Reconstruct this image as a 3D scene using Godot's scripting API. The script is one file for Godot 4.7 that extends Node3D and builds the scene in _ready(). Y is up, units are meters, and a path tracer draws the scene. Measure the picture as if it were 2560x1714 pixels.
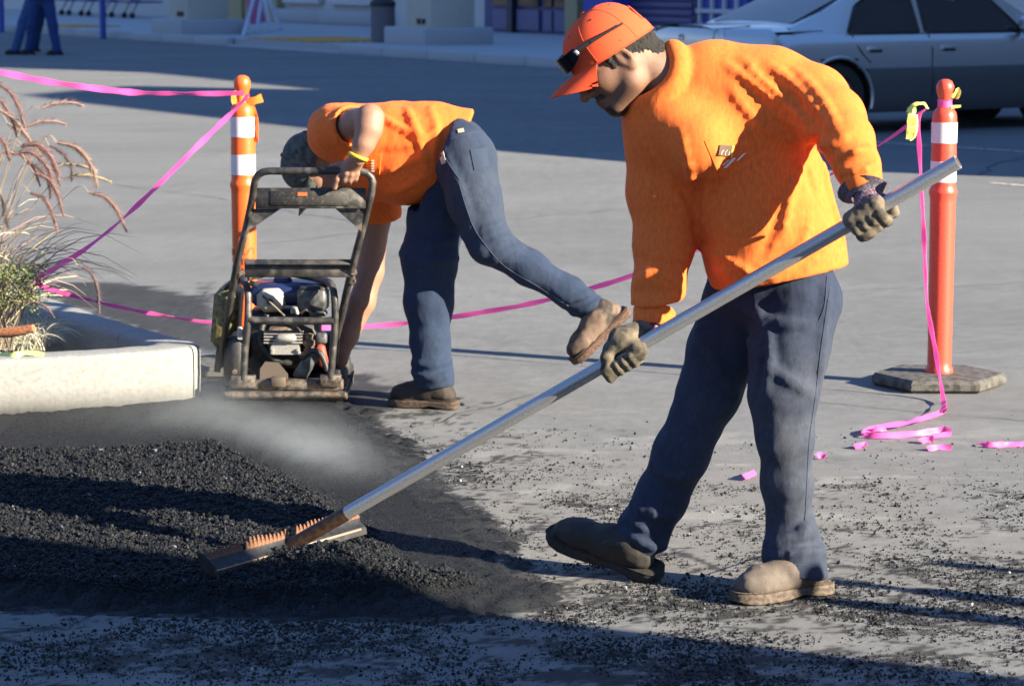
extends Node3D

# ---------------------------------------------------------------- mesh collector
class Shape:
	var v := PackedVector3Array()
	var n := PackedVector3Array()
	var c := PackedColorArray()
	var ix := PackedInt32Array()
	var col := Color.WHITE
	func put(p: Vector3, nn: Vector3) -> int:
		v.append(p)
		n.append(nn)
		c.append(col)
		return v.size() - 1
	func tri(a: int, b: int, d: int) -> void:
		var g := (v[d] - v[a]).cross(v[b] - v[a])
		if g.dot(n[a] + n[b] + n[d]) >= 0.0:
			ix.append_array([a, b, d])
		else:
			ix.append_array([a, d, b])
	func quad(a: int, b: int, d: int, e: int) -> void:
		tri(a, b, d)
		tri(a, d, e)
	func flat(pts: Array, out: Vector3) -> void:
		var nn: Vector3 = (pts[2] - pts[0]).cross(pts[1] - pts[0]).normalized()
		if nn.dot(out) < 0.0:
			nn = -nn
		var s := v.size()
		for p in pts:
			put(p, nn)
		for k in range(1, pts.size() - 1):
			tri(s, s + k, s + k + 1)
	# ring-by-ring surface, smooth
	func loft(rings: Array, closed := true, cap0 := false, cap1 := false) -> void:
		var s := v.size()
		var m: int = rings[0].size()
		var nr := rings.size()
		for r in rings:
			for p in r:
				put(p, Vector3.ZERO)
		var tris := PackedInt32Array()
		for i in nr - 1:
			for j in (m if closed else m - 1):
				var j2 := (j + 1) % m
				var a := s + i * m + j
				var b := s + i * m + j2
				var d := s + (i + 1) * m + j2
				var e := s + (i + 1) * m + j
				tris.append_array([a, b, d, a, d, e])
		for t in range(0, tris.size(), 3):
			var g := (v[tris[t + 2]] - v[tris[t]]).cross(v[tris[t + 1]] - v[tris[t]])
			for k in 3:
				n[tris[t + k]] += g
		for k in range(s, v.size()):
			n[k] = n[k].normalized() if n[k].length_squared() > 1e-20 else Vector3.UP
		# outward: compare with centre for closed lofts
		if closed:
			var sgn := 0.0
			for i in nr:
				var cen := Vector3.ZERO
				for p in rings[i]:
					cen += p
				cen /= m
				for j in m:
					sgn += n[s + i * m + j].dot(rings[i][j] - cen)
			if sgn < 0.0:
				for k in range(s, v.size()):
					n[k] = -n[k]
				for t in range(0, tris.size(), 3):
					var q := tris[t + 1]
					tris[t + 1] = tris[t + 2]
					tris[t + 2] = q
		ix.append_array(tris)
		if cap0 and closed:
			flat(rings[0], (rings[0][0] - rings[1][0]))
		if cap1 and closed:
			flat(rings[nr - 1], (rings[nr - 1][0] - rings[nr - 2][0]))
	func tube(path: Array, rad, sides := 10, caps := true, flatten := 1.0, flat_dir := Vector3.ZERO) -> void:
		var rings := []
		var u := Vector3.ZERO
		for i in path.size():
			var t: Vector3 = (path[mini(i + 1, path.size() - 1)] - path[maxi(i - 1, 0)]).normalized()
			if i == 0:
				u = t.cross(Vector3.UP if absf(t.y) < 0.9 else Vector3.RIGHT).normalized()
			else:
				u = (u - t * u.dot(t)).normalized()
			var w := t.cross(u)
			var r: float = rad[i] if rad is Array else rad
			var ring := []
			for k in sides:
				var a := TAU * k / sides
				var q := (u * cos(a) + w * sin(a)) * r
				if flatten != 1.0:
					q += flat_dir * q.dot(flat_dir) * (flatten - 1.0)
				ring.append(path[i] + q)
			rings.append(ring)
		loft(rings, true, caps, caps)
	func lathe(prof: Array, xf: Transform3D, segs := 24) -> void:
		# profile of (radius, height); sharp corners split
		var i := 0
		while i < prof.size() - 1:
			var j := i + 1
			while j < prof.size() - 1 and (prof[j] - prof[j - 1]).normalized().dot((prof[j + 1] - prof[j]).normalized()) > 0.75:
				j += 1
			var s := v.size()
			for k in range(i, j + 1):
				var t: Vector2 = (prof[mini(k + 1, j)] - prof[maxi(k - 1, i)]).normalized()
				for q in segs + 1:
					var a := TAU * q / segs
					var dir := Vector3(cos(a), 0, sin(a))
					put(xf * (dir * prof[k].x + Vector3(0, prof[k].y, 0)), (xf.basis * (dir * t.y - Vector3(0, t.x, 0))).normalized())
			for k in j - i:
				for q in segs:
					var b := s + k * (segs + 1) + q
					quad(b, b + 1, b + segs + 2, b + segs + 1)
			i = j
	func cbox(xf: Transform3D, size: Vector3, bev := 0.0) -> void:
		var hs := size / 2.0
		if bev <= 0.0:
			for ax in 3:
				for sg in [-1.0, 1.0]:
					var nn := Vector3.ZERO
					nn[ax] = sg
					var a := (ax + 1) % 3
					var b := (ax + 2) % 3
					var q := []
					for st in [[-1, -1], [1, -1], [1, 1], [-1, 1]]:
						var p := Vector3.ZERO
						p[ax] = sg * hs[ax]
						p[a] = st[0] * hs[a]
						p[b] = st[1] * hs[b]
						q.append(xf * p)
					flat(q, xf.basis * nn)
			return
		bev = minf(bev, minf(hs.x, minf(hs.y, hs.z)) * 0.95)
		var idx := {}
		for ax in 3:
			for s1 in [-1, 1]:
				for s2 in [-1, 1]:
					for s3 in [-1, 1]:
						var sg := Vector3(s1, s2, s3)
						var p := Vector3(sg.x * (hs.x - bev), sg.y * (hs.y - bev), sg.z * (hs.z - bev))
						p[ax] = sg[ax] * hs[ax]
						var nn := sg * 0.32
						nn[ax] = sg[ax]
						idx[[ax, s1, s2, s3]] = put(xf * p, (xf.basis * nn).normalized())
		for ax in 3:
			for sg in [-1, 1]:
				var q := []
				for st in [[-1, -1], [1, -1], [1, 1], [-1, 1]]:
					var k := [ax, 0, 0, 0]
					k[ax + 1] = sg
					k[(ax + 1) % 3 + 1] = st[0]
					k[(ax + 2) % 3 + 1] = st[1]
					q.append(idx[k])
				quad(q[0], q[1], q[2], q[3])
		for ax in 3:
			var a := (ax + 1) % 3
			var b := (ax + 2) % 3
			for sa in [-1, 1]:
				for sb in [-1, 1]:
					var q := []
					for st in [[a, -1], [a, 1], [b, 1], [b, -1]]:
						var k := [st[0], 0, 0, 0]
						k[a + 1] = sa
						k[b + 1] = sb
						k[ax + 1] = st[1]
						q.append(idx[k])
					quad(q[0], q[1], q[2], q[3])
		for s1 in [-1, 1]:
			for s2 in [-1, 1]:
				for s3 in [-1, 1]:
					tri(idx[[0, s1, s2, s3]], idx[[1, s1, s2, s3]], idx[[2, s1, s2, s3]])
	func bar(a: Vector3, b: Vector3, w: float, d: float, bev := 0.003, up := Vector3.UP) -> void:
		var y := (b - a).normalized()
		var x := y.cross(up).normalized()
		if x.length() < 0.5:
			x = y.cross(Vector3.RIGHT).normalized()
		var z := x.cross(y)
		cbox(Transform3D(Basis(x, y, z), (a + b) / 2.0), Vector3(w, a.distance_to(b), d), bev)
	func extrude(poly: Array, xf: Transform3D, depth: float) -> void:
		var pk := PackedVector2Array(poly)
		var t := Geometry2D.triangulate_polygon(pk)
		for sg in [-1.0, 1.0]:
			var s := v.size()
			for p in poly:
				put(xf * Vector3(p.x, p.y, sg * depth / 2.0), (xf.basis.z * sg).normalized())
			for k in range(0, t.size(), 3):
				tri(s + t[k], s + t[k + 1], s + t[k + 2])
		var cw := Geometry2D.is_polygon_clockwise(pk)
		for k in poly.size():
			var p: Vector2 = poly[k]
			var q: Vector2 = poly[(k + 1) % poly.size()]
			var o := Vector2(p.y - q.y, q.x - p.x) * (1.0 if cw else -1.0)
			flat([xf * Vector3(p.x, p.y, -depth / 2.0), xf * Vector3(q.x, q.y, -depth / 2.0), xf * Vector3(q.x, q.y, depth / 2.0), xf * Vector3(p.x, p.y, depth / 2.0)], xf.basis * Vector3(o.x, o.y, 0))
	# thick sheet from rows of points
	func sheet(rows: Array, thick: float, hint := Vector3.ZERO) -> void:
		var s := v.size()
		var m: int = rows[0].size()
		var nr := rows.size()
		var nn := []
		for i in nr:
			for j in m:
				var a: Vector3 = rows[mini(i + 1, nr - 1)][j] - rows[maxi(i - 1, 0)][j]
				var b: Vector3 = rows[i][mini(j + 1, m - 1)] - rows[i][maxi(j - 1, 0)]
				var g := a.cross(b).normalized()
				if hint != Vector3.ZERO and g.dot(hint) < 0.0:
					g = -g
				nn.append(g)
		for side in ([1.0, -1.0] if thick > 0.0 else [1.0]):
			for i in nr:
				for j in m:
					put(rows[i][j] + nn[i * m + j] * thick * 0.5 * side, nn[i * m + j] * side)
			var o := s if side > 0 else s + nr * m
			for i in nr - 1:
				for j in m - 1:
					quad(o + i * m + j, o + i * m + j + 1, o + (i + 1) * m + j + 1, o + (i + 1) * m + j)
		if thick <= 0.0:
			return
		var rim := []
		for j in m:
			rim.append(j)
		for i in range(1, nr):
			rim.append(i * m + m - 1)
		for j in range(m - 2, -1, -1):
			rim.append((nr - 1) * m + j)
		for i in range(nr - 2, 0, -1):
			rim.append(i * m)
		var cen := Vector3.ZERO
		for k in rim:
			cen += v[s + k]
		cen /= rim.size()
		for k in rim.size():
			var a: int = rim[k]
			var b: int = rim[(k + 1) % rim.size()]
			var off := nr * m
			flat([v[s + a], v[s + b], v[s + off + b], v[s + off + a]], (v[s + a] + v[s + b]) / 2.0 - cen)
	func mesh(colored := false) -> ArrayMesh:
		var ar := []
		ar.resize(Mesh.ARRAY_MAX)
		ar[Mesh.ARRAY_VERTEX] = v
		ar[Mesh.ARRAY_NORMAL] = n
		if colored:
			ar[Mesh.ARRAY_COLOR] = c
		ar[Mesh.ARRAY_INDEX] = ix
		var m := ArrayMesh.new()
		m.add_surface_from_arrays(Mesh.PRIMITIVE_TRIANGLES, ar)
		return m

# colours and amounts that vary over a surface
class Paint:
	func color(_p: Vector3, _n: Vector3) -> Color:
		return Color.WHITE
	func amount(_p: Vector3) -> float:
		return 1.0

# ---------------------------------------------------------------- distance field -> smooth surface
class Field:
	var lo: Vector3
	var h: float
	var nx: int
	var ny: int
	var nz: int
	var f := PackedFloat32Array()
	func _init(a: Vector3, b: Vector3, cell: float) -> void:
		lo = a
		h = cell
		nx = int(ceil((b.x - a.x) / cell)) + 1
		ny = int(ceil((b.y - a.y) / cell)) + 1
		nz = int(ceil((b.z - a.z) / cell)) + 1
		f.resize(nx * ny * nz)
		f.fill(1.0)
	# tapered capsule; mode 0 add, 1 cut; wq: thin by factor q along w
	func cone(a: Vector3, b: Vector3, ra: float, rb: float, k := 0.015, mode := 0, w := Vector3.ZERO, q := 1.0) -> void:
		var rr := maxf(ra, rb) / minf(1.0, q) + k + 2.0 * h
		var p0 := (a.min(b) - Vector3.ONE * rr - lo) / h
		var p1 := (a.max(b) + Vector3.ONE * rr - lo) / h
		var x0 := clampi(int(p0.x), 0, nx)
		var x1 := clampi(int(p1.x) + 1, 0, nx)
		var y0 := clampi(int(p0.y), 0, ny)
		var y1 := clampi(int(p1.y) + 1, 0, ny)
		var z0 := clampi(int(p0.z), 0, nz)
		var z1 := clampi(int(p1.z) + 1, 0, nz)
		var ba := b - a
		var warp := q != 1.0
		if warp:
			ba += w * (w.dot(ba) * (q - 1.0))
		var bb := maxf(ba.length_squared(), 1e-9)
		var dr := rb - ra
		var ik := 0.25 / k
		for z in range(z0, z1):
			for y in range(y0, y1):
				var i := (z * ny + y) * nx + x0
				var p := lo + Vector3(x0, y, z) * h - a
				for x in range(x0, x1):
					var pp := p
					if warp:
						pp += w * (w.dot(pp) * (q - 1.0))
					var t := clampf(pp.dot(ba) / bb, 0.0, 1.0)
					var d := (pp - ba * t).length() - ra - dr * t
					var e := f[i]
					if mode == 0:
						var m := k - absf(d - e)
						if m > 0.0:
							f[i] = minf(d, e) - m * m * ik
						elif d < e:
							f[i] = d
					else:
						d = -d
						var m := k - absf(d - e)
						if m > 0.0:
							f[i] = maxf(d, e) + m * m * ik
						elif d > e:
							f[i] = d
					p.x += h
					i += 1
	func chain(pts: Array, rad: Array, k := 0.012, mode := 0, w := Vector3.ZERO, q := 1.0) -> void:
		for i in pts.size() - 1:
			cone(pts[i], pts[i + 1], rad[i], rad[i + 1], k, mode, w, q)
	# ellipsoid with axes given by basis (columns scaled by radii)
	func egg(cen: Vector3, b: Basis, r: Vector3, k := 0.015, mode := 0) -> void:
		var inv := b.inverse()
		var big := maxf(r.x, maxf(r.y, r.z))
		var mn := minf(r.x, minf(r.y, r.z))
		var rr := big + k + 2.0 * h
		var p0 := (cen - Vector3.ONE * rr - lo) / h
		var p1 := (cen + Vector3.ONE * rr - lo) / h
		var ir := Vector3(1.0 / r.x, 1.0 / r.y, 1.0 / r.z)
		var ik := 0.25 / k
		for z in range(clampi(int(p0.z), 0, nz), clampi(int(p1.z) + 1, 0, nz)):
			for y in range(clampi(int(p0.y), 0, ny), clampi(int(p1.y) + 1, 0, ny)):
				for x in range(clampi(int(p0.x), 0, nx), clampi(int(p1.x) + 1, 0, nx)):
					var s := (inv * (lo + Vector3(x, y, z) * h - cen)) * ir
					var l := s.length()
					if l > 3.0:
						continue
					var g := (s * ir).length()
					var d := l * (l - 1.0) / g if g > 1e-6 else -mn
					var i := (z * ny + y) * nx + x
					var e := f[i]
					if mode == 0:
						var m := k - absf(d - e)
						if m > 0.0:
							f[i] = minf(d, e) - m * m * ik
						elif d < e:
							f[i] = d
					else:
						d = -d
						var m := k - absf(d - e)
						if m > 0.0:
							f[i] = maxf(d, e) + m * m * ik
						elif d > e:
							f[i] = d
	# cut away everything on the side the normal points to
	func plane(p0: Vector3, nn: Vector3, k := 0.006, reach := 99.0) -> void:
		for z in nz:
			for y in ny:
				var i := (z * ny + y) * nx
				for x in nx:
					var e := f[i]
					if e < 0.1:
						var p := lo + Vector3(x, y, z) * h
						if p.distance_squared_to(p0) < reach * reach:
							var d := (p - p0).dot(nn)
							var m := k - absf(d - e)
							f[i] = maxf(d, e) + (m * m * 0.25 / k if m > 0.0 else 0.0)
					i += 1
	func ripple(noise: FastNoiseLite, amp: float, t := Basis.IDENTITY, only: Paint = null) -> void:
		var far := 4.0 * h
		for z in nz:
			for y in ny:
				var i := (z * ny + y) * nx
				for x in nx:
					if absf(f[i]) < far:
						var p := lo + Vector3(x, y, z) * h
						var am := amp
						if only:
							am *= only.amount(p)
						if am != 0.0:
							f[i] += am * noise.get_noise_3dv(t * p)
					i += 1
	func at(p: Vector3) -> float:
		var g := (p - lo) / h
		var x := clampi(int(g.x), 0, nx - 2)
		var y := clampi(int(g.y), 0, ny - 2)
		var z := clampi(int(g.z), 0, nz - 2)
		var fx := g.x - x
		var fy := g.y - y
		var fz := g.z - z
		var i := (z * ny + y) * nx + x
		var s := nx * ny
		var a := lerpf(lerpf(f[i], f[i + 1], fx), lerpf(f[i + nx], f[i + nx + 1], fx), fy)
		var b := lerpf(lerpf(f[i + s], f[i + s + 1], fx), lerpf(f[i + s + nx], f[i + s + nx + 1], fx), fy)
		return lerpf(a, b, fz)
	# first surface point from o along dir
	func hit(o: Vector3, dir: Vector3, reach := 0.6) -> Vector3:
		var t := 0.0
		var st := h * 0.6
		while t < reach:
			if at(o + dir * t) < 0.0:
				var a := t - st
				var b := t
				for k in 8:
					var m := (a + b) / 2.0
					if at(o + dir * m) < 0.0:
						b = m
					else:
						a = m
				return o + dir * a
			t += st
		return o + dir * reach
	func into(s: Shape, paint: Paint = null) -> void:
		var cell := PackedInt32Array()
		cell.resize(nx * ny * nz)
		cell.fill(-1)
		var live := PackedInt32Array()
		var sl := nx * ny
		var off := [0, 1, nx, nx + 1, sl, sl + 1, sl + nx, sl + nx + 1]
		var eds := [[0, 1], [2, 3], [4, 5], [6, 7], [0, 2], [1, 3], [4, 6], [5, 7], [0, 4], [1, 5], [2, 6], [3, 7]]
		var cor := []
		for k in 8:
			cor.append(Vector3(k & 1, (k >> 1) & 1, (k >> 2) & 1))
		var far := 6.0 * h
		var base := s.v.size()
		var val := PackedFloat32Array()
		val.resize(8)
		for z in nz - 1:
			for y in ny - 1:
				var i := (z * ny + y) * nx
				for x in nx - 1:
					var v0 := f[i]
					if v0 < far and v0 > -far:
						var mask := 0
						for k in 8:
							var q := f[i + off[k]]
							val[k] = q
							if q < 0.0:
								mask |= 1 << k
						if mask != 0 and mask != 255:
							var sum := Vector3.ZERO
							var cnt := 0
							for e in eds:
								var a := val[e[0]]
								var b := val[e[1]]
								if (a < 0.0) != (b < 0.0):
									sum += cor[e[0]].lerp(cor[e[1]], a / (a - b))
									cnt += 1
							cell[i] = s.put(lo + (Vector3(x, y, z) + sum / cnt) * h, Vector3.ZERO)
							live.append(i)
					i += 1
		var st := [1, nx, sl]
		for i in live:
			for ax in 3:
				var a := f[i]
				var b := f[i + st[ax]]
				if (a < 0.0) == (b < 0.0):
					continue
				var u: int = st[(ax + 1) % 3]
				var w: int = st[(ax + 2) % 3]
				if i - u - w < 0:
					continue
				var q0 := cell[i]
				var q1 := cell[i - u]
				var q2 := cell[i - u - w]
				var q3 := cell[i - w]
				if q1 < 0 or q2 < 0 or q3 < 0:
					continue
				if a < 0.0:
					s.ix.append_array([q0, q2, q1, q0, q3, q2])
				else:
					s.ix.append_array([q0, q1, q2, q0, q2, q3])
		# (vertices of this field only)
		var from := 0
		for t in range(0, s.ix.size(), 3):
			if s.ix[t] >= base:
				from = t
				break
		for t in range(from, s.ix.size(), 3):
			var g := (s.v[s.ix[t + 2]] - s.v[s.ix[t]]).cross(s.v[s.ix[t + 1]] - s.v[s.ix[t]])
			for k in 3:
				s.n[s.ix[t + k]] += g
		for k in range(base, s.v.size()):
			s.n[k] = s.n[k].normalized() if s.n[k].length_squared() > 1e-20 else Vector3.UP
			if paint:
				s.c[k] = paint.color(s.v[k], s.n[k])

# ---------------------------------------------------------------- scene helpers
var M := {}
var names := {}
var rng := RandomNumberGenerator.new()

func numbered(called: String) -> String:
	names[called] = names.get(called, -1) + 1
	return called if names[called] == 0 else "%s_%03d" % [called, names[called]]

func tag(o: Node, label: String, category: String, group := "", kind := "") -> void:
	if label:
		o.set_meta("label", label)
	if category:
		o.set_meta("category", category)
	if group:
		o.set_meta("group", group)
	if kind:
		o.set_meta("kind", kind)

func thing(called: String, label: String, category: String, at := Vector3.ZERO, group := "") -> Node3D:
	var o := Node3D.new()
	o.name = numbered(called)
	add_child(o)
	o.position = at
	tag(o, label, category, group)
	return o

func obj(called: String, s: Shape, m: Material, parent: Node = null, colored := false) -> MeshInstance3D:
	var o := MeshInstance3D.new()
	var me := s.mesh(colored)
	me.surface_set_material(0, m)
	o.mesh = me
	if parent == null:
		o.name = numbered(called)
		add_child(o)
	else:
		o.name = called
		parent.add_child(o, true)
		var p: Node = parent
		var off := Vector3.ZERO
		while p != self:
			off += p.position
			p = p.get_parent()
		o.position = -off   # parts are modelled in world coordinates
	return o

func noise(freq: float, sd: int, oct := 3, type := FastNoiseLite.TYPE_SIMPLEX_SMOOTH) -> FastNoiseLite:
	var q := FastNoiseLite.new()
	q.seed = sd
	q.frequency = freq
	q.noise_type = type
	q.fractal_octaves = oct
	q.fractal_type = FastNoiseLite.FRACTAL_FBM if oct > 1 else FastNoiseLite.FRACTAL_NONE
	return q

func ntex(q: FastNoiseLite, stops: Array = [], size := 512, as_normal := false, strength := 6.0) -> NoiseTexture2D:
	var t := NoiseTexture2D.new()
	t.width = size
	t.height = size
	t.seamless = true
	t.noise = q
	if as_normal:
		t.as_normal_map = true
		t.bump_strength = strength
	elif stops.size():
		var g := Gradient.new()
		var off := PackedFloat32Array()
		var cs := PackedColorArray()
		for s in stops:
			off.append(s[0])
			cs.append(s[1])
		g.offsets = off
		g.colors = cs
		t.color_ramp = g
	return t

func lin(r: float, g: float, b: float) -> Color:
	return Color(r, g, b).linear_to_srgb()

func mat(c: Color, rough := 0.8, metal := 0.0) -> StandardMaterial3D:
	var m := StandardMaterial3D.new()
	m.albedo_color = c
	m.roughness = rough
	m.metallic = metal
	return m

func tri_tex(m: StandardMaterial3D, albedo: Texture2D, scale: float, bump: Texture2D = null, cm := 0.1) -> StandardMaterial3D:
	m.uv1_triplanar = true
	m.uv1_world_triplanar = false
	m.uv1_scale = Vector3.ONE * scale
	if albedo:
		m.albedo_texture = albedo
	if bump:
		m.heightmap_enabled = true
		m.heightmap_texture = bump
		m.heightmap_scale = cm
	return m

func _ready() -> void:
	rng.seed = 4711
	# ---- camera
	var cam := Camera3D.new()
	cam.name = "camera"
	cam.position = Vector3(0, 1.51, 0)
	cam.rotation_degrees = Vector3(-7.897, 0, 0)
	cam.fov = 14.16
	cam.near = 0.1
	cam.far = 900.0
	var lens := CameraAttributesPhysical.new()
	lens.frustum_focal_length = 95.0
	lens.frustum_focus_distance = 7.2
	lens.exposure_aperture = 9.0
	cam.attributes = lens
	cam.fov = 14.16
	add_child(cam)
	cam.make_current()
	# ---- sky and exposure
	var env := Environment.new()
	var sky := Sky.new()
	var sm := ProceduralSkyMaterial.new()
	sm.sky_top_color = lin(0.033, 0.076, 0.182)
	sm.sky_horizon_color = lin(0.165, 0.215, 0.285)
	sm.sky_curve = 0.16
	sm.ground_bottom_color = lin(0.06, 0.06, 0.06)
	sm.ground_horizon_color = lin(0.16, 0.19, 0.24)
	sm.sun_angle_max = 12.0
	sm.sun_curve = 0.1
	sky.sky_material = sm
	env.background_mode = Environment.BG_SKY
	env.sky = sky
	env.background_energy_multiplier = 1.0
	env.tonemap_mode = Environment.TONE_MAPPER_LINEAR
	env.tonemap_exposure = 4.5
	env.sdfgi_enabled = true
	env.ssao_enabled = true
	env.ssil_enabled = true
	env.volumetric_fog_enabled = true
	env.volumetric_fog_density = 0.0
	var we := WorldEnvironment.new()
	we.name = "environment"
	we.environment = env
	add_child(we)
	# ---- sun: low, from the right and a little behind the camera
	var sun := DirectionalLight3D.new()
	sun.name = "sun"
	sun.light_energy = 1.5
	sun.light_color = Color(1.0, 0.95, 0.85)
	sun.light_angular_distance = 0.53
	sun.shadow_enabled = true
	add_child(sun)
	sun.look_at_from_position(Vector3.ZERO, -SUN, Vector3.UP)
	# ---- the place
	materials()
	build_ground()
	build_fresh_asphalt()
	build_planter()
	build_store()
	build_shade_casters()
	build_car()
	# ---- the things
	build_delineators()
	build_tapes()
	build_compactor()
	build_rake()
	build_raker()
	build_operator()
	build_bystanders()
	build_plants()
	build_crumbs()
	build_steam()

const SUN := Vector3(0.8290, 0.3665, 0.4224)   # towards the sun: 21.5 degrees up, 27 degrees towards the camera from the right

func materials() -> void:
	var fine := noise(0.09, 3, 3)
	var grain := noise(0.15, 11, 3)
	M.t_grain = ntex(grain, [[0.0, Color(0.40, 0.40, 0.40)], [0.36, Color(0.70, 0.70, 0.70)], [0.5, Color(0.86, 0.86, 0.855)], [0.64, Color(1, 1, 1)], [1.0, Color(1, 1, 1)]], 1024)
	M.b_grain = ntex(grain, [], 512)
	M.b_fine = ntex(noise(0.30, 12, 2), [], 1024)
	M.t_soft = ntex(fine, [[0.0, Color(0.80, 0.80, 0.80)], [1.0, Color(1, 1, 1)]], 512)
	var weave := noise(0.30, 5, 2)
	M.b_weave = ntex(weave, [], 512)
	var crease := noise(0.0050, 6, 2)
	crease.fractal_type = FastNoiseLite.FRACTAL_RIDGED
	crease.domain_warp_enabled = true
	crease.domain_warp_amplitude = 45.0
	crease.domain_warp_frequency = 0.006
	M.b_crease = ntex(crease, [], 1024)
	var dirt := noise(0.022, 21, 5)
	M.t_dirt = ntex(dirt, [[0.0, Color(0.50, 0.45, 0.42)], [0.42, Color(0.72, 0.70, 0.68)], [0.6, Color(0.95, 0.94, 0.93)], [1.0, Color(1, 1, 1)]], 512)
	M.t_rust = ntex(dirt, [[0.0, Color(0.13, 0.11, 0.10)], [0.36, Color(0.27, 0.24, 0.215)], [0.5, Color(0.38, 0.35, 0.32)], [0.62, Color(0.46, 0.44, 0.41)], [0.78, Color(0.42, 0.31, 0.22)], [1.0, Color(0.40, 0.24, 0.13)]], 512)
	M.t_paint = ntex(noise(0.012, 31, 5), [[0.0, Color(0.42, 0.38, 0.35)], [0.36, Color(0.24, 0.23, 0.225)], [0.52, Color(0.17, 0.17, 0.175)], [0.66, Color(0.26, 0.255, 0.25)], [0.82, Color(0.44, 0.42, 0.40)], [1.0, Color(0.50, 0.40, 0.32)]], 512)
	M.t_conc = ntex(noise(0.05, 23, 5), [[0.0, Color(0.78, 0.77, 0.75)], [0.3, Color(0.90, 0.90, 0.89)], [0.55, Color(0.97, 0.97, 0.965)], [1.0, Color(1, 1, 1)]], 1024)
	# ground
	var g := mat(Color.WHITE, 0.86)
	g.vertex_color_use_as_albedo = true
	g.metallic_specular = 0.35
	tri_tex(g, M.t_grain, 1.9, M.b_fine, 0.20)
	g.uv1_world_triplanar = true
	M.ground = g
	var a := mat(Color.WHITE, 0.62)
	a.vertex_color_use_as_albedo = true
	a.metallic_specular = 0.3
	tri_tex(a, M.t_grain, 2.3, M.b_fine, 0.5)
	M.fresh = a
	var st := mat(Color.WHITE, 0.58)
	st.vertex_color_use_as_albedo = true
	st.metallic_specular = 0.28
	M.stone = st
	M.concrete = tri_tex(mat(lin(0.235, 0.235, 0.232), 0.9), M.t_conc, 0.9, M.b_fine, 0.12)
	M.pale = tri_tex(mat(lin(0.42, 0.44, 0.46), 0.9), M.t_soft, 0.7)
	# cloth
	M.orange = tri_tex(mat(lin(0.90, 0.168, 0.021), 0.92), M.t_soft, 2.3, M.b_crease, 0.16)
	M.orange.uv1_scale = Vector3(2.2, 0.9, 2.2)
	M.orange.rim_enabled = true
	M.orange.rim = 0.25
	M.orange.rim_tint = 0.7
	M.cap_orange = tri_tex(mat(lin(0.80, 0.085, 0.022), 0.9), M.t_soft, 6.0, M.b_weave, 0.04)
	M.navy = tri_tex(mat(Color.WHITE, 0.94), M.t_soft, 2.6, M.b_crease, 0.16)
	M.navy.uv1_scale = Vector3(2.8, 1.3, 2.8)
	M.navy.vertex_color_use_as_albedo = true
	M.skin = mat(Color.WHITE, 0.55)
	M.skin.vertex_color_use_as_albedo = true
	tri_tex(M.skin, M.t_soft, 14.0, M.b_fine, 0.05)
	M.skin.subsurf_scatter_enabled = true
	M.skin.subsurf_scatter_strength = 0.08
	M.paintcloth = tri_tex(mat(Color.WHITE, 0.95), M.t_soft, 7.0, M.b_weave, 0.10)
	M.paintcloth.vertex_color_use_as_albedo = true
	M.leather = tri_tex(mat(Color.WHITE, 0.75), M.t_soft, 5.0, M.b_grain, 0.18)
	M.leather.vertex_color_use_as_albedo = true
	M.black = mat(lin(0.012, 0.012, 0.013), 0.35)
	M.lens = mat(lin(0.008, 0.008, 0.01), 0.06)
	# plastics and metals
	M.post = tri_tex(mat(lin(0.72, 0.078, 0.042), 0.42), M.t_soft, 2.0)
	M.post_fresh = tri_tex(mat(lin(0.85, 0.135, 0.02), 0.42), M.t_soft, 2.0)
	M.reflector = tri_tex(mat(lin(0.74, 0.75, 0.78), 0.35), M.t_soft, 3.0)
	M.rubber = tri_tex(mat(lin(0.10, 0.098, 0.092), 0.85), M.t_dirt, 2.0, M.b_grain, 0.2)
	M.pink = mat(lin(0.94, 0.16, 0.50), 0.5)
	M.pink.backlight_enabled = true
	M.pink.backlight = Color(1.0, 0.62, 0.85)
	M.steel = tri_tex(mat(lin(0.46, 0.47, 0.49), 0.38, 0.55), M.t_soft, 3.0, M.b_grain, 0.02)
	M.machine = tri_tex(mat(Color(1, 1, 1), 0.42, 0.35), M.t_paint, 1.7, M.b_grain, 0.05)
	M.rusty = tri_tex(mat(Color(0.95, 0.95, 0.95), 0.5, 0.35), M.t_rust, 2.2, M.b_fine, 0.10)
	M.cast = tri_tex(mat(lin(0.42, 0.37, 0.31), 0.6, 0.2), M.t_dirt, 5.0, M.b_grain, 0.08)
	M.sole_lug = mat(lin(0.05, 0.03, 0.02), 0.8)
	M.dark = mat(lin(0.02, 0.02, 0.022), 0.6)

# ---------------------------------------------------------------- ground
var fresh_poly := PackedVector2Array()
var loose_poly := PackedVector2Array()
const FX := -2.3
const FZ := 5.75
const FS := 0.015
const FNX := 200
const FNZ := 270
var fh := PackedFloat32Array()
var floose := PackedFloat32Array()

func inside(poly: PackedVector2Array, p: Vector2) -> float:
	var best := 1e9
	for i in poly.size():
		var q := Geometry2D.get_closest_point_to_segment(p, poly[i], poly[(i + 1) % poly.size()])
		best = minf(best, q.distance_squared_to(p))
	best = sqrt(best)
	return best if Geometry2D.is_point_in_polygon(p, poly) else -best

func flat2(a: Array) -> PackedVector2Array:
	var o := PackedVector2Array()
	for p in a:
		o.append(Vector2(p.x, -p.z))
	return o

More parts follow.
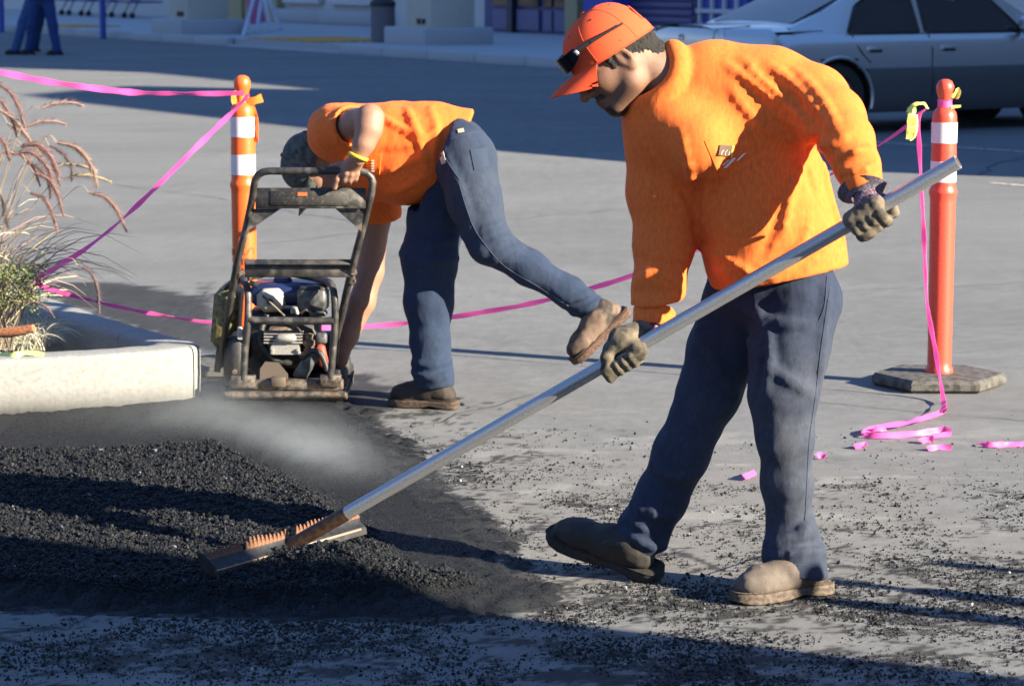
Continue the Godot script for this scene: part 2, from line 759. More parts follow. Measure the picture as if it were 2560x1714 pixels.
func fresh_height(x: float, d: float) -> float:
	var gx := (x - FX) / FS
	var gz := (d - FZ) / FS
	if gx < 0 or gz < 0 or gx >= FNX - 1 or gz >= FNZ - 1:
		return -1.0
	var i := int(gx)
	var j := int(gz)
	return lerpf(lerpf(fh[j * FNX + i], fh[j * FNX + i + 1], gx - i), lerpf(fh[(j + 1) * FNX + i], fh[(j + 1) * FNX + i + 1], gx - i), gz - j)

func fresh_loose(x: float, d: float) -> float:
	var i := clampi(int((x - FX) / FS), 0, FNX - 1)
	var j := clampi(int((d - FZ) / FS), 0, FNZ - 1)
	return floose[j * FNX + i]

func axis(parts: Array) -> Array:
	# [from, to, step] pieces joined
	var o := []
	for p in parts:
		var x: float = p[0]
		var st: float = p[2]
		while x < p[1] - st * 0.4:
			o.append(x)
			x += st
			st *= p[3]
	return o

func build_ground() -> void:
	fresh_poly = flat2([Vector3(-2.2825, 0.0300, -8.9375), Vector3(-1.7129, 0.0300, -9.1166), Vector3(-1.3960, 0.0300, -9.3504), Vector3(-1.2191, 0.0300, -9.6165), Vector3(-1.1443, 0.0300, -9.9087), Vector3(-1.0981, 0.0000, -10.2203), Vector3(-0.5822, 0.0000, -9.7908), Vector3(-0.4782, 0.0100, -9.2862), Vector3(-0.4163, 0.0200, -8.9104), Vector3(-0.2813, 0.0200, -8.4965), Vector3(-0.2234, 0.0200, -8.1186), Vector3(-0.1640, 0.0200, -7.7722), Vector3(-0.0371, 0.0200, -7.4229), Vector3(0.0159, 0.0200, -7.0476), Vector3(0.0316, 0.0200, -6.7326), Vector3(0.1676, 0.0100, -6.5103), Vector3(0.1005, 0.0100, -6.2625), Vector3(-0.1719, 0.0100, -6.1981), Vector3(-0.4744, 0.0100, -6.2109), Vector3(-0.8844, 0.0100, -6.2625), Vector3(-1.1930, 0.0100, -6.2843), Vector3(-1.6059, 0.0100, -6.3062)])
	loose_poly = flat2([Vector3(-2.0911, 0.0500, -8.1734), Vector3(-1.5501, 0.0500, -8.2336), Vector3(-1.1234, 0.0500, -8.3100), Vector3(-0.9045, 0.0500, -8.3879), Vector3(-0.7406, 0.0500, -8.0628), Vector3(-0.5579, 0.0500, -7.6813), Vector3(-0.4370, 0.0500, -7.3033), Vector3(-0.3296, 0.0500, -7.0150), Vector3(-0.2911, 0.0400, -6.6422), Vector3(-0.0864, 0.0300, -6.5890), Vector3(-0.0529, 0.0300, -6.4005), Vector3(-0.3780, 0.0300, -6.2879), Vector3(-0.7065, 0.0300, -6.3101), Vector3(-1.2180, 0.0300, -6.4235), Vector3(-1.6607, 0.0300, -6.4466)])
	var xs := axis([[-260.0, -8.0, 24.0, 1.0], [-8.0, -2.6, 0.6, 1.0], [-2.6, -1.5, 0.05, 1.0], [-1.5, 1.5, 0.0135, 1.0], [1.5, 2.6, 0.05, 1.0], [2.6, 8.0, 0.6, 1.0], [8.0, 260.0, 24.0, 1.0]])
	var ds := axis([[-200.0, 4.0, 17.0, 1.0], [4.0, 5.5, 0.1, 1.0], [5.5, 8.2, 0.0135, 1.0], [8.2, 13.0, 0.02, 1.012], [13.0, 50.0, 0.12, 1.012], [50.0, 420.0, 6.0, 1.2]])
	var s := Shape.new()
	var n1 := noise(0.55, 41, 4)
	var n2 := noise(2.2, 42, 4)
	var n3 := noise(9.0, 43, 3)
	var n4 := noise(26.0, 44, 2)
	var tan_c := Vector2(0.18, 7.25)
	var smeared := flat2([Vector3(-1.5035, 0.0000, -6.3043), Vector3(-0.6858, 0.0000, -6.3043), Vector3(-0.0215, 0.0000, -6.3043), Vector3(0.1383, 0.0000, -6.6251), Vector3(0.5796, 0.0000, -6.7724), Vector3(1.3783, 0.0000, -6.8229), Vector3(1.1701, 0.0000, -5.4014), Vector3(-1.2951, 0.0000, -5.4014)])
	var tarred := [flat2([Vector3(-2.2840, 0.0000, -13.6399), Vector3(-2.0132, 0.0000, -13.0719), Vector3(-1.7449, 0.0000, -12.8576), Vector3(-1.4596, 0.0000, -12.5153), Vector3(-1.4401, 0.0000, -13.0719), Vector3(-1.3089, 0.0000, -12.2222), Vector3(-1.1132, 0.0000, -10.6883), Vector3(-1.2108, 0.0000, -10.5674), Vector3(-1.5779, 0.0000, -11.3358), Vector3(-2.0892, 0.0000, -12.2222)]), flat2([Vector3(-0.6331, 0.0000, -10.1095), Vector3(-0.5170, 0.0000, -10.0550), Vector3(-0.4174, 0.0000, -9.7908), Vector3(-0.4044, 0.0000, -9.3014), Vector3(-0.4303, 0.0000, -8.9000), Vector3(-0.5669, 0.0000, -9.0300)])]
	for d in ds:
		for x in xs:
			var k := Vector3(0.226, 0.230, 0.232)
			var big := n1.get_noise_2d(x * 0.35, d * 0.8)
			k *= 1.0 + 0.16 * big
			if d > 4.0 and d < 60.0 and absf(x) < 9.0:
				var streak := n2.get_noise_2d(x * 0.5, d * 1.5)
				k *= 1.0 + 0.10 * streak
				# tyre-polished arcs, oil drips and an old seam
				var rr := Vector2(x - 4.5, (d - 16.0) * 0.8).length()
				k *= 1.0 - 0.09 * smoothstep(0.25, 0.6, n2.get_noise_2d(rr * 2.4, 3.0)) 
				var oil := n2.get_noise_2d(x * 1.1 + 50.0, d * 1.3)
				k *= 1.0 - 0.16 * smoothstep(0.50, 0.75, oil)
				k *= 1.0 + 0.10 * n4.get_noise_2d(x * 0.3, d * 0.5)
			if d > 5.4 and d < 13.0 and absf(x) < 2.7:
				var p := Vector2(x, d)
				var fine := n3.get_noise_2d(x, d)
				var tiny := n4.get_noise_2d(x, d)
				k *= 1.0 + 0.10 * fine + 0.12 * tiny
				# dusty tan scuffed area between the men
				var q := p - tan_c
				var dust := clampf(1.25 - Vector2(q.x / 1.35, q.y / 1.3).length() + 0.35 * n2.get_noise_2d(x * 0.9 + 7.0, d * 1.1), 0.0, 1.0)
				k = k.lerp(Vector3(0.295, 0.275, 0.248) * (1.0 + 0.2 * fine), dust * 0.5)
				# pale lime streaks
				var pale := smoothstep(0.22, 0.5, n2.get_noise_2d(x * 0.6 + 31.0, d * 1.5) + 0.25 * fine) * clampf(1.3 - absf(d - 7.9) * 0.9, 0.0, 1.0)
				k = k.lerp(Vector3(0.42, 0.41, 0.39), pale * 0.45)
				if d > 8.3 and x < -0.2:
					for tp in tarred:
						var te := inside(tp, p) + 0.09 * n2.get_noise_2d(x * 1.5, d * 1.5) + 0.05 * fine + 0.03 * tiny
						k = k.lerp(Vector3(0.034, 0.036, 0.042) * (1.0 + 0.6 * tiny), smoothstep(-0.02, 0.05, te) * 0.93)
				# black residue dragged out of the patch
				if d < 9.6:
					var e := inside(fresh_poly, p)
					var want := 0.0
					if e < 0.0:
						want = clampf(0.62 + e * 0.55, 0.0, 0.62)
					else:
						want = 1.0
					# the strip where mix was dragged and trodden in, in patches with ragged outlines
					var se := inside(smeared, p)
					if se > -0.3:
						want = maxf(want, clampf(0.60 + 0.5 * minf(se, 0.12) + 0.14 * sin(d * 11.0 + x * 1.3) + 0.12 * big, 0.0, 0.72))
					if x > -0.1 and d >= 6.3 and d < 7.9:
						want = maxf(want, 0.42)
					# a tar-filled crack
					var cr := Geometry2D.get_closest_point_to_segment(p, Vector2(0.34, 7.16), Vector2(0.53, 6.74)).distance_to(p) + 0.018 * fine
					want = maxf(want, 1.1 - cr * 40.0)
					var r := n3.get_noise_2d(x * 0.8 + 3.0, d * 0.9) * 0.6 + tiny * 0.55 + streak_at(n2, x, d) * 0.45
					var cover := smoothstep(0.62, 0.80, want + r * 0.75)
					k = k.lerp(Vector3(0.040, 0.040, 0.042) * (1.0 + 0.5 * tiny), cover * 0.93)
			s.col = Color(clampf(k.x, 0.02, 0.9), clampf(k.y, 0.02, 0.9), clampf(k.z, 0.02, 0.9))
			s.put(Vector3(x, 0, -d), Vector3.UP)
	var m := xs.size()
	for j in ds.size() - 1:
		for i in m - 1:
			var a := j * m + i
			s.ix.append_array([a, a + m, a + m + 1, a, a + m + 1, a + 1])
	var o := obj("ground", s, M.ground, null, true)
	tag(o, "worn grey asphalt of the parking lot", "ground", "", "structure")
	var white := tri_tex(mat(lin(0.55, 0.55, 0.54), 0.9), M.t_dirt, 1.2)
	for q in [[Vector3(3.2819, 0.0000, -18.8217), Vector3(3.6303, 0.0000, -18.3137), 0.07], [Vector3(2.9978, 0.0000, -23.1170), Vector3(4.4594, 0.0000, -21.5011), 0.09], [Vector3(0.9642, 0.0000, -23.5158), Vector3(2.8402, 0.0000, -22.7315), 0.05]]:
		var ln := Shape.new()
		var ax: Vector3 = (q[1] - q[0]).normalized()
		var sd: Vector3 = ax.cross(Vector3.UP) * q[2] * 0.5
		var up := Vector3(0, 0.004, 0)
		ln.flat([q[0] - sd + up, q[1] - sd + up, q[1] + sd + up, q[0] + sd + up], Vector3.UP)
		var lo := obj("parking_line", ln, white, null)
		tag(lo, "faded white parking line", "line", "", "structure")
	# tar-dark cracks wandering over the old surface
	var tar := mat(lin(0.045, 0.045, 0.048), 0.8)
	var cj := RandomNumberGenerator.new()
	cj.seed = 12
	for q in [[Vector3(0.5952, 0.0000, -12.0651), Vector3(2.6030, 0.0000, -13.0719), 0.007], [Vector3(1.0284, 0.0000, -9.4431), Vector3(1.7684, 0.0000, -8.9602), 0.006], [Vector3(-1.4297, 0.0000, -14.7028), Vector3(0.8932, 0.0000, -17.0931), 0.008], [Vector3(3.2847, 0.0000, -19.5575), Vector3(4.4645, 0.0000, -22.5701), 0.022], [Vector3(-0.3429, 0.0000, -8.8575), Vector3(0.1056, 0.0000, -9.5400), 0.006], [Vector3(-2.7152, 0.0000, -18.7845), Vector3(-0.6756, 0.0000, -15.6783), 0.009]]:
		var cs := Shape.new()
		var a: Vector3 = q[0]
		var b: Vector3 = q[1]
		var nn := int(a.distance_to(b) / 0.10) + 2
		var off := 0.0
		var prev := -1
		for i in nn + 1:
			off = off * 0.92 + cj.randf_range(-0.03, 0.03)
			var c := a.lerp(b, float(i) / nn) + (b - a).normalized().cross(Vector3.UP) * off + Vector3(0, 0.0035, 0)
			var w: Vector3 = (b - a).normalized().cross(Vector3.UP) * q[2] * 0.5 * cj.randf_range(0.35, 1.3)
			var k := cs.put(c - w, Vector3.UP)
			cs.put(c + w, Vector3.UP)
			if prev >= 0:
				cs.quad(prev, prev + 1, k + 1, k)
			prev = k
		var co := obj("pavement_crack", cs, tar, null)
		tag(co, "thin dark crack in the worn asphalt", "crack", "", "structure")

func streak_at(n: FastNoiseLite, x: float, d: float) -> float:
	return n.get_noise_2d(x * 0.7 + 11.0, d * 1.2)

func build_fresh_asphalt() -> void:
	fh.resize(FNX * FNZ)
	floose.resize(FNX * FNZ)
	var n1 := noise(3.0, 51, 3)
	var n2 := noise(16.0, 52, 2)
	var n3 := noise(55.0, 53, 1)
	var pile := Vector2(-0.42, 6.55)
	var s := Shape.new()
	var id := PackedInt32Array()
	id.resize(FNX * FNZ)
	id.fill(-1)
	for j in FNZ:
		for i in FNX:
			var p := Vector2(FX + i * FS, FZ + j * FS)
			var e := inside(fresh_poly, p) + 0.075 * n1.get_noise_2dv(p * 2.0) + 0.055 * n2.get_noise_2dv(p)
			var hgt := -0.02
			if e > -0.03:
				var l := clampf((inside(loose_poly, p) + 0.05 * n1.get_noise_2dv(p * 1.7)) / 0.10 + 0.3, 0.0, 1.0)
				l = l * l * (3.0 - 2.0 * l)
				hgt = -0.006 + 0.028 * smoothstep(-0.02, 0.16, e) + 0.026 * l
				var q := p - pile
				var w := Vector2(q.x * 0.82 - q.y * 0.57, q.x * 0.57 + q.y * 0.82)
				var bump := exp(-(w.x * w.x / 0.030 + w.y * w.y / 0.010)) * 0.058
				hgt += bump
				l = maxf(l, smoothstep(0.01, 0.03, bump))
				hgt += (0.004 * n1.get_noise_2dv(p * 2.5) + 0.0070 * n2.get_noise_2dv(p) + 0.0055 * n3.get_noise_2dv(p)) * lerpf(0.25, 1.3, l) * smoothstep(-0.02, 0.08, e)
				floose[j * FNX + i] = l * smoothstep(0.0, 0.06, e)
			fh[j * FNX + i] = hgt
			var g := 0.013 + 0.004 * n2.get_noise_2dv(p * 1.3)
			var dry := 1.0 - floose[j * FNX + i]
			g += 0.013 * dry
			s.col = Color(g * 0.9, g, g * 1.2)
			id[j * FNX + i] = s.put(Vector3(p.x, hgt, -p.y), Vector3.UP)
	for j in FNZ:
		for i in FNX:
			var k := j * FNX + i
			var a := fh[j * FNX + mini(i + 1, FNX - 1)] - fh[j * FNX + maxi(i - 1, 0)]
			var b := fh[mini(j + 1, FNZ - 1) * FNX + i] - fh[maxi(j - 1, 0) * FNX + i]
			s.n[k] = Vector3(-a / (2.0 * FS), 1.0, b / (2.0 * FS)).normalized()
	for j in FNZ - 1:
		for i in FNX - 1:
			var a := j * FNX + i
			if maxf(maxf(fh[a], fh[a + 1]), maxf(fh[a + FNX], fh[a + FNX + 1])) > -0.012:
				s.ix.append_array([a, a + FNX, a + FNX + 1, a, a + FNX + 1, a + 1])
	var o := obj("asphalt_patch", s, M.fresh, null, true)
	tag(o, "fresh black asphalt patch beside the concrete planter", "asphalt", "", "structure")
	# the loose hot mix: every crumb real
	var places := []
	var tints := PackedColorArray()
	var tries := 0
	while places.size() < 165000 and tries < 560000:
		tries += 1
		var x := rng.randf_range(-1.62, 0.45)
		var d := rng.randf_range(5.9, 9.4)
		if absf(x) > d * 0.20:
			continue
		var hh := fresh_height(x, d)
		if hh < 0.002:
			continue
		var l := fresh_loose(x, d)
		if rng.randf() > lerpf(0.42, 1.0, l):
			continue
		var r := rng.randf_range(0.0016, 0.0036) * lerpf(0.5, 1.0, l) * (1.0 + 1.6 * pow(rng.randf(), 5.0) * l)
		places.append([Vector3(x, hh + r * rng.randf_range(-0.3, 0.75), -d), r])
		var g := rng.randf_range(0.005, 0.017)
		if rng.randf() < 0.004:
			g = rng.randf_range(0.05, 0.16)
		tints.append(Color(g * 0.9, g, g * 1.2))
	var mm := crumbs(places, tints)
	var mi := MultiMeshInstance3D.new()
	mi.name = "loose_asphalt"
	mi.multimesh = mm
	add_child(mi)
	tag(mi, "loose black hot asphalt mix spread in front of the planter", "asphalt", "", "stuff")

func crumbs(places: Array, tints: PackedColorArray) -> MultiMesh:
	var s := Shape.new()
	# a lumpy stone of 20 faces
	var t := (1.0 + sqrt(5.0)) / 2.0
	var vs := [Vector3(-1, t, 0), Vector3(1, t, 0), Vector3(-1, -t, 0), Vector3(1, -t, 0), Vector3(0, -1, t), Vector3(0, 1, t), Vector3(0, -1, -t), Vector3(0, 1, -t), Vector3(t, 0, -1), Vector3(t, 0, 1), Vector3(-t, 0, -1), Vector3(-t, 0, 1)]
	var lump := RandomNumberGenerator.new()
	lump.seed = 8
	for i in 12:
		vs[i] = vs[i].normalized() * lump.randf_range(0.72, 1.2)
	for f in [[0, 11, 5], [0, 5, 1], [0, 1, 7], [0, 7, 10], [0, 10, 11], [1, 5, 9], [5, 11, 4], [11, 10, 2], [10, 7, 6], [7, 1, 8], [3, 9, 4], [3, 4, 2], [3, 2, 6], [3, 6, 8], [3, 8, 9], [4, 9, 5], [2, 4, 11], [6, 2, 10], [8, 6, 7], [9, 8, 1]]:
		s.flat([vs[f[0]], vs[f[1]], vs[f[2]]], vs[f[0]] + vs[f[1]] + vs[f[2]])
	var me := s.mesh()
	me.surface_set_material(0, M.stone)
	var mm := MultiMesh.new()
	mm.transform_format = MultiMesh.TRANSFORM_3D
	mm.use_colors = true
	mm.mesh = me
	mm.instance_count = places.size()
	for i in places.size():
		var b := Basis.from_euler(Vector3(rng.randf() * TAU, rng.randf() * TAU, rng.randf() * TAU)).scaled_local(Vector3(rng.randf_range(0.8, 1.3), rng.randf_range(0.6, 1.0), rng.randf_range(0.8, 1.2)) * places[i][1])
		mm.set_instance_transform(i, Transform3D(b, places[i][0]))
		mm.set_instance_color(i, tints[i])
	return mm

func build_crumbs() -> void:
	# spilled crumbs over the old surface, thick along the patch and thinning out
	var n := noise(2.4, 61, 3)
	var places := []
	var tints := PackedColorArray()
	var tries := 0
	while places.size() < 24000 and tries < 420000:
		tries += 1
		var d := rng.randf_range(5.5, 9.2)
		var x := rng.randf_range(-0.2, 0.2) * d
		if fresh_height(x, d) > -0.004:
			continue
		var e := inside(fresh_poly, Vector2(x, d))
		var w := 0.95 * exp(e / 0.22) + 0.10
		if x > 0.1 and d < 7.9:
			w += 0.28
		if d < 6.6:
			w += 0.4
		if x > 0.0 and d < 6.9:
			w += 0.3
		w *= smoothstep(-0.45, 0.5, n.get_noise_2d(x, d)) * smoothstep(9.2, 7.4, d)
		if rng.randf() > w:
			continue
		var r := rng.randf_range(0.0010, 0.0028) * (1.0 + 1.5 * pow(rng.randf(), 7.0))
		places.append([Vector3(x, r * 0.45, -d), r])
		var g := rng.randf_range(0.008, 0.03)
		if rng.randf() < 0.008:
			g = rng.randf_range(0.12, 0.35)
		tints.append(Color(g, g, g))
	var mi := MultiMeshInstance3D.new()
	mi.name = "asphalt_crumbs"
	mi.multimesh = crumbs(places, tints)
	add_child(mi)
	tag(mi, "black asphalt crumbs spilled on the worn grey ground", "crumbs", "", "stuff")

# ---------------------------------------------------------------- planter
func smooth_path(pts: Array, step: float) -> Array:
	var cv := Curve3D.new()
	cv.bake_interval = step / 4.0
	for i in pts.size():
		var t: Vector3 = (pts[mini(i + 1, pts.size() - 1)] - pts[maxi(i - 1, 0)]) / 6.0
		cv.add_point(pts[i], -t, t)
	var n := maxi(2, int(cv.get_baked_length() / step))
	var o := []
	for k in n + 1:
		o.append(cv.sample_baked(cv.get_baked_length() * k / n, true))
	return o

func build_planter() -> void:
	var t := thing("planter", "curved concrete planter kerb full of ornamental grass", "planter", Vector3(-2.2, 0, -9.8))
	var raw := []
	for q in [[-3.7, 8.60], [-2.6, 8.78], [-1.97, 8.95], [-1.695, 9.045], [-1.42, 9.15], [-1.243, 9.24], [-1.13, 9.315], [-1.078, 9.375], [-1.080, 9.45], [-1.13, 9.54], [-1.27, 9.77], [-1.4586, 10.08], [-1.728, 10.60], [-2.2, 11.5], [-2.9, 12.8]]:
		raw.append(Vector3(q[0], 0, -q[1]))
	var path := smooth_path(raw, 0.03)
	var prof := [Vector2(0.006, -0.02), Vector2(0.0, 0.10), Vector2(0.002, 0.178), Vector2(0.007, 0.192), Vector2(0.02, 0.1995), Vector2(0.075, 0.2015), Vector2(0.128, 0.1995), Vector2(0.142, 0.192), Vector2(0.149, 0.175), Vector2(0.15, 0.04)]
	var n := noise(7.0, 71, 3)
	var cuts := [0, 38, 58, 92, 98, 112, 128, path.size() - 1]
	# cut the run into kerbstones; one joint just before the nose
	var nose := 0
	for i in path.size():
		if path[i].x > path[nose].x:
			nose = i
	cuts = [0, nose - 62, nose - 2, nose + 14, nose + 36, nose + 70, path.size() - 1]
	for k in cuts.size() - 1:
		var s := Shape.new()
		var rings := []
		for i in range(cuts[k], cuts[k + 1] + 1):
			var tg: Vector3 = (path[mini(i + 1, path.size() - 1)] - path[maxi(i - 1, 0)]).normalized()
			var inw := Vector3.UP.cross(tg)
			var c: Vector3 = path[i]
			if i == cuts[k]:
				c += tg * 0.003
			elif i == cuts[k + 1]:
				c -= tg * 0.003
			var ring := []
			for p in prof:
				var w: Vector3 = c + inw * p.x + Vector3(0, p.y, 0)
				ring.append(w + inw * 0.004 * n.get_noise_3dv(w) + Vector3(0, 0.003 * n.get_noise_3dv(w * 1.7), 0))
			rings.append(ring)
		s.loft(rings, true, true, true)
		obj("kerbstone", s, M.concrete, t)
	# soil bed
	var bed := Shape.new()
	var poly := PackedVector2Array()
	for p in path:
		poly.append(Vector2(p.x, -p.z))
	poly.append(Vector2(-3.7, 12.8))
	var ns := noise(5.0, 72, 4)
	var rows := 60
	var x0 := -3.6
	var d0 := 8.6
	var id := {}
	for j in rows:
		for i in rows:
			var p := Vector2(x0 + i * 0.044, d0 + j * 0.07)
			if inside(poly, p) > 0.05:
				var g := 0.05 + 0.03 * ns.get_noise_2dv(p * 3.0)
				bed.col = Color(g * 1.25, g, g * 0.75)
				id[j * rows + i] = bed.put(Vector3(p.x, 0.085 + 0.05 * ns.get_noise_2dv(p), -p.y), Vector3.UP)
	for j in rows - 1:
		for i in rows - 1:
			var a := j * rows + i
			if id.has(a) and id.has(a + 1) and id.has(a + rows) and id.has(a + rows + 1):
				bed.quad(id[a], id[a + 1], id[a + rows + 1], id[a + rows])
	obj("soil", bed, M.ground, t, true)

# ---------------------------------------------------------------- storefront far behind
const SO := Vector3(-2.1601, 0.0000, -44.0539)
const SU := Vector3(0.49613, 0, 0.86825)    # along the kerb, towards the right and the camera
const SN := Vector3(0.86825, 0, -0.49613)   # from the kerb towards the shop wall

func sp(a: float, b: float, y: float) -> Vector3:
	return SO + SU * a + SN * b + Vector3(0, y, 0)

func sbox(s: Shape, a0: float, a1: float, b0: float, b1: float, y0: float, y1: float, bev := 0.0) -> void:
	s.cbox(Transform3D(Basis(SU, Vector3.UP, SN), sp((a0 + a1) / 2, (b0 + b1) / 2, (y0 + y1) / 2)), Vector3(a1 - a0, y1 - y0, b1 - b0), bev)

func build_store() -> void:
	var s := Shape.new()
	sbox(s, -40, 22, 0.16, 12.0, -0.3, 0.14)
	var walk := obj("walkway", s, M.pale, null)
	tag(walk, "raised concrete walkway in front of the shops", "walkway", "", "structure")
	# kerb of short stones
	var k := thing("store_kerb", "worn concrete kerb edging the shop walkway", "kerb", sp(0, 0, 0))
	var a := -30.0
	while a < 14.0:
		s = Shape.new()
		if a + 1.5 < -5.6 or a > -2.6:
			sbox(s, a + 0.01, a + 1.5, 0.0, 0.155, -0.1, 0.15, 0.02)
		else:
			sbox(s, a + 0.01, a + 1.5, 0.0, 0.155, -0.1, 0.03, 0.01)
		obj("kerbstone", s, M.pale, k)
		a += 1.51
	# the shop building
	var t := thing("shop_building", "long shop front with pale wall panels and dark blue doors", "building", sp(0, 6.4, 0))
	var wall := tri_tex(mat(lin(0.62, 0.62, 0.60), 0.9), M.t_soft, 0.5)
	var tan_paint := tri_tex(mat(lin(0.42, 0.36, 0.20), 0.8), M.t_soft, 0.6)
	var blue := mat(lin(0.03, 0.04, 0.15), 0.5)
	var violet := mat(lin(0.10, 0.09, 0.20), 0.5)
	var dark_glass := mat(lin(0.012, 0.014, 0.02), 0.08)
	s = Shape.new()
	sbox(s, -60, 24, 6.5, 11.0, -0.2, 5.0)
	obj("wall", s, wall, t)
	# pale panels with a skirting
	for q in [[-17.119, -15.279], [-14.844, -12.226]]:
		s = Shape.new()
		sbox(s, q[0], q[1], 6.34, 6.499, 0.55, 3.6, 0.03)
		obj("wall_panel", s, tri_tex(mat(lin(0.70, 0.72, 0.74), 0.7), M.t_soft, 0.5), t)
		s = Shape.new()
		sbox(s, q[0] - 0.2, q[1] + 0.25, 6.22, 6.498, 0.14, 0.44, 0.02)
		obj("skirting", s, M.pale, t)
	# tan double door
	var dr := Shape.new()
	sbox(dr, -20.069, -17.304, 6.30, 6.49, 0.12, 2.4)
	var d := obj("door", dr, tan_paint, t)
	for q in [[-19.832, -19.191], [-18.996, -18.370], [-18.133, -17.474]]:
		s = Shape.new()
		sbox(s, q[0], q[1], 6.26, 6.299, 0.72, 1.6)
		obj("pane", s, dark_glass, d)
	s = Shape.new()
	sbox(s, -19.142, -19.045, 6.25, 6.299, 0.14, 2.4)
	obj("post", s, mat(lin(0.20, 0.17, 0.09), 0.7), d)
	# dark blue entrance doors
	s = Shape.new()
	sbox(s, -7.749, -4.577, 6.30, 6.49, 0.12, 2.6)
	var en := obj("door", s, blue, t)
	for q in [[1120, 1160], [1173, 1232], [1242, 1290]]:
		pass
	for q in [[-7.345, -6.630], [-6.413, -5.589], [-5.427, -5.106], [-5.010, -4.535]]:
		s = Shape.new()
		sbox(s, q[0], q[1], 6.25, 6.299, 0.20, 0.58)
		obj("panel", s, violet, en)
		s = Shape.new()
		sbox(s, q[0], q[1], 6.25, 6.299, 0.64, 0.95)
		obj("pane", s, dark_glass, en)
		s = Shape.new()
		sbox(s, q[0], q[1], 6.25, 6.299, 1.02, 1.9)
		obj("pane", s, dark_glass, en)
	s = Shape.new()
	sbox(s, -6.681, -6.479, 6.18, 6.30, 0.12, 2.6)
	obj("post", s, mat(lin(0.015, 0.015, 0.03), 0.5), en)
	s = Shape.new()
	sbox(s, -4.379, -3.945, 6.1, 6.49, 0.12, 3.0)
	obj("post", s, tan_paint, t)
	# blue bins and violet roller shutter
	s = Shape.new()
	sbox(s, -3.387, -2.390, 5.9, 6.45, 0.13, 2.0)
	obj("door", s, mat(lin(0.02, 0.045, 0.36), 0.5), t)
	s = Shape.new()
	sbox(s, -2.653, -0.408, 6.34, 6.49, 0.12, 2.8)
	var sh := obj("shutter", s, violet, t)
	for q in 14:
		s = Shape.new()
		sbox(s, -2.594, -0.462, 6.28, 6.339, 0.16 + q * 0.13, 0.265 + q * 0.13, 0.02)
		obj("slat", s, violet, sh)
	var fr := Shape.new()
	sbox(fr, -0.313, 1.109, 6.36, 6.49, 0.13, 1.9)
	var w := obj("window", fr, mat(lin(0.02, 0.04, 0.30), 0.4), t)
	for q in [-0.286, 0.090, 0.460, 0.826]:
		s = Shape.new()
		sbox(s, q, q + 0.07, 6.30, 6.359, 0.2, 1.9)
		obj("frame", s, mat(lin(0.45, 0.47, 0.50), 0.5), w)
	s = Shape.new()
	sbox(s, -0.313, 1.109, 6.28, 6.359, 0.62, 0.69)
	obj("frame", s, mat(lin(0.45, 0.47, 0.50), 0.5), w)
	# two square pillars on concrete plinths
	var pl := [["square tan pillar on a concrete plinth beside the tan door", -8.188, 0.12, 0.0], ["square tan pillar on a concrete plinth beside the waste bin", -0.347, 1.05, 0.0]]
	for q in pl:
		var pil := thing("pillar", q[0], "pillar", sp(q[1] - 0.75, q[2] + 0.6, 0), "pillars along the shop front")
		s = Shape.new()
		sbox(s, q[1] - 1.45, q[1], q[2], q[2] + 1.30, -0.05, 0.42, 0.03)
		obj("plinth", s, M.pale, pil)
		s = Shape.new()
		sbox(s, q[1] - 1.10, q[1] - 0.22, q[2] + 0.24, q[2] + 1.06, 0.40, 4.2, 0.015)
		obj("shaft", s, tri_tex(mat(lin(0.62, 0.59, 0.52), 0.9), M.t_soft, 0.6), pil)
		for e in [0.45, 0.62]:
			s = Shape.new()
			sbox(s, q[1] - 1.10 + e, q[1] - 1.03 + e, q[2] + 0.20, q[2] + 0.245, 0.47, 0.56)
			obj("vent", s, M.dark, pil)
	# warning pads of ribbed yellow tiles
	for q in [["yellow tactile ramp pad beside the waste bin", -5.5, -2.55, 0.2, 2.0], ["yellow tactile ramp pad beside the blue post", -16.755, -14.619, 0.25, 1.5]]:
		var pad := thing("tactile_pad", q[0], "ramp pad", sp(q[1], q[3], 0.14), "yellow pads")
		var yel := tri_tex(mat(lin(0.75, 0.36, 0.04), 0.8), M.t_dirt, 0.8)
		var na := int((q[2] - q[1]) / 0.62)
		for i in na:
			for j in 3:
				s = Shape.new()
				var aw: float = (q[2] - q[1]) / na
				var bw: float = (q[4] - q[3]) / 3.0
				sbox(s, q[1] + i * aw + 0.006, q[1] + (i + 1) * aw - 0.006, q[3] + j * bw + 0.006, q[3] + (j + 1) * bw - 0.006, 0.142, 0.156)
				obj("tile", s, yel, pad)
	# waste bin
	var bin := thing("waste_bin", "grey pebbled waste bin beside the tan pillar", "bin", sp(-2.3, 1.3, 0.14))
	s = Shape.new()
	s.lathe([Vector2(0.0, 0.0), Vector2(0.19, 0.0), Vector2(0.205, 0.02), Vector2(0.205, 0.62), Vector2(0.0, 0.62)], Transform3D(Basis(), sp(-2.3, 1.3, 0.141)), 20)
	obj("drum", s, tri_tex(mat(lin(0.20, 0.19, 0.22), 0.9), M.t_grain, 2.0), bin)
	s = Shape.new()
	s.lathe([Vector2(0.215, 0.60), Vector2(0.22, 0.66), Vector2(0.17, 0.72), Vector2(0.06, 0.80), Vector2(0.0, 0.80)], Transform3D(Basis(), sp(-2.3, 1.3, 0.141)), 20)
	obj("lid", s, M.dark, bin)
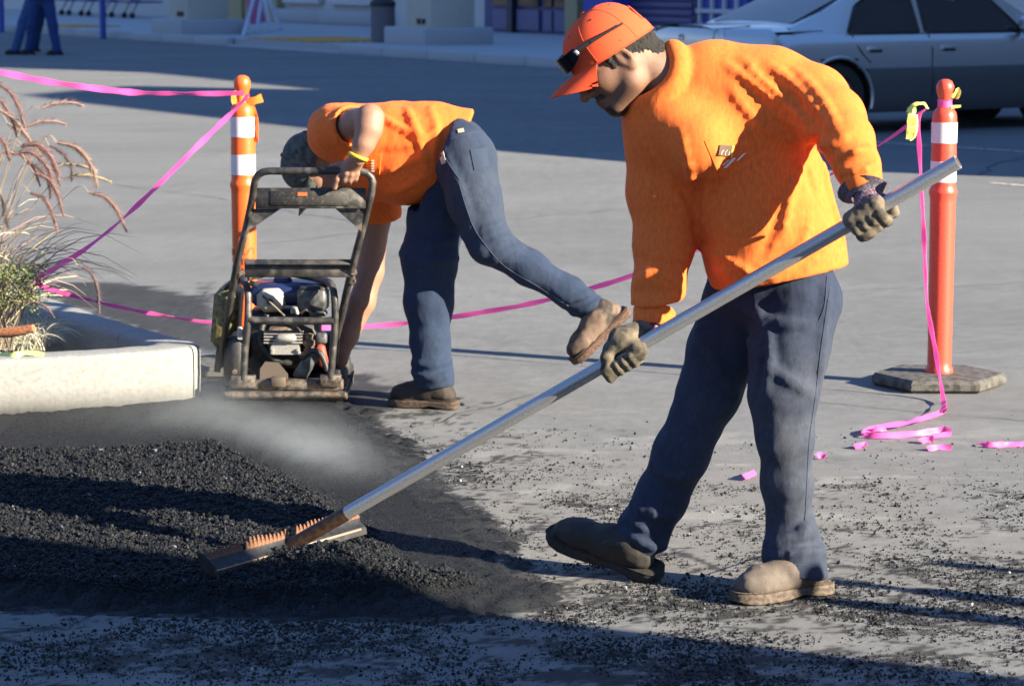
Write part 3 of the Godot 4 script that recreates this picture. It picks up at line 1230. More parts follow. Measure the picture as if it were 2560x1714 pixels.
	# blue bollards
	for q in [["tall blue steel post at the kerb beside the yellow pad", Vector3(-7.9059, 0.0000, -53.6186)], ["blue steel post beside the pale wall corner and the two standing men", Vector3(-10.7597, 0.0000, -58.4977)]]:
		var p: Vector3 = q[1]
		var o := Shape.new()
		o.lathe([Vector2(0.0, -0.05), Vector2(0.062, -0.05), Vector2(0.062, 2.0), Vector2(0.05, 2.03), Vector2(0.0, 2.04)], Transform3D(Basis(), p), 14)
		var b := obj("steel_post", o, mat(lin(0.02, 0.06, 0.30), 0.45), null)
		tag(b, q[1 - 1], "post", "blue posts")
	# folding sign with pink board
	var sg := thing("folding_sign", "folding sign board with a pink panel on pale legs", "sign", Vector3(-4.6924, 0.1400, -51.8170))
	var leg_m := mat(lin(0.42, 0.46, 0.55), 0.6)
	for q in [[Vector3(-4.9031, 0.1400, -50.6179), Vector3(-5.0198, 1.0694, -55.0000)], [Vector3(-4.8310, 0.1400, -52.4380), Vector3(-4.9967, 1.0614, -56.0000)], [Vector3(-4.6051, 0.1400, -55.0779), Vector3(-4.9967, 1.0614, -56.0000)], [Vector3(-4.6501, 0.1400, -53.3979), Vector3(-4.9507, 1.0694, -55.0000)]]:
		s = Shape.new()
		s.bar(q[0], q[1], 0.07, 0.05, 0.008)
		obj("leg", s, leg_m, sg)
	s = Shape.new()
	s.cbox(Transform3D(Basis(SU, 0.22), Vector3(-5.1052, 0.5684, -55.2000)), Vector3(0.30, 0.62, 0.02), 0.004)
	obj("board", s, mat(lin(0.55, 0.14, 0.32), 0.6), sg)
	# shopping carts nested in the recess
	var cm := mat(lin(0.25, 0.26, 0.32), 0.4, 0.6)
	var cb := mat(lin(0.02, 0.04, 0.22), 0.6)
	var ca := [-28.002, -26.453, -25.109, -23.582, -22.276]
	var cl := ["nested with the pale leg behind the standing men", "second in the row left of the blue post", "just left of the blue post", "just right of the blue post", "last in the row next to the pillar"]
	for i in 5:
		var a0: float = ca[i]
		var ct := thing("shopping_cart", "dark wire shopping cart " + cl[i], "cart", sp(a0, 5.0, 0.14), "parked shopping carts")
		s = Shape.new()
		for r in 6:
			s.bar(sp(a0 - 0.3 + r * 0.12, 4.7, 0.55), sp(a0 - 0.3 + r * 0.12, 4.66, 1.0), 0.012, 0.012, 0.0)
			s.bar(sp(a0 - 0.3 + r * 0.12, 5.5, 0.60), sp(a0 - 0.3 + r * 0.12, 5.55, 1.0), 0.012, 0.012, 0.0)
		for e in [-0.3, 0.3]:
			s.bar(sp(a0 + e, 4.66, 1.0), sp(a0 + e, 5.55, 1.0), 0.02, 0.02, 0.0)
			s.bar(sp(a0 + e, 4.70, 0.58), sp(a0 + e, 5.50, 0.60), 0.02, 0.02, 0.0)
		s.bar(sp(a0 - 0.3, 4.66, 1.0), sp(a0 + 0.3, 4.66, 1.0), 0.02, 0.02, 0.0)
		s.bar(sp(a0 - 0.3, 4.7, 0.55), sp(a0 + 0.3, 4.7, 0.55), 0.02, 0.02, 0.0)
		obj("basket", s, cm, ct)
		s = Shape.new()
		sbox(s, a0 - 0.31, a0 + 0.31, 4.72, 5.5, 0.50, 0.54, 0.01)
		obj("tray", s, cb, ct)
		for e in [-0.25, 0.25]:
			s = Shape.new()
			s.bar(sp(a0 + e, 4.75, 0.26), sp(a0 + e, 4.9, 0.52), 0.03, 0.03, 0.0)
			obj("leg", s, cm, ct)
			s = Shape.new()
			s.lathe([Vector2(0.0, -0.02), Vector2(0.07, -0.02), Vector2(0.07, 0.02), Vector2(0.0, 0.02)], Transform3D(Basis(SN, SU, Vector3.UP), sp(a0 + e, 4.75, 0.211)), 12)
			obj("wheel", s, M.dark, ct)

# ---------------------------------------------------------------- what shades the ground, outside the frame
const SL := Vector3(0.45399, 0, -0.89101)   # sideways across the sun's path
const SA_ := Vector3(0.89101, 0, 0.45399)   # along the ground towards the sun

func build_shade_casters() -> void:
	var s := Shape.new()
	var poly := [Vector2(18.85, -0.2), Vector2(18.85, 2.95), Vector2(19.6, 3.6), Vector2(21.4, 4.7), Vector2(24.6, 6.75), Vector2(25.4, 7.15), Vector2(27.85, 7.25), Vector2(27.95, 6.25), Vector2(28.15, 6.35), Vector2(31.2, 8.05), Vector2(31.7, 9.2), Vector2(33.0, 15.5), Vector2(72.0, 15.5), Vector2(72.0, -0.2)]
	s.extrude(poly, Transform3D(Basis(SL, Vector3.UP, SA_), SA_ * -0.7), 0.6)
	var t := thing("market_building", "plain tall market building with stepped gable beside the lot", "building", SL * 40.0)
	obj("wall", s, M.pale, t)
	# a box truck parked beside the work; only its shadow is in the picture
	var tr := thing("box_truck", "white box truck parked next to the work area", "truck", SL * 4.0 + SA_ * 4.5)
	var xf := Transform3D(Basis(SL, Vector3.UP, SA_), SL * 4.28 + SA_ * 4.6)
	s = Shape.new()
	s.cbox(xf * Transform3D(Basis(), Vector3(0, 1.85, 0)), Vector3(2.6, 2.5, 6.0), 0.05)
	obj("cargo_box", s, mat(lin(0.30, 0.30, 0.30), 0.6), tr)
	s = Shape.new()
	s.cbox(xf * Transform3D(Basis(), Vector3(0, 0.52, 0)), Vector3(1.9, 0.16, 6.6), 0.02)
	obj("chassis", s, M.dark, tr)
	s = Shape.new()
	s.cbox(xf * Transform3D(Basis(), Vector3(0, 1.35, 4.0)), Vector3(2.2, 1.7, 1.7), 0.2)
	obj("cab", s, mat(lin(0.35, 0.35, 0.35), 0.4), tr)
	s = Shape.new()
	s.cbox(xf * Transform3D(Basis(), Vector3(0, 0.33, -3.02)), Vector3(2.4, 0.55, 0.05), 0.02)
	obj("bumper", s, M.dark, tr)
	for q in [[-0.95, -2.0], [0.95, -2.0], [-0.95, 3.9], [0.95, 3.9]]:
		s = Shape.new()
		s.lathe([Vector2(0.0, -0.13), Vector2(0.40, -0.13), Vector2(0.43, -0.08), Vector2(0.43, 0.08), Vector2(0.40, 0.13), Vector2(0.0, 0.13)], xf * Transform3D(Basis(Vector3.UP, Vector3.RIGHT, Vector3.BACK), Vector3(q[0], 0.43, q[1])), 20)
		obj("wheel", s, M.dark, tr)

# ---------------------------------------------------------------- delineator posts
func delineator(at: Vector3, label: String, fresh: bool, lean := 0.0) -> Node3D:
	var t := thing("delineator_post", label, "delineator", at, "orange delineator posts")
	var xf := Transform3D(Basis(Vector3.BACK, lean), at)
	var om: Material = M.post_fresh if fresh else M.post
	var s := Shape.new()
	s.lathe([Vector2(0.0, 1.094), Vector2(0.012, 1.093), Vector2(0.024, 1.086), Vector2(0.0315, 1.070), Vector2(0.0305, 1.052), Vector2(0.024, 1.030), Vector2(0.019, 1.012), Vector2(0.0185, 1.000), Vector2(0.030, 0.990), Vector2(0.040, 0.978), Vector2(0.0435, 0.962), Vector2(0.044, 0.94), Vector2(0.044, 0.872), Vector2(0.0442, 0.846), Vector2(0.0448, 0.842), Vector2(0.0445, 0.72), Vector2(0.0455, 0.708), Vector2(0.0500, 0.700), Vector2(0.0500, 0.688), Vector2(0.0465, 0.678), Vector2(0.0455, 0.66), Vector2(0.0440, 0.40), Vector2(0.0425, 0.09), Vector2(0.0430, 0.07), Vector2(0.049, 0.062), Vector2(0.049, 0.048), Vector2(0.0, 0.047)], xf, 28)
	obj("tube", s, om, t)
	for b in [[0.869, 0.942], [0.731, 0.805]]:
		s = Shape.new()
		s.lathe([Vector2(0.044, b[0]), Vector2(0.0458, b[0]), Vector2(0.0458, b[1]), Vector2(0.044, b[1])], xf, 28)
		obj("reflective_band", s, M.reflector, t)
	# six-sided recycled rubber base
	s = Shape.new()
	var rings := []
	for q in [[0.225, 0.0], [0.240, 0.012], [0.240, 0.034], [0.228, 0.046], [0.10, 0.049]]:
		var ring := []
		for k in 6:
			ring.append(at + Vector3(cos(TAU * k / 6 + 0.04) * q[0], q[1], sin(TAU * k / 6 + 0.04) * q[0]))
		rings.append(ring)
	for i in rings.size() - 1:
		for k in 6:
			s.flat([rings[i][k], rings[i][(k + 1) % 6], rings[i + 1][(k + 1) % 6], rings[i + 1][k]], rings[i][k] + rings[i][(k + 1) % 6] - at * 2.0 + Vector3(0, 0.05 if i < 3 else 2.0, 0))
	s.flat(rings[4], Vector3.UP)
	s.flat(rings[0], Vector3.DOWN)
	obj("base", s, M.rubber, t)
	return t

func bent_text(words: String, size: float, at: Vector3, r: float, ang0: float, y0: float, m: Material, parent: Node) -> void:
	# letters laid round a tube, reading upwards
	var tm := TextMesh.new()
	tm.text = words
	var f := SystemFont.new()
	f.font_names = PackedStringArray(["Droid Sans"])
	tm.font = f
	tm.font_size = 64
	tm.pixel_size = size / 64.0
	tm.depth = 0.002
	tm.horizontal_alignment = HORIZONTAL_ALIGNMENT_LEFT
	var ar := tm.surface_get_arrays(0)
	var s := Shape.new()
	var vs: PackedVector3Array = ar[Mesh.ARRAY_VERTEX]
	var ix: PackedInt32Array = ar[Mesh.ARRAY_INDEX]
	for p in vs:
		var a := ang0 - p.y / r
		var rad := r + 0.0006 + (0.0012 if p.z > 0 else -0.002)
		s.put(at + Vector3(sin(a) * rad, y0 + p.x, cos(a) * rad), Vector3(sin(a), 0, cos(a)))
	for k in range(0, ix.size(), 3):
		s.tri(ix[k], ix[k + 1], ix[k + 2])
	obj("lettering", s, m, parent)

func build_delineators() -> void:
	var l := delineator(Vector3(-0.9871, 0.0000, -10.1205), "orange delineator post behind the plate compactor, tied with an orange rag", true)
	bent_text("ERS", 0.066, Vector3(-0.9871, 0.0000, -10.1205), 0.0440, 0.50, 0.36, mat(lin(0.30, 0.05, 0.02), 0.7), l)
	bent_text("UF", 0.066, Vector3(-0.9871, 0.0000, -10.1205), 0.0440, -0.95, 0.38, mat(lin(0.30, 0.05, 0.02), 0.7), l)
	delineator(Vector3(1.5315, 0.0000, -9.7806), "faded red-orange delineator post on a six-sided rubber base behind the raker", false)
	for q in [[6.06, 0.28, "delineator post standing next to the box truck"], [6.26, 0.42, "delineator post between the box truck and the lone post"], [6.58, 0.62, "lone delineator post farthest from the box truck"]]:
		delineator(SL * q[0] + SA_ * q[1], q[2], true)

# ---------------------------------------------------------------- tapes
func ribbon(s: Shape, pts: Array, width: float, step: float, twist: Array, face: Vector3) -> void:
	var path := smooth_path(pts, step)
	var rows := []
	for i in path.size():
		var f := float(i) / (path.size() - 1)
		var tg: Vector3 = (path[mini(i + 1, path.size() - 1)] - path[maxi(i - 1, 0)]).normalized()
		var k := f * (twist.size() - 1)
		var a := lerpf(twist[int(k)], twist[mini(int(k) + 1, twist.size() - 1)], k - int(k))
		a += 0.35 * sin(i * 0.9) * sin(i * 0.37 + pts.size())
		var w := tg.cross(face).normalized().rotated(tg, a) * (1.0 + 0.12 * sin(i * 1.7))
		rows.append([path[i] - w * width / 2, path[i] - w * width / 6 + tg.cross(w) * width * 0.03, path[i] + w * width / 6 - tg.cross(w) * width * 0.03, path[i] + w * width / 2])
	s.sheet(rows, 0.0008)

func build_tapes() -> void:
	var cf := Vector3(0, 0.12, 1)
	var s := Shape.new()
	ribbon(s, [Vector3(-2.1199, 1.2143, -9.4000), Vector3(-1.7775, 1.1244, -9.6200), Vector3(-1.6024, 1.0808, -9.7500), Vector3(-1.3619, 1.0415, -9.9000), Vector3(-1.1547, 1.0320, -10.0000), Vector3(-0.9772, 1.0308, -10.0600)], 0.024, 0.03, [0.2, 0.35, 0.5, 0.75, 0.4, 0.9, 1.05, 0.9], cf)
	tag(obj("flagging_tape", s, M.pink), "pink flagging tape sagging from the far kerb side to the orange-ragged post", "tape", "pink flagging tapes")
	s = Shape.new()
	ribbon(s, [Vector3(-0.9595, 1.0270, -10.0400), Vector3(-0.9753, 1.0027, -10.0200), Vector3(-1.1464, 0.8320, -9.9000), Vector3(-1.3562, 0.6255, -9.8000), Vector3(-1.4992, 0.5060, -9.7000), Vector3(-1.6178, 0.4329, -9.6600), Vector3(-1.6673, 0.4073, -9.6400)], 0.020, 0.03, [0.7, 0.5, 0.2, 0.6, 1.0, 0.5, 0.2], cf)
	ribbon(s, [Vector3(-1.6672, 0.4119, -9.6400), Vector3(-1.6683, 0.3786, -9.6600), Vector3(-1.5963, 0.3276, -9.8000), Vector3(-1.3725, 0.2264, -10.1000), Vector3(-1.1262, 0.1497, -10.3500), Vector3(-0.8910, 0.1113, -10.5000), Vector3(-0.6285, 0.1014, -10.6000), Vector3(-0.4082, 0.1168, -10.6000), Vector3(-0.1358, 0.1688, -10.5000), Vector3(0.1311, 0.2318, -10.4000), Vector3(0.4558, 0.3441, -10.2500), Vector3(0.7012, 0.4595, -10.1500), Vector3(0.9562, 0.6222, -10.0500), Vector3(1.1840, 0.7592, -9.9700), Vector3(1.3154, 0.8508, -9.9000), Vector3(1.4102, 0.9236, -9.8600), Vector3(1.4761, 0.9911, -9.8200)], 0.019, 0.04, [0.3, 0.8, 1.0, 0.9, 0.6, 0.35, 0.3, 0.35, 0.3, 0.25, 0.3, 0.6, 0.9, 1.1, 1.0], cf)
	tag(obj("flagging_tape", s, M.pink), "long pink flagging tape slung low from post to planter and on to the faded post", "tape", "pink flagging tapes")
	# loose end hanging down from the faded post to the ground
	s = Shape.new()
	ribbon(s, [Vector3(1.4580, 0.9923, -9.7400), Vector3(1.4311, 0.9596, -9.7200), Vector3(1.4381, 0.7765, -9.7000), Vector3(1.4470, 0.5796, -9.6600), Vector3(1.4556, 0.3240, -9.6000), Vector3(1.4759, 0.1650, -9.5200), Vector3(1.4878, 0.0266, -9.4200), Vector3(1.4382, 0.0300, -9.0621), Vector3(1.4380, 0.0200, -9.0782), Vector3(1.2943, 0.0200, -8.8672), Vector3(1.1863, 0.0150, -8.8032), Vector3(1.1257, 0.0120, -8.7040), Vector3(1.1529, 0.0120, -8.6548), Vector3(1.2676, 0.0120, -8.6793), Vector3(1.3586, 0.0150, -8.7279), Vector3(1.3955, 0.0200, -8.7402), Vector3(1.3944, 0.0120, -8.6875), Vector3(1.3412, 0.0100, -8.6582)], 0.020, 0.03, [1.1, 1.15, 1.0, 1.1, 1.05, 1.1, 1.0, 0.6, 0.2, 0.5, 0.1, 0.4, 0.2], Vector3(0, 0.5, 1))
	s.sheet([[Vector3(1.1590, 0.0060, -8.7554), Vector3(1.2116, 0.0060, -8.7804)], [Vector3(1.1656, 0.0300, -8.7232), Vector3(1.2015, 0.0200, -8.7906)]], 0.0008)
	tag(obj("flagging_tape", s, M.pink), "loose pink tape hanging from the faded post and lying in a heap on the ground", "tape", "pink flagging tapes")
	# wraps round the necks
	s = Shape.new()
	var c := Vector3(1.5315, 0.0000, -9.7806)
	for k in 3:
		var loop := []
		for i in 15:
			var a := TAU * i / 14.0
			loop.append(c + Vector3(cos(a) * 0.0245, 0.992 + k * 0.009 + 0.004 * sin(a * 2 + k), sin(a) * 0.0245))
		ribbon(s, loop, 0.022, 0.012, [PI / 2 + 0.2, PI / 2 - 0.2, PI / 2 + 0.1], Vector3.UP)
	tag(obj("tape_knot", s, M.pink), "pink tape wound round the neck of the faded post", "tape")
	s = Shape.new()
	c = Vector3(-0.9871, 0.0000, -10.1205)
	for k in 3:
		var loop := []
		for i in 15:
			var a := TAU * i / 14.0
			loop.append(c + Vector3(cos(a) * 0.0235, 0.990 + k * 0.011 + 0.005 * sin(a * 2 + k), sin(a) * 0.0235))
		ribbon(s, loop, 0.024, 0.012, [PI / 2 + 0.3, PI / 2 - 0.3, PI / 2 + 0.2], Vector3.UP)
	ribbon(s, [c + Vector3(0.02, 0.995, 0.02), c + Vector3(0.05, 1.003, 0.025), c + Vector3(0.075, 1.012, 0.02)], 0.03, 0.01, [0.3, 0.6, 0.1], cf)
	ribbon(s, [c + Vector3(0.03, 0.985, 0.01), c + Vector3(0.049, 0.94, 0.01), c + Vector3(0.052, 0.90, 0.012), c + Vector3(0.049, 0.85, 0.012)], 0.022, 0.012, [0.3, 0.7, 0.5], cf)
	ribbon(s, [c + Vector3(-0.025, 0.99, 0.02), c + Vector3(-0.03, 1.02, 0.022), c + Vector3(-0.018, 1.035, 0.022)], 0.02, 0.01, [0.3, 0.6], cf)
	var rag := mat(lin(0.85, 0.22, 0.03), 0.6)
	rag.backlight_enabled = true
	rag.backlight = Color(0.5, 0.3, 0.1)
	tag(obj("rag", s, rag), "orange plastic rag tied round the neck of the post behind the compactor", "rag")
	# yellow caution ribbon on the faded post
	c = Vector3(1.5315, 0.0000, -9.7806)
	var ylw := mat(lin(0.72, 0.68, 0.16), 0.5)
	ylw.backlight_enabled = true
	ylw.backlight = Color(0.45, 0.45, 0.2)
	s = Shape.new()
	ribbon(s, [Vector3(1.4640, 1.0000, -9.7400), Vector3(1.4317, 1.0128, -9.7000), Vector3(1.4044, 1.0041, -9.6900), Vector3(1.3926, 0.9796, -9.6900)], 0.024, 0.01, [0.2, 0.5, 0.6, 0.3], Vector3(0, 0.6, 1))
	ribbon(s, [Vector3(1.4029, 0.9975, -9.7000), Vector3(1.4021, 0.9538, -9.6880), Vector3(1.3995, 0.9156, -9.6860), Vector3(1.3975, 0.8878, -9.6900)], 0.030, 0.01, [0.05, 0.1, -0.05], cf)
	ribbon(s, [Vector3(1.3975, 0.8878, -9.6900), Vector3(1.4140, 0.9025, -9.7000), Vector3(1.4196, 0.9301, -9.7000), Vector3(1.4203, 0.9730, -9.7000)], 0.018, 0.01, [0.9, 0.6, 0.9], cf)
	var cau := obj("caution_ribbon", s, ylw)
	tag(cau, "yellow caution ribbon with black letters looped from the faded post", "ribbon")
	var tm := TextMesh.new()
	tm.text = "TRUCT"
	var fnt := SystemFont.new()
	fnt.font_names = PackedStringArray(["Droid Sans"])
	tm.font = fnt
	tm.font_size = 40
	tm.pixel_size = 0.00048
	tm.depth = 0.0006
	tm.material = M.black
	var lt := MeshInstance3D.new()
	lt.name = "lettering"
	lt.mesh = tm
	cau.add_child(lt, true)
	lt.position = Vector3(1.4019, 0.9469, -9.6750)
	lt.rotation = Vector3(0, 0, -PI / 2 + 0.05)
	s = Shape.new()
	ribbon(s, [c + Vector3(0.022, 1.03, 0.012), c + Vector3(0.034, 1.045, 0.016), c + Vector3(0.044, 1.06, 0.014), c + Vector3(0.046, 1.04, 0.016), c + Vector3(0.038, 1.025, 0.018)], 0.014, 0.006, [0.2, 0.9, 0.4, 1.2], cf)
	ribbon(s, [c + Vector3(0.02, 0.995, 0.02), c + Vector3(0.035, 0.998, 0.02), c + Vector3(0.054, 1.0, 0.02)], 0.010, 0.008, [0.2, 0.5], cf)
	obj("knot", s, ylw, cau)
	# torn scraps on the ground
	var scraps := [
		["torn pink scrap by the raker's rear trouser leg", [Vector3(0.9304, 0.0100, -8.2987), Vector3(0.9476, 0.0120, -8.3102), Vector3(0.9567, 0.0080, -8.2948)]],
		["short straight pink scrap between the raker's legs", [Vector3(0.6791, 0.0120, -7.9428), Vector3(0.6987, 0.0160, -7.9630), Vector3(0.7200, 0.0100, -8.0300)]],
		["tiny curled pink scrap near the tape heap", [Vector3(1.0677, 0.0080, -8.4704), Vector3(1.0891, 0.0120, -8.4791), Vector3(1.1062, 0.0100, -8.5061), Vector3(1.0963, 0.0080, -8.4704)]],
		["flat pink scrap in the crumbs below the tape heap", [Vector3(1.2905, 0.0080, -8.4394), Vector3(1.3315, 0.0100, -8.4591), Vector3(1.3689, 0.0080, -8.4549)]],
		["thin pink scrap curling out beneath the tape heap", [Vector3(1.2872, 0.0080, -8.5650), Vector3(1.3101, 0.0120, -8.5901), Vector3(1.3309, 0.0080, -8.5809)]],
		["long pink strip lying by itself beyond the tape heap", [Vector3(1.4690, 0.0080, -8.5491), Vector3(1.4898, 0.0120, -8.4948), Vector3(1.5595, 0.0080, -8.5174), Vector3(1.6584, 0.0080, -8.5332)]]]
	for q in scraps:
		s = Shape.new()
		ribbon(s, q[1], 0.018, 0.012, [0.2, 0.8, 0.3, 0.9], Vector3(0, 0.8, 0.6))
		tag(obj("tape_scrap", s, M.pink), q[0], "scrap", "pink tape scraps")

# ---------------------------------------------------------------- plate compactor
func tube_part(called: String, pts: Array, r: float, m: Material, parent: Node, step := 0.02) -> MeshInstance3D:
	var s := Shape.new()
	s.tube(smooth_path(pts, step), r, 12)
	return obj(called, s, m, parent)

func box_part(called: String, c: Vector3, size: Vector3, m: Material, parent: Node, bev := 0.006, turn := Basis()) -> MeshInstance3D:
	var s := Shape.new()
	s.cbox(Transform3D(turn, c), size, bev)
	return obj(called, s, m, parent)

func bolt(c: Vector3, r: float, dir: Vector3, m: Material, parent: Node) -> void:
	var s := Shape.new()
	var y := dir.normalized()
	var x := y.cross(Vector3(0.3, 0.9, 0.2)).normalized()
	s.lathe([Vector2(0, r * 0.9), Vector2(r * 0.8, r * 0.9), Vector2(r, r * 0.6), Vector2(r, -r * 0.4)], Transform3D(Basis(x, y, x.cross(y)), c), 6)
	obj("bolt", s, m, parent)

func build_compactor() -> void:
	var t := thing("plate_compactor", "grimy black plate compactor with bent handle hoop beside the planter", "compactor", Vector3(-0.7854, -0.0257, -9.4500))
	var black := tri_tex(mat(lin(0.030, 0.030, 0.032), 0.5), M.t_dirt, 4.0, M.b_grain, 0.06)
	var blue := mat(lin(0.012, 0.02, 0.075), 0.35)
	var cream := tri_tex(mat(lin(0.50, 0.46, 0.40), 0.6), M.t_soft, 4.0)
	var grey := tri_tex(mat(lin(0.095, 0.10, 0.11), 0.5), M.t_dirt, 2.5)
	var alloy := tri_tex(mat(lin(0.42, 0.40, 0.37), 0.45, 0.35), M.t_soft, 3.0, M.b_grain, 0.05)
	var brown := tri_tex(mat(lin(0.17, 0.13, 0.10), 0.7), M.t_dirt, 5.0, M.b_grain, 0.1)
	var yellow := tri_tex(mat(lin(0.20, 0.17, 0.055), 0.6), M.t_dirt, 4.0)
	# base plate with rounded front lip
	var s := Shape.new()
	var rows := []
	var w: float = 0.4146
	var c := Vector3(-0.7702, 0.0247, -9.2700)
	var by := 0.012
	var prof := [Vector2(0.50, by + 0.06), Vector2(0.44, by + 0.012), Vector2(0.10, by + 0.010), Vector2(0.03, by + 0.014), Vector2(0.004, by + 0.024), Vector2(0.0, by + 0.034), Vector2(0.004, by + 0.044), Vector2(0.016, by + 0.048), Vector2(0.05, by + 0.036), Vector2(0.42, by + 0.036), Vector2(0.49, by + 0.075)]
	for e in [-0.5, -0.485, 0.485, 0.5]:
		var ring := []
		for p in prof:
			var q: Vector2 = p
			if absf(e) > 0.49:
				q = Vector2(lerpf(p.x, 0.25, 0.02), lerpf(p.y, by + 0.03, 0.2))
			ring.append(Vector3(c.x + e * w, q.y, -9.25 - q.x))
		rows.append(ring)
	s.loft(rows, true, true, true)
	var plate := obj("base_plate", s, M.rusty, t)
	# cross beam that carries the frame, with a notch and two feet
	box_part("beam", Vector3(-0.7724, 0.0710, -9.3400), Vector3(0.3902, 0.0379, 0.05), M.rusty, plate, 0.006)
	box_part("notch", Vector3(-0.7977, 0.0855, -9.3050), Vector3(0.0493, 0.0348, 0.03), tri_tex(mat(lin(0.10, 0.075, 0.055), 0.7), M.t_soft, 5.0), plate, 0.003)
	box_part("foot", Vector3(-0.9170, 0.0870, -9.3050), Vector3(0.0841, 0.0435, 0.03), M.rusty, plate, 0.003)
	box_part("foot", Vector3(-0.6188, 0.0900, -9.3050), Vector3(0.0725, 0.0406, 0.03), M.rusty, plate, 0.003)
	# exciter housing and lower deck behind
	box_part("engine_deck", Vector3(-0.7971, 0.0650, -9.5500), Vector3(0.40, 0.02, 0.34), black, t, 0.006)
	s = Shape.new()
	s.lathe([Vector2(0, -0.15), Vector2(0.06, -0.15), Vector2(0.075, -0.13), Vector2(0.075, 0.13), Vector2(0.06, 0.15), Vector2(0, 0.15)], Transform3D(Basis(Vector3.UP, Vector3.RIGHT, Vector3.BACK), Vector3(c.x, 0.14, -9.65)), 20)
	obj("exciter_housing", s, black, t)
	for q in [[-0.16, -9.41], [0.17, -9.41], [-0.16, -9.67], [0.17, -9.67]]:
		s = Shape.new()
		s.lathe([Vector2(0, 0), Vector2(0.028, 0), Vector2(0.034, 0.03), Vector2(0.028, 0.06), Vector2(0, 0.06)], Transform3D(Basis(), Vector3(c.x + q[0], 0.055, q[1])), 14)
		obj("rubber_mount", s, M.dark, t)
	# roll cage in front of the engine
	var cage := tube_part("cage", [Vector3(-0.9164, 0.0938, -9.3000), Vector3(-0.9091, 0.1961, -9.3000), Vector3(-0.8989, 0.2937, -9.3000), Vector3(-0.8971, 0.3867, -9.3100), Vector3(-0.9037, 0.4155, -9.3200), Vector3(-0.9168, 0.4299, -9.3500), Vector3(-0.8845, 0.4313, -9.4700), Vector3(-0.8098, 0.4352, -9.5700)], 0.0125, M.machine, t)
	tube_part("tube", [Vector3(-0.6184, 0.0998, -9.3000), Vector3(-0.6084, 0.2112, -9.3000), Vector3(-0.6017, 0.3041, -9.3000), Vector3(-0.6039, 0.3820, -9.3000), Vector3(-0.6138, 0.4155, -9.3200), Vector3(-0.6402, 0.4273, -9.3600), Vector3(-0.7276, 0.4290, -9.4900), Vector3(-0.8176, 0.4330, -9.5900)], 0.0125, M.machine, cage)
	tube_part("crossbar", [Vector3(-0.8929, 0.2997, -9.3000), Vector3(-0.8479, 0.2973, -9.2950), Vector3(-0.6697, 0.2958, -9.2950), Vector3(-0.6062, 0.2967, -9.3000)], 0.0133, M.machine, cage)
	tube_part("tube", [Vector3(-0.8924, 0.4133, -9.3900), Vector3(-0.8392, 0.3838, -9.5500), Vector3(-0.7341, 0.3815, -9.5700), Vector3(-0.6334, 0.4133, -9.3900)], 0.0103, black, cage)
	tube_part("tube", [Vector3(-0.9247, 0.4276, -9.3700), Vector3(-0.9689, 0.4063, -9.4500), Vector3(-0.9917, 0.3650, -9.4900), Vector3(-1.0109, 0.2279, -9.5100), Vector3(-1.0281, 0.0895, -9.5100)], 0.0118, black, cage)
	# handle hoop
	var hoop := tube_part("handle", [Vector3(-1.0088, 0.1200, -9.4600), Vector3(-0.9852, 0.2393, -9.3800), Vector3(-0.9627, 0.3361, -9.3200), Vector3(-0.9276, 0.4857, -9.2260), Vector3(-0.8942, 0.6005, -9.1700), Vector3(-0.8647, 0.7116, -9.1200), Vector3(-0.8496, 0.7864, -9.0920), Vector3(-0.8371, 0.8086, -9.0850), Vector3(-0.8136, 0.8204, -9.0810), Vector3(-0.7645, 0.8219, -9.0800), Vector3(-0.6277, 0.8219, -9.0800), Vector3(-0.5025, 0.8204, -9.0810), Vector3(-0.4768, 0.8130, -9.0830), Vector3(-0.4614, 0.7923, -9.0900), Vector3(-0.4638, 0.7551, -9.1030), Vector3(-0.4915, 0.6494, -9.1480), Vector3(-0.5329, 0.5045, -9.2160), Vector3(-0.5577, 0.4088, -9.2750), Vector3(-0.5796, 0.3198, -9.3300), Vector3(-0.6018, 0.2293, -9.3870), Vector3(-0.6160, 0.1285, -9.4540)], 0.0126, M.machine, t)
	var pn := Transform3D(Basis(Vector3.RIGHT, -0.10), Vector3(-0.6670, 0.7297, -9.1120))
	s = Shape.new()
	s.cbox(pn, Vector3(0.3655, 0.0687, 0.006), 0.002)
	obj("panel", s, M.machine, hoop)
	s = Shape.new()
	s.cbox(pn * Transform3D(Basis(), Vector3(-0.0029, 0.0, 0.006)), Vector3(0.2594, 0.0481, 0.003), 0.001)
	obj("sticker", s, tri_tex(mat(lin(0.40, 0.385, 0.36), 0.6), M.t_paint, 5.0), hoop)
	s = Shape.new()
	s.cbox(pn * Transform3D(Basis(), Vector3(-0.0262, 0.0131, 0.0085)), Vector3(0.0321, 0.0117, 0.002), 0.0)
	obj("warning_label", s, mat(lin(0.42, 0.10, 0.02), 0.6), hoop)
	for q in [[[Vector2(0, 0), Vector2(-1, 0), Vector2(-1.16, -1.0)], Vector3(-0.7671, 0.6935, -9.1280), 0.0994], [[Vector2(0, 0), Vector2(1, 0), Vector2(0.88, -1.0)], Vector3(-0.5858, 0.6935, -9.1280), 0.0965]]:
		var tri_p := []
		for p in q[0]:
			tri_p.append(p * Vector2(q[2], q[2] * 0.78))
		s = Shape.new()
		s.extrude(tri_p, Transform3D(Basis(), q[1]), 0.005)
		obj("gusset", s, M.machine, hoop)
	s = Shape.new()
	s.cbox(Transform3D(Basis(Vector3.RIGHT, -0.5), Vector3(-0.7193, 0.5045, -9.2160)), Vector3(0.3605, 0.0205, 0.012), 0.003)
	obj("channel", s, M.machine, hoop)
	s = Shape.new()
	s.cbox(Transform3D(Basis(), Vector3(-0.7210, 0.4745, -9.2330)), Vector3(0.3605, 0.0440, 0.008), 0.003)
	obj("channel", s, M.machine, hoop)
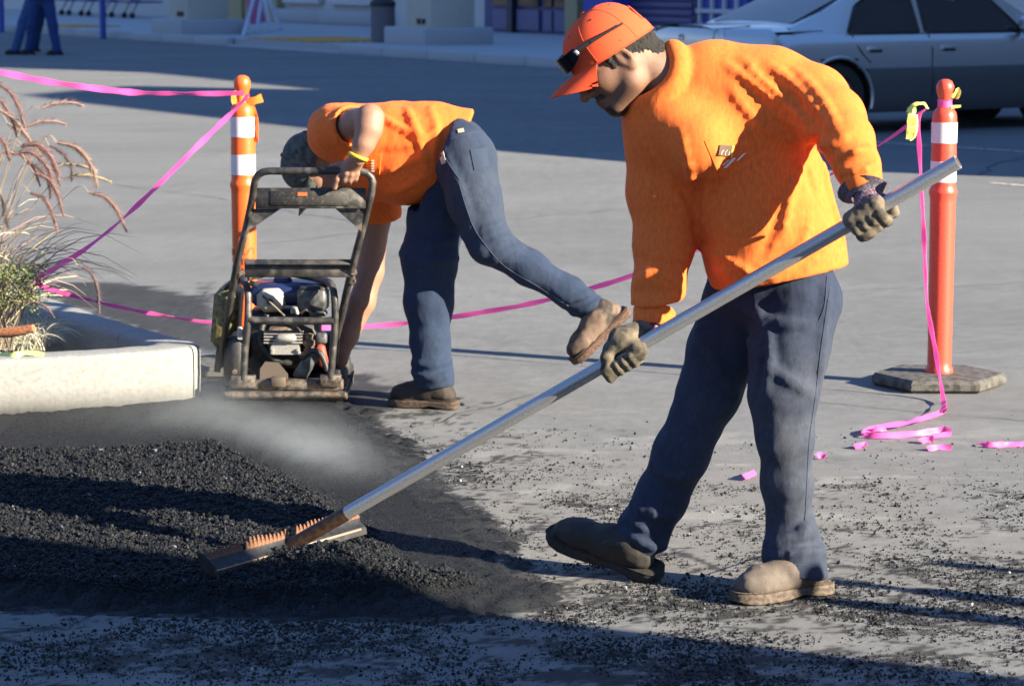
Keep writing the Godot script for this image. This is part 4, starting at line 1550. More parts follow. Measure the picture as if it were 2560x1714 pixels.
	for q in [Vector3(-0.9099, 0.4666, -9.2380), Vector3(-0.5343, 0.4698, -9.2360), Vector3(-0.5387, 0.4362, -9.2570)]:
		bolt(q, 0.013, Vector3(0, 0, 1), M.rusty, hoop)
	# engine
	var e := box_part("engine", Vector3(-0.7922, 0.2125, -9.5100), Vector3(0.25, 0.20, 0.20), black, t, 0.02)
	s = Shape.new()
	s.cbox(Transform3D(Basis(), Vector3(-0.7828, 0.3687, -9.5100)), Vector3(0.25, 0.075, 0.20), 0.022)
	obj("fuel_tank", s, blue, e)
	s = Shape.new()
	s.lathe([Vector2(0, 0.022), Vector2(0.028, 0.022), Vector2(0.033, 0.016), Vector2(0.034, 0.0), Vector2(0.026, -0.006), Vector2(0.018, -0.02)], Transform3D(Basis(), Vector3(-0.7945, 0.4001, -9.4900)), 20)
	obj("fuel_cap", s, blue, e)
	# cream muffler shield with outlet
	s = Shape.new()
	s.cbox(Transform3D(Basis(Vector3.UP, 0.35), Vector3(-0.8275, 0.3535, -9.4100)), Vector3(0.0962, 0.0802, 0.07), 0.022)
	var mf := obj("muffler", s, cream, e)
	tube_part("outlet", [Vector3(-0.8288, 0.3499, -9.3900), Vector3(-0.8272, 0.3542, -9.3550)], 0.012, M.rusty, mf, 0.02)
	s = Shape.new()
	s.lathe([Vector2(0, 0.003), Vector2(0.0095, 0.003), Vector2(0.0095, -0.01)], Transform3D(Basis(Vector3.RIGHT, Vector3.BACK, Vector3.DOWN), Vector3(-0.8269, 0.3546, -9.3520)), 14)
	obj("opening", s, M.dark, mf)
	tube_part("rod", [Vector3(-0.8518, 0.3759, -9.3500), Vector3(-0.8249, 0.3523, -9.3460), Vector3(-0.7780, 0.3067, -9.3500)], 0.004, M.rusty, mf)
	# grey air cleaner box
	s = Shape.new()
	s.cbox(Transform3D(Basis(Vector3.UP, -0.1), Vector3(-0.6825, 0.3592, -9.4000)), Vector3(0.1020, 0.0816, 0.08), 0.012)
	var ac := obj("air_cleaner", s, grey, e)
	s = Shape.new()
	s.cbox(Transform3D(Basis(Vector3.UP, -0.1), Vector3(-0.6821, 0.3970, -9.4000)), Vector3(0.0933, 0.0146, 0.075), 0.008)
	obj("lid", s, black, ac)
	s = Shape.new()
	s.cbox(Transform3D(Basis(Vector3.UP, -0.1), Vector3(-0.6643, 0.3106, -9.3900)), Vector3(0.0583, 0.0175, 0.05), 0.006)
	obj("neck", s, grey, ac)
	# cylinder head and valve cover
	s = Shape.new()
	s.cbox(Transform3D(Basis(), Vector3(-0.7840, 0.2171, -9.4100)), Vector3(0.1137, 0.0962, 0.10), 0.012)
	var head := obj("cylinder_head", s, brown, e)
	for k in 4:
		s = Shape.new()
		s.cbox(Transform3D(Basis(), Vector3(-0.7820, 0.2471, -9.3900) - Vector3(0, k * 0.0103, 0)), Vector3(0.1312, 0.004, 0.12), 0.0)
		obj("fin", s, alloy, head)
	s = Shape.new()
	s.extrude([Vector2(-0.038, 0.020), Vector2(0.038, 0.020), Vector2(0.050, -0.008), Vector2(0.050, -0.030), Vector2(-0.050, -0.030), Vector2(-0.050, -0.008)], Transform3D(Basis(), Vector3(-0.7758, 0.2049, -9.3450)), 0.016)
	var vc := obj("valve_cover", s, alloy, head)
	s = Shape.new()
	s.cbox(Transform3D(Basis(), Vector3(-0.7717, 0.2334, -9.3350)), Vector3(0.070, 0.030, 0.045), 0.010)
	obj("dome", s, alloy, vc)
	for q in [Vector3(-0.8182, 0.1901, -9.3320), Vector3(-0.7316, 0.1916, -9.3320), Vector3(-0.8200, 0.1823, -9.3340), Vector3(-0.7274, 0.1823, -9.3340)]:
		bolt(q, 0.006, Vector3(0, 0, 1), alloy, vc)
	# carburettor, levers and pipes
	s = Shape.new()
	s.lathe([Vector2(0, -0.035), Vector2(0.018, -0.035), Vector2(0.022, -0.02), Vector2(0.016, -0.012), Vector2(0.026, 0.0), Vector2(0.026, 0.012), Vector2(0.017, 0.016), Vector2(0.020, 0.032), Vector2(0, 0.036)], Transform3D(Basis(), Vector3(-0.6954, 0.2089, -9.3700)), 16)
	obj("carburettor", s, brown, e)
	box_part("recoil_switch", Vector3(-0.6529, 0.2278, -9.3650), Vector3(0.0379, 0.0379, 0.03), grey, e, 0.006)
	tube_part("lever", [Vector3(-0.7510, 0.3172, -9.3500), Vector3(-0.7440, 0.3441, -9.3400), Vector3(-0.7324, 0.3140, -9.3400)], 0.007, alloy, e)
	tube_part("linkage", [Vector3(-0.7204, 0.3170, -9.3400), Vector3(-0.7020, 0.3297, -9.3350), Vector3(-0.6846, 0.3170, -9.3400)], 0.005, M.rusty, e)
	tube_part("hose", [Vector3(-0.8413, 0.3046, -9.3900), Vector3(-0.8612, 0.2467, -9.3700), Vector3(-0.8470, 0.1862, -9.3700), Vector3(-0.8114, 0.1499, -9.3700), Vector3(-0.7545, 0.1408, -9.3700)], 0.012, black, e)
	tube_part("hose", [Vector3(-0.7206, 0.1574, -9.3600), Vector3(-0.6821, 0.1891, -9.3500), Vector3(-0.6524, 0.1709, -9.3500), Vector3(-0.6334, 0.1165, -9.3500)], 0.010, black, e)
	s = Shape.new()
	s.extrude([Vector2(-0.045, -0.04), Vector2(0.05, -0.04), Vector2(0.05, -0.018), Vector2(0.018, 0.022), Vector2(-0.028, 0.026), Vector2(-0.045, 0.0)], Transform3D(Basis(Vector3.RIGHT, -0.5), Vector3(-0.8176, 0.1210, -9.3500)), 0.02)
	obj("skid_guard", s, tri_tex(mat(lin(0.085, 0.062, 0.047), 0.7), M.t_soft, 5.0), t)
	s = Shape.new()
	s.cbox(Transform3D(Basis(Vector3.BACK, -0.55), Vector3(-0.7066, 0.1332, -9.3700)), Vector3(0.05, 0.11, 0.03), 0.006)
	obj("belt_guard", s, grey, t)
	s = Shape.new()
	s.cbox(Transform3D(Basis(Vector3.BACK, 0.2), Vector3(-0.6551, 0.1623, -9.4100)), Vector3(0.035, 0.08, 0.05), 0.01)
	obj("filler_cap", s, mat(lin(0.32, 0.05, 0.03), 0.6), t)
	# left flank: dented yellow tank and black belt housing
	s = Shape.new()
	s.cbox(Transform3D(Basis(Vector3.BACK, -0.09), Vector3(-0.9950, 0.2815, -9.5700)), Vector3(0.085, 0.20, 0.26), 0.02)
	obj("water_tank", s, yellow, t)
	s = Shape.new()
	s.cbox(Transform3D(Basis(Vector3.BACK, -0.06), Vector3(-0.9488, 0.1492, -9.4700)), Vector3(0.085, 0.19, 0.20), 0.03)
	var bh := obj("belt_housing", s, black, t)
	bolt(Vector3(-0.9308, 0.2330, -9.3600), 0.012, Vector3(0, 0, 1), alloy, bh)
	bolt(Vector3(-0.9520, 0.1119, -9.3600), 0.010, Vector3(0, 0, 1), M.rusty, bh)
	box_part("latch", Vector3(-0.9321, 0.2481, -9.3600), Vector3(0.018, 0.04, 0.012), alloy, bh, 0.004)

# ---------------------------------------------------------------- asphalt lute
func build_rake() -> void:
	var la := Vector3(-0.7262, 0.0739, -6.4600)
	var lb := Vector3(-0.3848, 0.0878, -6.9100)
	var t := thing("asphalt_rake", "long steel asphalt rake with rusty upturned teeth held by the raker", "rake", Vector3(-0.5222, 0.0804, -6.7200))
	var top := Vector3(0.9952, 1.0644, -6.1500)
	var foot := Vector3(-0.5524, 0.0736, -6.6900)
	var s := Shape.new()
	var pp := []
	for k in 12:
		pp.append(foot.lerp(top, k / 11.0))
	s.tube(pp, 0.0165, 16, true)
	var shaft := obj("shaft", s, M.steel, t)
	s = Shape.new()
	var ax := (top - foot).normalized()
	var sx := ax.cross(Vector3.UP).normalized()
	s.lathe([Vector2(0.0, 0.0009), Vector2(0.012, 0.0009), Vector2(0.012, -0.03)], Transform3D(Basis(sx, ax, sx.cross(ax)), top), 16)
	obj("bore", s, mat(lin(0.05, 0.03, 0.02), 0.9), shaft)
	s = Shape.new()
	var q := []
	for k in 7:
		q.append(foot.lerp(top, -0.012 + k * 0.018))
	s.tube(q, 0.0176, 16, true)
	obj("socket", s, tri_tex(mat(lin(0.10, 0.055, 0.032), 0.6, 0.3), M.t_dirt, 4.0), t)
	# the head: a bent blade with teeth standing on its back edge
	var u := (lb - la).normalized()
	var back := Vector3.UP.cross(u).normalized()
	if back.z > 0:
		back = -back
	var rows := []
	var L := la.distance_to(lb)
	for k in 26:
		var c := la + u * L * k / 25.0
		var sag := 0.006 * sin(k * 0.5) * 0.4
		rows.append([c - back * 0.017 + Vector3(0, -0.026, 0), c - back * 0.015 + Vector3(0, -0.012 + sag, 0), c - back * 0.009 + Vector3(0, -0.005 + sag, 0), c + back * 0.004 + Vector3(0, 0.003 + sag, 0), c + back * 0.009 + Vector3(0, 0.014, 0)])
	s = Shape.new()
	s.sheet(rows, 0.0045)
	var blade_m := tri_tex(mat(lin(0.026, 0.027, 0.032), 0.5, 0.3), M.t_dirt, 4.0)
	var blade := obj("blade", s, blade_m, t)
	s = Shape.new()
	s.bar(la + u * 0.22 - back * 0.0155 + Vector3(0, -0.010, 0), la + u * 0.01 - back * 0.0155 + Vector3(0, -0.010, 0), 0.004, 0.004, 0.001)
	s.bar(la + u * (L - 0.30) - back * 0.0155 + Vector3(0, -0.010, 0), la + u * (L - 0.02) - back * 0.0155 + Vector3(0, -0.010, 0), 0.006, 0.006, 0.001)
	obj("worn_edge", s, mat(lin(0.34, 0.25, 0.19), 0.45, 0.4), blade)
	# end wing
	s = Shape.new()
	s.extrude([Vector2(-0.03, -0.055), Vector2(-0.012, -0.03), Vector2(0.004, -0.018), Vector2(0.028, 0.004), Vector2(0.034, 0.034), Vector2(0.012, 0.030), Vector2(-0.022, 0.008), Vector2(-0.036, -0.03)], Transform3D(Basis(back, Vector3.UP, u), la - u * 0.002), 0.005)
	obj("end_wing", s, blade_m, blade)
	var rust := tri_tex(mat(lin(0.21, 0.085, 0.038), 0.7, 0.1), M.t_dirt, 9.0)
	var tooth := Shape.new()
	tooth.loft([[Vector3(-0.0075, 0, -0.003), Vector3(0.0075, 0, -0.003), Vector3(0.0075, 0, 0.003), Vector3(-0.0075, 0, 0.003)], [Vector3(-0.005, 0.013, -0.0028), Vector3(0.005, 0.013, -0.0028), Vector3(0.005, 0.013, 0.0028), Vector3(-0.005, 0.013, 0.0028)], [Vector3(-0.002, 0.026, -0.0018), Vector3(0.002, 0.026, -0.0018), Vector3(0.002, 0.026, 0.0018), Vector3(-0.002, 0.026, 0.0018)]], true, true, true)
	var tm := tooth.mesh()
	tm.surface_set_material(0, rust)
	var n := 40
	for k in n:
		if k in [9, 21]:
			continue
		var o := MeshInstance3D.new()
		o.name = "tooth"
		o.mesh = tm
		t.add_child(o, true)
		o.transform = Transform3D(Basis(u, (Vector3.UP + back * 0.35 + u * rng.randf_range(-0.12, 0.12)).normalized(), back).orthonormalized().scaled_local(Vector3(1, rng.randf_range(0.75, 1.1), 1)), la + u * L * (k + 0.7) / n + back * 0.009 + Vector3(0, 0.012, 0) - t.position)

# ---------------------------------------------------------------- parked sedan
func build_car() -> void:
	var yaw := deg_to_rad(30.0)
	var fw := Vector3(cos(yaw), 0, -sin(yaw))
	var rt := Vector3(sin(yaw), 0, cos(yaw))
	var wheel := Vector3(2.7889, 0.0000, -24.1707)
	var xf := Transform3D(Basis(fw, Vector3.UP, rt), wheel - rt * 0.74)
	var t := thing("parked_sedan", "silver four-door sedan with darker lower body parked behind the raker", "car", xf.origin)
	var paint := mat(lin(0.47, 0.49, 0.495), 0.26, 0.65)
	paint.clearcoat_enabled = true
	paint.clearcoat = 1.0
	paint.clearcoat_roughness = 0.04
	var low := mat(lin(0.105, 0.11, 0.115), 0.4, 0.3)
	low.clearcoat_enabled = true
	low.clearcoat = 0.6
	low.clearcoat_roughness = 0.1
	var glass := mat(lin(0.010, 0.014, 0.022), 0.04)
	glass.metallic_specular = 0.7
	var chrome := mat(lin(0.5, 0.52, 0.55), 0.2, 0.8)
	var X := []
	var x := -1.02
	while x < 3.70:
		X.append(x)
		x += 0.02 if x < -0.7 else (0.05 if x < 3.2 else 0.05)
	# body skin up to the belt: levels with inset from the widest line
	var lev := [[0.18, 0.055], [0.24, 0.02], [0.34, 0.005], [0.46, 0.0], [0.565, 0.0], [0.575, 0.012], [0.66, 0.010], [0.74, 0.018], [0.80, 0.035], [0.845, 0.07], [0.875, 0.115]]
	var up := Shape.new()
	var dn := Shape.new()
	for sd in [1.0, -1.0]:
		var idu := []
		for sh in [0, 1]:
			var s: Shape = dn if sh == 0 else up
			var rows := []
			for xx in X:
				var hw: float = car_half(xx)
				var row := []
				for k in lev.size():
					if sh == 0 and k > 5 or sh == 1 and k < 5:
						continue
					var yy: float = lev[k][0]
					var end := 0.0
					if xx < -0.6:   # deck edge rises, bumper tucks under
						yy = lerpf(yy, yy + (0.05 if k > 7 else 0.0), 1.0)
						end = 0.05 * smoothstep(0.55, 0.18, yy)
					row.append(xf * Vector3(xx + end, yy, sd * (hw - lev[k][1])))
				rows.append(row)
			# leave out the wheel arches
			var base := s.v.size()
			var m: int = rows[0].size()
			for i in rows.size():
				for j in m:
					var a: Vector3 = rows[mini(i + 1, rows.size() - 1)][j] - rows[maxi(i - 1, 0)][j]
					var b: Vector3 = rows[i][mini(j + 1, m - 1)] - rows[i][maxi(j - 1, 0)]
					var g := a.cross(b).normalized()
					if g.dot(xf.basis * Vector3(-0.3 if X[i] < -0.9 else 0.0, 0.1, sd)) < 0:
						g = -g
					s.put(rows[i][j], g)
			for i in rows.size() - 1:
				for j in m - 1:
					var mid: Vector3 = xf.affine_inverse() * ((rows[i][j] + rows[i + 1][j + 1]) / 2.0)
					if Vector2(mid.x, mid.y - 0.31).length() < 0.355 or Vector2(mid.x - 2.67, mid.y - 0.31).length() < 0.355:
						continue
					s.quad(base + i * m + j, base + i * m + j + 1, base + (i + 1) * m + j + 1, base + (i + 1) * m + j)
	# rear face
	for sh in [0, 1]:
		var s: Shape = dn if sh == 0 else up
		var rows := []
		for yy in ([0.24, 0.34, 0.46, 0.575] if sh == 0 else [0.575, 0.66, 0.74, 0.82, 0.88, 0.925]):
			var row := []
			for k in 17:
				var z: float = lerpf(-1.0, 1.0, k / 16.0)
				var hw: float = 0.60 - (0.0 if yy < 0.8 else (yy - 0.8) * 0.5)
				var bulge: float = 0.06 * (1.0 - z * z) + (0.05 * smoothstep(0.55, 0.18, yy) * -1.0)
				if yy > 0.88:
					bulge -= 0.03
				row.append(xf * Vector3(-1.02 - bulge, yy, z * hw))
			rows.append(row)
		s.sheet(rows, 0.0, -fw)
	# trunk lid and hood
	var rows2 := []
	for k in 15:
		var xx: float = lerpf(-1.04, -0.10, k / 14.0)
		var row := []
		for j in 13:
			var z: float = lerpf(-1.0, 1.0, j / 12.0)
			var hw := car_half(maxf(xx, -1.0)) - 0.115
			row.append(xf * Vector3(xx, 0.925 + 0.025 * (1.0 - z * z) + 0.02 * k / 14.0 - 0.04 * pow(absf(z), 6.0), z * hw))
		rows2.append(row)
	up.sheet(rows2, 0.0, Vector3.UP)
	rows2 = []
	for k in 12:
		var xx: float = lerpf(2.30, 3.66, k / 11.0)
		var row := []
		for j in 9:
			var z: float = lerpf(-1.0, 1.0, j / 8.0)
			row.append(xf * Vector3(xx, 0.90 - 0.16 * pow(k / 11.0, 2.0) + 0.03 * (1.0 - z * z), z * (car_half(xx) - 0.115)))
		rows2.append(row)
	up.sheet(rows2, 0.0, Vector3.UP)
	# greenhouse: pillars and roof as one shell, panes set into it
	rows2 = []
	var gh := [[-0.42, 0.925, 0.69], [-0.05, 1.06, 0.655], [0.30, 1.22, 0.61], [0.62, 1.335, 0.585], [1.0, 1.38, 0.575], [1.4, 1.375, 0.58], [1.72, 1.30, 0.60], [2.05, 1.12, 0.65], [2.42, 0.91, 0.70]]
	for g in gh:
		var row := []
		for j in 13:
			var a: float = lerpf(-1.0, 1.0, j / 12.0)
			row.append(xf * Vector3(g[0], g[1] + 0.02 * (1.0 - a * a), a * g[2]))
		rows2.append(row)
	up.sheet(rows2, 0.0, Vector3.UP)
	for sd in [1.0, -1.0]:
		var side := []
		for g in gh:
			var row := []
			for j in 5:
				var f := j / 4.0
				row.append(xf * Vector3(g[0], lerpf(0.865, g[1], f), sd * lerpf(0.765, g[2], f)))
			side.append(row)
		up.sheet(side, 0.0, rt * sd + Vector3.UP * 0.3)
	var body := obj("body", up, paint, t)
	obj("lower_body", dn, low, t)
	# rear window and side panes
	var s := Shape.new()
	s.sheet([[xf * Vector3(-0.33, 0.968, -0.60), xf * Vector3(-0.33, 0.978, 0.0), xf * Vector3(-0.33, 0.968, 0.60)], [xf * Vector3(0.12, 1.155, -0.565), xf * Vector3(0.12, 1.172, 0.0), xf * Vector3(0.12, 1.155, 0.565)], [xf * Vector3(0.55, 1.325, -0.52), xf * Vector3(0.55, 1.345, 0.0), xf * Vector3(0.55, 1.325, 0.52)]], 0.006, Vector3(0, 1, 0) - fw)
	obj("rear_window", s, glass, t)
	for sd in [1.0, -1.0]:
		for w in [[[0.15, 0.875], [0.93, 0.875], [0.90, 1.30], [0.60, 1.28], [0.30, 1.12]], [[1.01, 0.875], [2.12, 0.875], [1.70, 1.27], [0.98, 1.31]]]:
			var pts := []
			for p in w:
				var f: float = (p[1] - 0.865) / 0.47
				pts.append(xf * Vector3(p[0], p[1], sd * (lerpf(0.765, 0.575, f) + 0.012)))
			s = Shape.new()
			s.flat(pts, rt * sd)
			var pane := obj("side_window", s, glass, t)
			var fr := Shape.new()
			for k in pts.size():
				fr.bar(pts[k], pts[(k + 1) % pts.size()], 0.022, 0.012, 0.003, rt)
			obj("frame", fr, M.black, pane)
		# belt trim, body moulding, door gaps and handles
		s = Shape.new()
		s.bar(xf * Vector3(0.12, 0.869, sd * 0.772), xf * Vector3(2.2, 0.869, sd * 0.772), 0.012, 0.012, 0.003)
		obj("belt_trim", s, chrome, body)
		for dx in [[0.18, 0.62], [1.02, 0.30], [2.12, 0.22]]:
			s = Shape.new()
			var gap := []
			for k in 9:
				var yy: float = lerpf(0.86, dx[1], k / 8.0)
				var xo := 0.0
				if dx[0] < 0.5:
					xo = 0.16 * pow(k / 8.0, 2.0)
				gap.append(xf * Vector3(dx[0] + xo, yy, sd * (car_half(1.0) - car_inset(yy) + 0.001)))
			s.tube(gap, 0.005, 5)
			obj("door_gap", s, M.black, body)
		for hx in [0.38, 1.20]:
			s = Shape.new()
			s.cbox(xf * Transform3D(Basis(), Vector3(hx, 0.735, sd * (car_half(1.0) - 0.014))), Vector3(0.17, 0.052, 0.012), 0.005)
			var hd := obj("door_handle", s, paint, t)
			s = Shape.new()
			s.cbox(xf * Transform3D(Basis(), Vector3(hx + 0.01, 0.722, sd * (car_half(1.0) - 0.005))), Vector3(0.13, 0.022, 0.012), 0.004)
			obj("recess", s, M.black, hd)
		# mirror
		s = Shape.new()
		s.cbox(xf * Transform3D(Basis(Vector3.UP, 0.2 * sd), Vector3(2.06, 0.945, sd * 0.90)), Vector3(0.10, 0.13, 0.19), 0.04)
		var mr := obj("mirror", s, paint, t)
		s = Shape.new()
		s.bar(xf * Vector3(2.08, 0.88, sd * 0.76), xf * Vector3(2.07, 0.90, sd * 0.86), 0.05, 0.04, 0.01)
		obj("arm", s, M.black, mr)
		# tail lamps
		s = Shape.new()
		s.sheet([[xf * Vector3(-1.062, 0.66, sd * 0.30), xf * Vector3(-1.05, 0.66, sd * 0.45), xf * Vector3(-1.02, 0.66, sd * 0.585), xf * Vector3(-0.985, 0.66, sd * 0.665)], [xf * Vector3(-1.062, 0.75, sd * 0.30), xf * Vector3(-1.05, 0.75, sd * 0.45), xf * Vector3(-1.02, 0.75, sd * 0.585), xf * Vector3(-0.985, 0.75, sd * 0.665)]], 0.03, -fw)
		var tl := obj("tail_lamp", s, mat(lin(0.35, 0.02, 0.015), 0.15), t)
		s = Shape.new()
		s.sheet([[xf * Vector3(-1.045, 0.755, sd * 0.50), xf * Vector3(-1.02, 0.755, sd * 0.585), xf * Vector3(-0.985, 0.755, sd * 0.665)], [xf * Vector3(-1.045, 0.785, sd * 0.50), xf * Vector3(-1.02, 0.785, sd * 0.585), xf * Vector3(-0.985, 0.785, sd * 0.665)]], 0.03, -fw)
		obj("clear_lens", s, mat(lin(0.5, 0.42, 0.36), 0.15), tl)
		# wheels in dark arches
		for wx in [0.0, 2.67]:
			var wt := Transform3D(Basis(Vector3.UP, Vector3.BACK, Vector3.RIGHT), Vector3(wx, 0.31, sd * 0.74))
			s = Shape.new()
			s.lathe([Vector2(0.20, -0.10), Vector2(0.285, -0.10), Vector2(0.31, -0.075), Vector2(0.31, 0.075), Vector2(0.285, 0.10), Vector2(0.205, 0.10), Vector2(0.19, 0.08)], xf * wt, 32)
			var ty := obj("wheel", s, M.dark, t)
			s = Shape.new()
			s.lathe([Vector2(0.20, -0.09), Vector2(0.20, 0.07), Vector2(0.17, 0.05), Vector2(0.06, 0.07), Vector2(0.0, 0.075)] if sd > 0 else [Vector2(0.20, 0.09), Vector2(0.20, -0.07), Vector2(0.06, -0.07), Vector2(0.0, -0.075)], xf * wt, 24)
			obj("rim", s, chrome, ty)
			s = Shape.new()
			s.lathe([Vector2(0.36, -0.01), Vector2(0.36, 0.14 - 0.5), Vector2(0.0, 0.14 - 0.5)] if sd > 0 else [Vector2(0.36, 0.01), Vector2(0.36, 0.36), Vector2(0.0, 0.36)], xf * wt.translated(Vector3(0, 0.0, sd * 0.10)), 24)
			obj("wheel_well", s, M.dark, t)
			s = Shape.new()
			var lip := []
			for k in 25:
				var a := lerpf(-0.25, PI + 0.25, k / 24.0)
				lip.append(xf * Vector3(wx + cos(a) * 0.362, 0.31 + sin(a) * 0.362, sd * (0.868 - 0.01)))
			s.tube(lip, 0.017, 8)
			obj("arch_lip", s, paint if wx < 9.0 else low, body)
	# plate, emblem, boot seam, floor
	s = Shape.new()
	s.cbox(xf * Transform3D(Basis(), Vector3(-1.085, 0.69, 0.0)), Vector3(0.012, 0.15, 0.32), 0.003)
	obj("number_plate", s, mat(lin(0.6, 0.6, 0.62), 0.5), t)
	s = Shape.new()
	var em := []
	for k in 17:
		em.append(xf * Vector3(-1.083, 0.845 + 0.026 * sin(TAU * k / 16), 0.036 * cos(TAU * k / 16)))
	s.tube(em, 0.006, 6, false)
	s.tube([xf * Vector3(-1.083, 0.862, -0.022), xf * Vector3(-1.086, 0.845, 0.0), xf * Vector3(-1.083, 0.862, 0.022)], 0.005, 6)
	obj("emblem", s, chrome, body)
	s = Shape.new()
	for sd in [1.0]:
		s.tube([xf * Vector3(-1.055, 0.66, sd * 0.42), xf * Vector3(-1.052, 0.80, sd * 0.44), xf * Vector3(-1.035, 0.92, sd * 0.455), xf * Vector3(-0.7, 0.944, sd * 0.50)], 0.004, 5)
	obj("boot_seam", s, M.black, body)
	s = Shape.new()
	s.cbox(xf * Transform3D(Basis(), Vector3(1.3, 0.24, 0)), Vector3(4.3, 0.05, 1.35), 0.02)
	obj("floor_pan", s, M.dark, t)
	s = Shape.new()
	s.cbox(xf * Transform3D(Basis(), Vector3(1.2, 0.60, 0)), Vector3(2.6, 0.5, 1.2), 0.05)
	obj("cabin", s, M.dark, t)

func car_inset(y: float) -> float:
	return lerpf(0.010, 0.075, smoothstep(0.72, 0.86, y)) if y > 0.575 else 0.0

func car_half(x: float) -> float:
	if x < -0.5:
		var f := clampf((-0.5 - x) / 0.52, 0.0, 1.0)
		return 0.865 - 0.245 * pow(f, 2.6) - 0.02 * f
	if x > 2.9:
		var f := clampf((x - 2.9) / 0.78, 0.0, 1.0)
		return 0.868 - 0.25 * pow(f, 2.2)
	return 0.868

# ---------------------------------------------------------------- people
class SkinPaint extends Paint:
	var base := Color(0.30, 0.16, 0.10)
	var o := Vector3.ZERO
	var fr := Basis()
	var beard := false
	var n: FastNoiseLite
	func color(p: Vector3, _n: Vector3) -> Color:
		var k := base
		var v := 1.0 + 0.10 * n.get_noise_3dv(p * 40.0)
		k = Color(k.r * v, k.g * v, k.b * v)
		var q := fr.inverse() * (p - o)   # x forward, y up, z side
		if q.length() < 0.2:
			# lips
			if q.x > 0.085 and absf(q.z) < 0.024 and q.y < -0.074 and q.y > -0.094:
				k = k.lerp(Color(0.20, 0.075, 0.06), 0.7)
			# brows
			if q.x > 0.07 and absf(q.z) > 0.010 and absf(q.z) < 0.055 and absf(q.y - 0.010) < 0.006:
				k = k.lerp(Color(0.02, 0.014, 0.012), 0.85)
			# eyes
			var e := Vector3(q.x - 0.082, q.y + 0.014, absf(q.z) - 0.031)
			if e.length() < 0.0135 and q.x > 0.088:
				k = Color(0.05, 0.035, 0.03) if absf(q.y + 0.017) < 0.0045 else k * 0.75
			if beard:
				var st := n.get_noise_3dv(p * 260.0) * 0.35
				var mo := q.x > 0.075 and absf(q.z) < 0.034 and q.y < -0.062 and q.y > -0.076
				var go := q.x > 0.058 and absf(q.z) < 0.030 and q.y < -0.098
				if mo or go:
					k = k.lerp(Color(0.012, 0.009, 0.008), 0.86 + st)
				elif q.x > 0.015 and q.y < -0.070:
					k = k.lerp(Color(0.05, 0.035, 0.03), clampf(0.22 + st * 0.6, 0.0, 1.0))
		return k

class Worn extends Paint:
	# cloth, leather: a colour with dust and grime in noise patches
	var base := Color(0.026, 0.036, 0.066)
	var dust := Color(0.10, 0.095, 0.09)
	var cen := Vector3.ZERO
	var rad := 0.2
	var most := 0.0
	var stain := Color(0.015, 0.013, 0.012)
	var stained := 0.0
	var n: FastNoiseLite
	func color(p: Vector3, _n: Vector3) -> Color:
		var a := n.get_noise_3dv(p * 9.0)
		var b := n.get_noise_3dv(p * 45.0 + Vector3(5, 2, 1))
		var k := base * (1.0 + 0.16 * a + 0.10 * b)
		if most > 0.0:
			var f := clampf(1.0 - p.distance_to(cen) / rad, 0.0, 1.0)
			k = k.lerp(dust, clampf(most * f * (0.9 + 0.6 * a + 0.35 * b), 0.0, 0.9))
		if stained > 0.0:
			k = k.lerp(stain, clampf((a + b * 0.6 + stained - 0.6) * 1.6, 0.0, 0.9))
		k.a = 1.0
		return k

class GlovePaint extends Paint:
	var cuff := Vector3.ZERO
	var axis := Vector3.DOWN
	var across := Vector3.RIGHT
	var stripe := 0.06
	var n: FastNoiseLite
	func color(p: Vector3, _n: Vector3) -> Color:
		var a := n.get_noise_3dv(p * 30.0)
		var b := n.get_noise_3dv(p * 120.0)
		var t := (p - cuff).dot(axis)
		var k := Color(0.17, 0.138, 0.098) * (1.0 + 0.35 * b)
		k = k.lerp(Color(0.035, 0.030, 0.026), clampf(0.22 + a * 1.5 + b * 0.6, 0.0, 0.88))
		if t < stripe + 0.006 * a:
			var s := sin((p - cuff).dot(across) * 900.0)
			k = Color(0.045, 0.040, 0.085) if s > -0.1 else (Color(0.30, 0.27, 0.32) if s > -0.75 else Color(0.28, 0.06, 0.09))
			k = k.lerp(Color(0.10, 0.08, 0.075), clampf(0.3 + a, 0.0, 0.7))
		k.a = 1.0
		return k

func worn(base: Color, n: FastNoiseLite) -> Worn:
	var w := Worn.new()
	w.base = base
	w.n = n
	return w

const EYE := Vector3(0, 1.51, 0)

# a raised or sunk crease along points found on the surface
func fold(F: Field, pts: Array, r: float, sink: float, mode := 0, k := 0.02) -> void:
	var path := smooth_path(pts, 0.022)
	var runs := [[]]
	for i in path.size():
		var p: Vector3 = path[i]
		var dir := (p - EYE).normalized()
		var q := F.hit(p, dir, 0.75)
		if q.distance_to(p) > 0.74:
			runs.append([])
			continue
		var f := sin(PI * float(i) / (path.size() - 1))
		var deep := lerpf(r * 1.05 if mode == 0 else -r * 0.95, sink, sqrt(f))
		runs[-1].append(q + dir * deep)
	for q in runs:
		for i in q.size() - 1:
			F.cone(q[i], q[i + 1], r, r, k, mode)

# a cloth piece lying on the surface: corners in order, seen from the eye
func patch(F: Field, c: Array, nu: int, nv: int, lift: float, thick: float) -> Shape:
	var rows := []
	for i in nu + 1:
		var row := []
		for j in nv + 1:
			var u := float(i) / nu
			var v := float(j) / nv
			var p: Vector3 = c[0].lerp(c[1], v).lerp(c[3].lerp(c[2], v), u)
			var dir := (p - EYE).normalized()
			row.append(F.hit(p, dir, 0.9) - dir * lift)
		rows.append(row)
	var s := Shape.new()
	s.sheet(rows, thick, EYE - rows[0][0])
	return s

func seam(F: Field, pts: Array, r: float, sink := 0.0) -> Shape:
	var q := []
	for p in smooth_path(pts, 0.012):
		var dir: Vector3 = (p - EYE).normalized()
		q.append(F.hit(p, dir, 0.9) + dir * sink)
	var s := Shape.new()
	s.tube(q, r, 5, false)
	return s

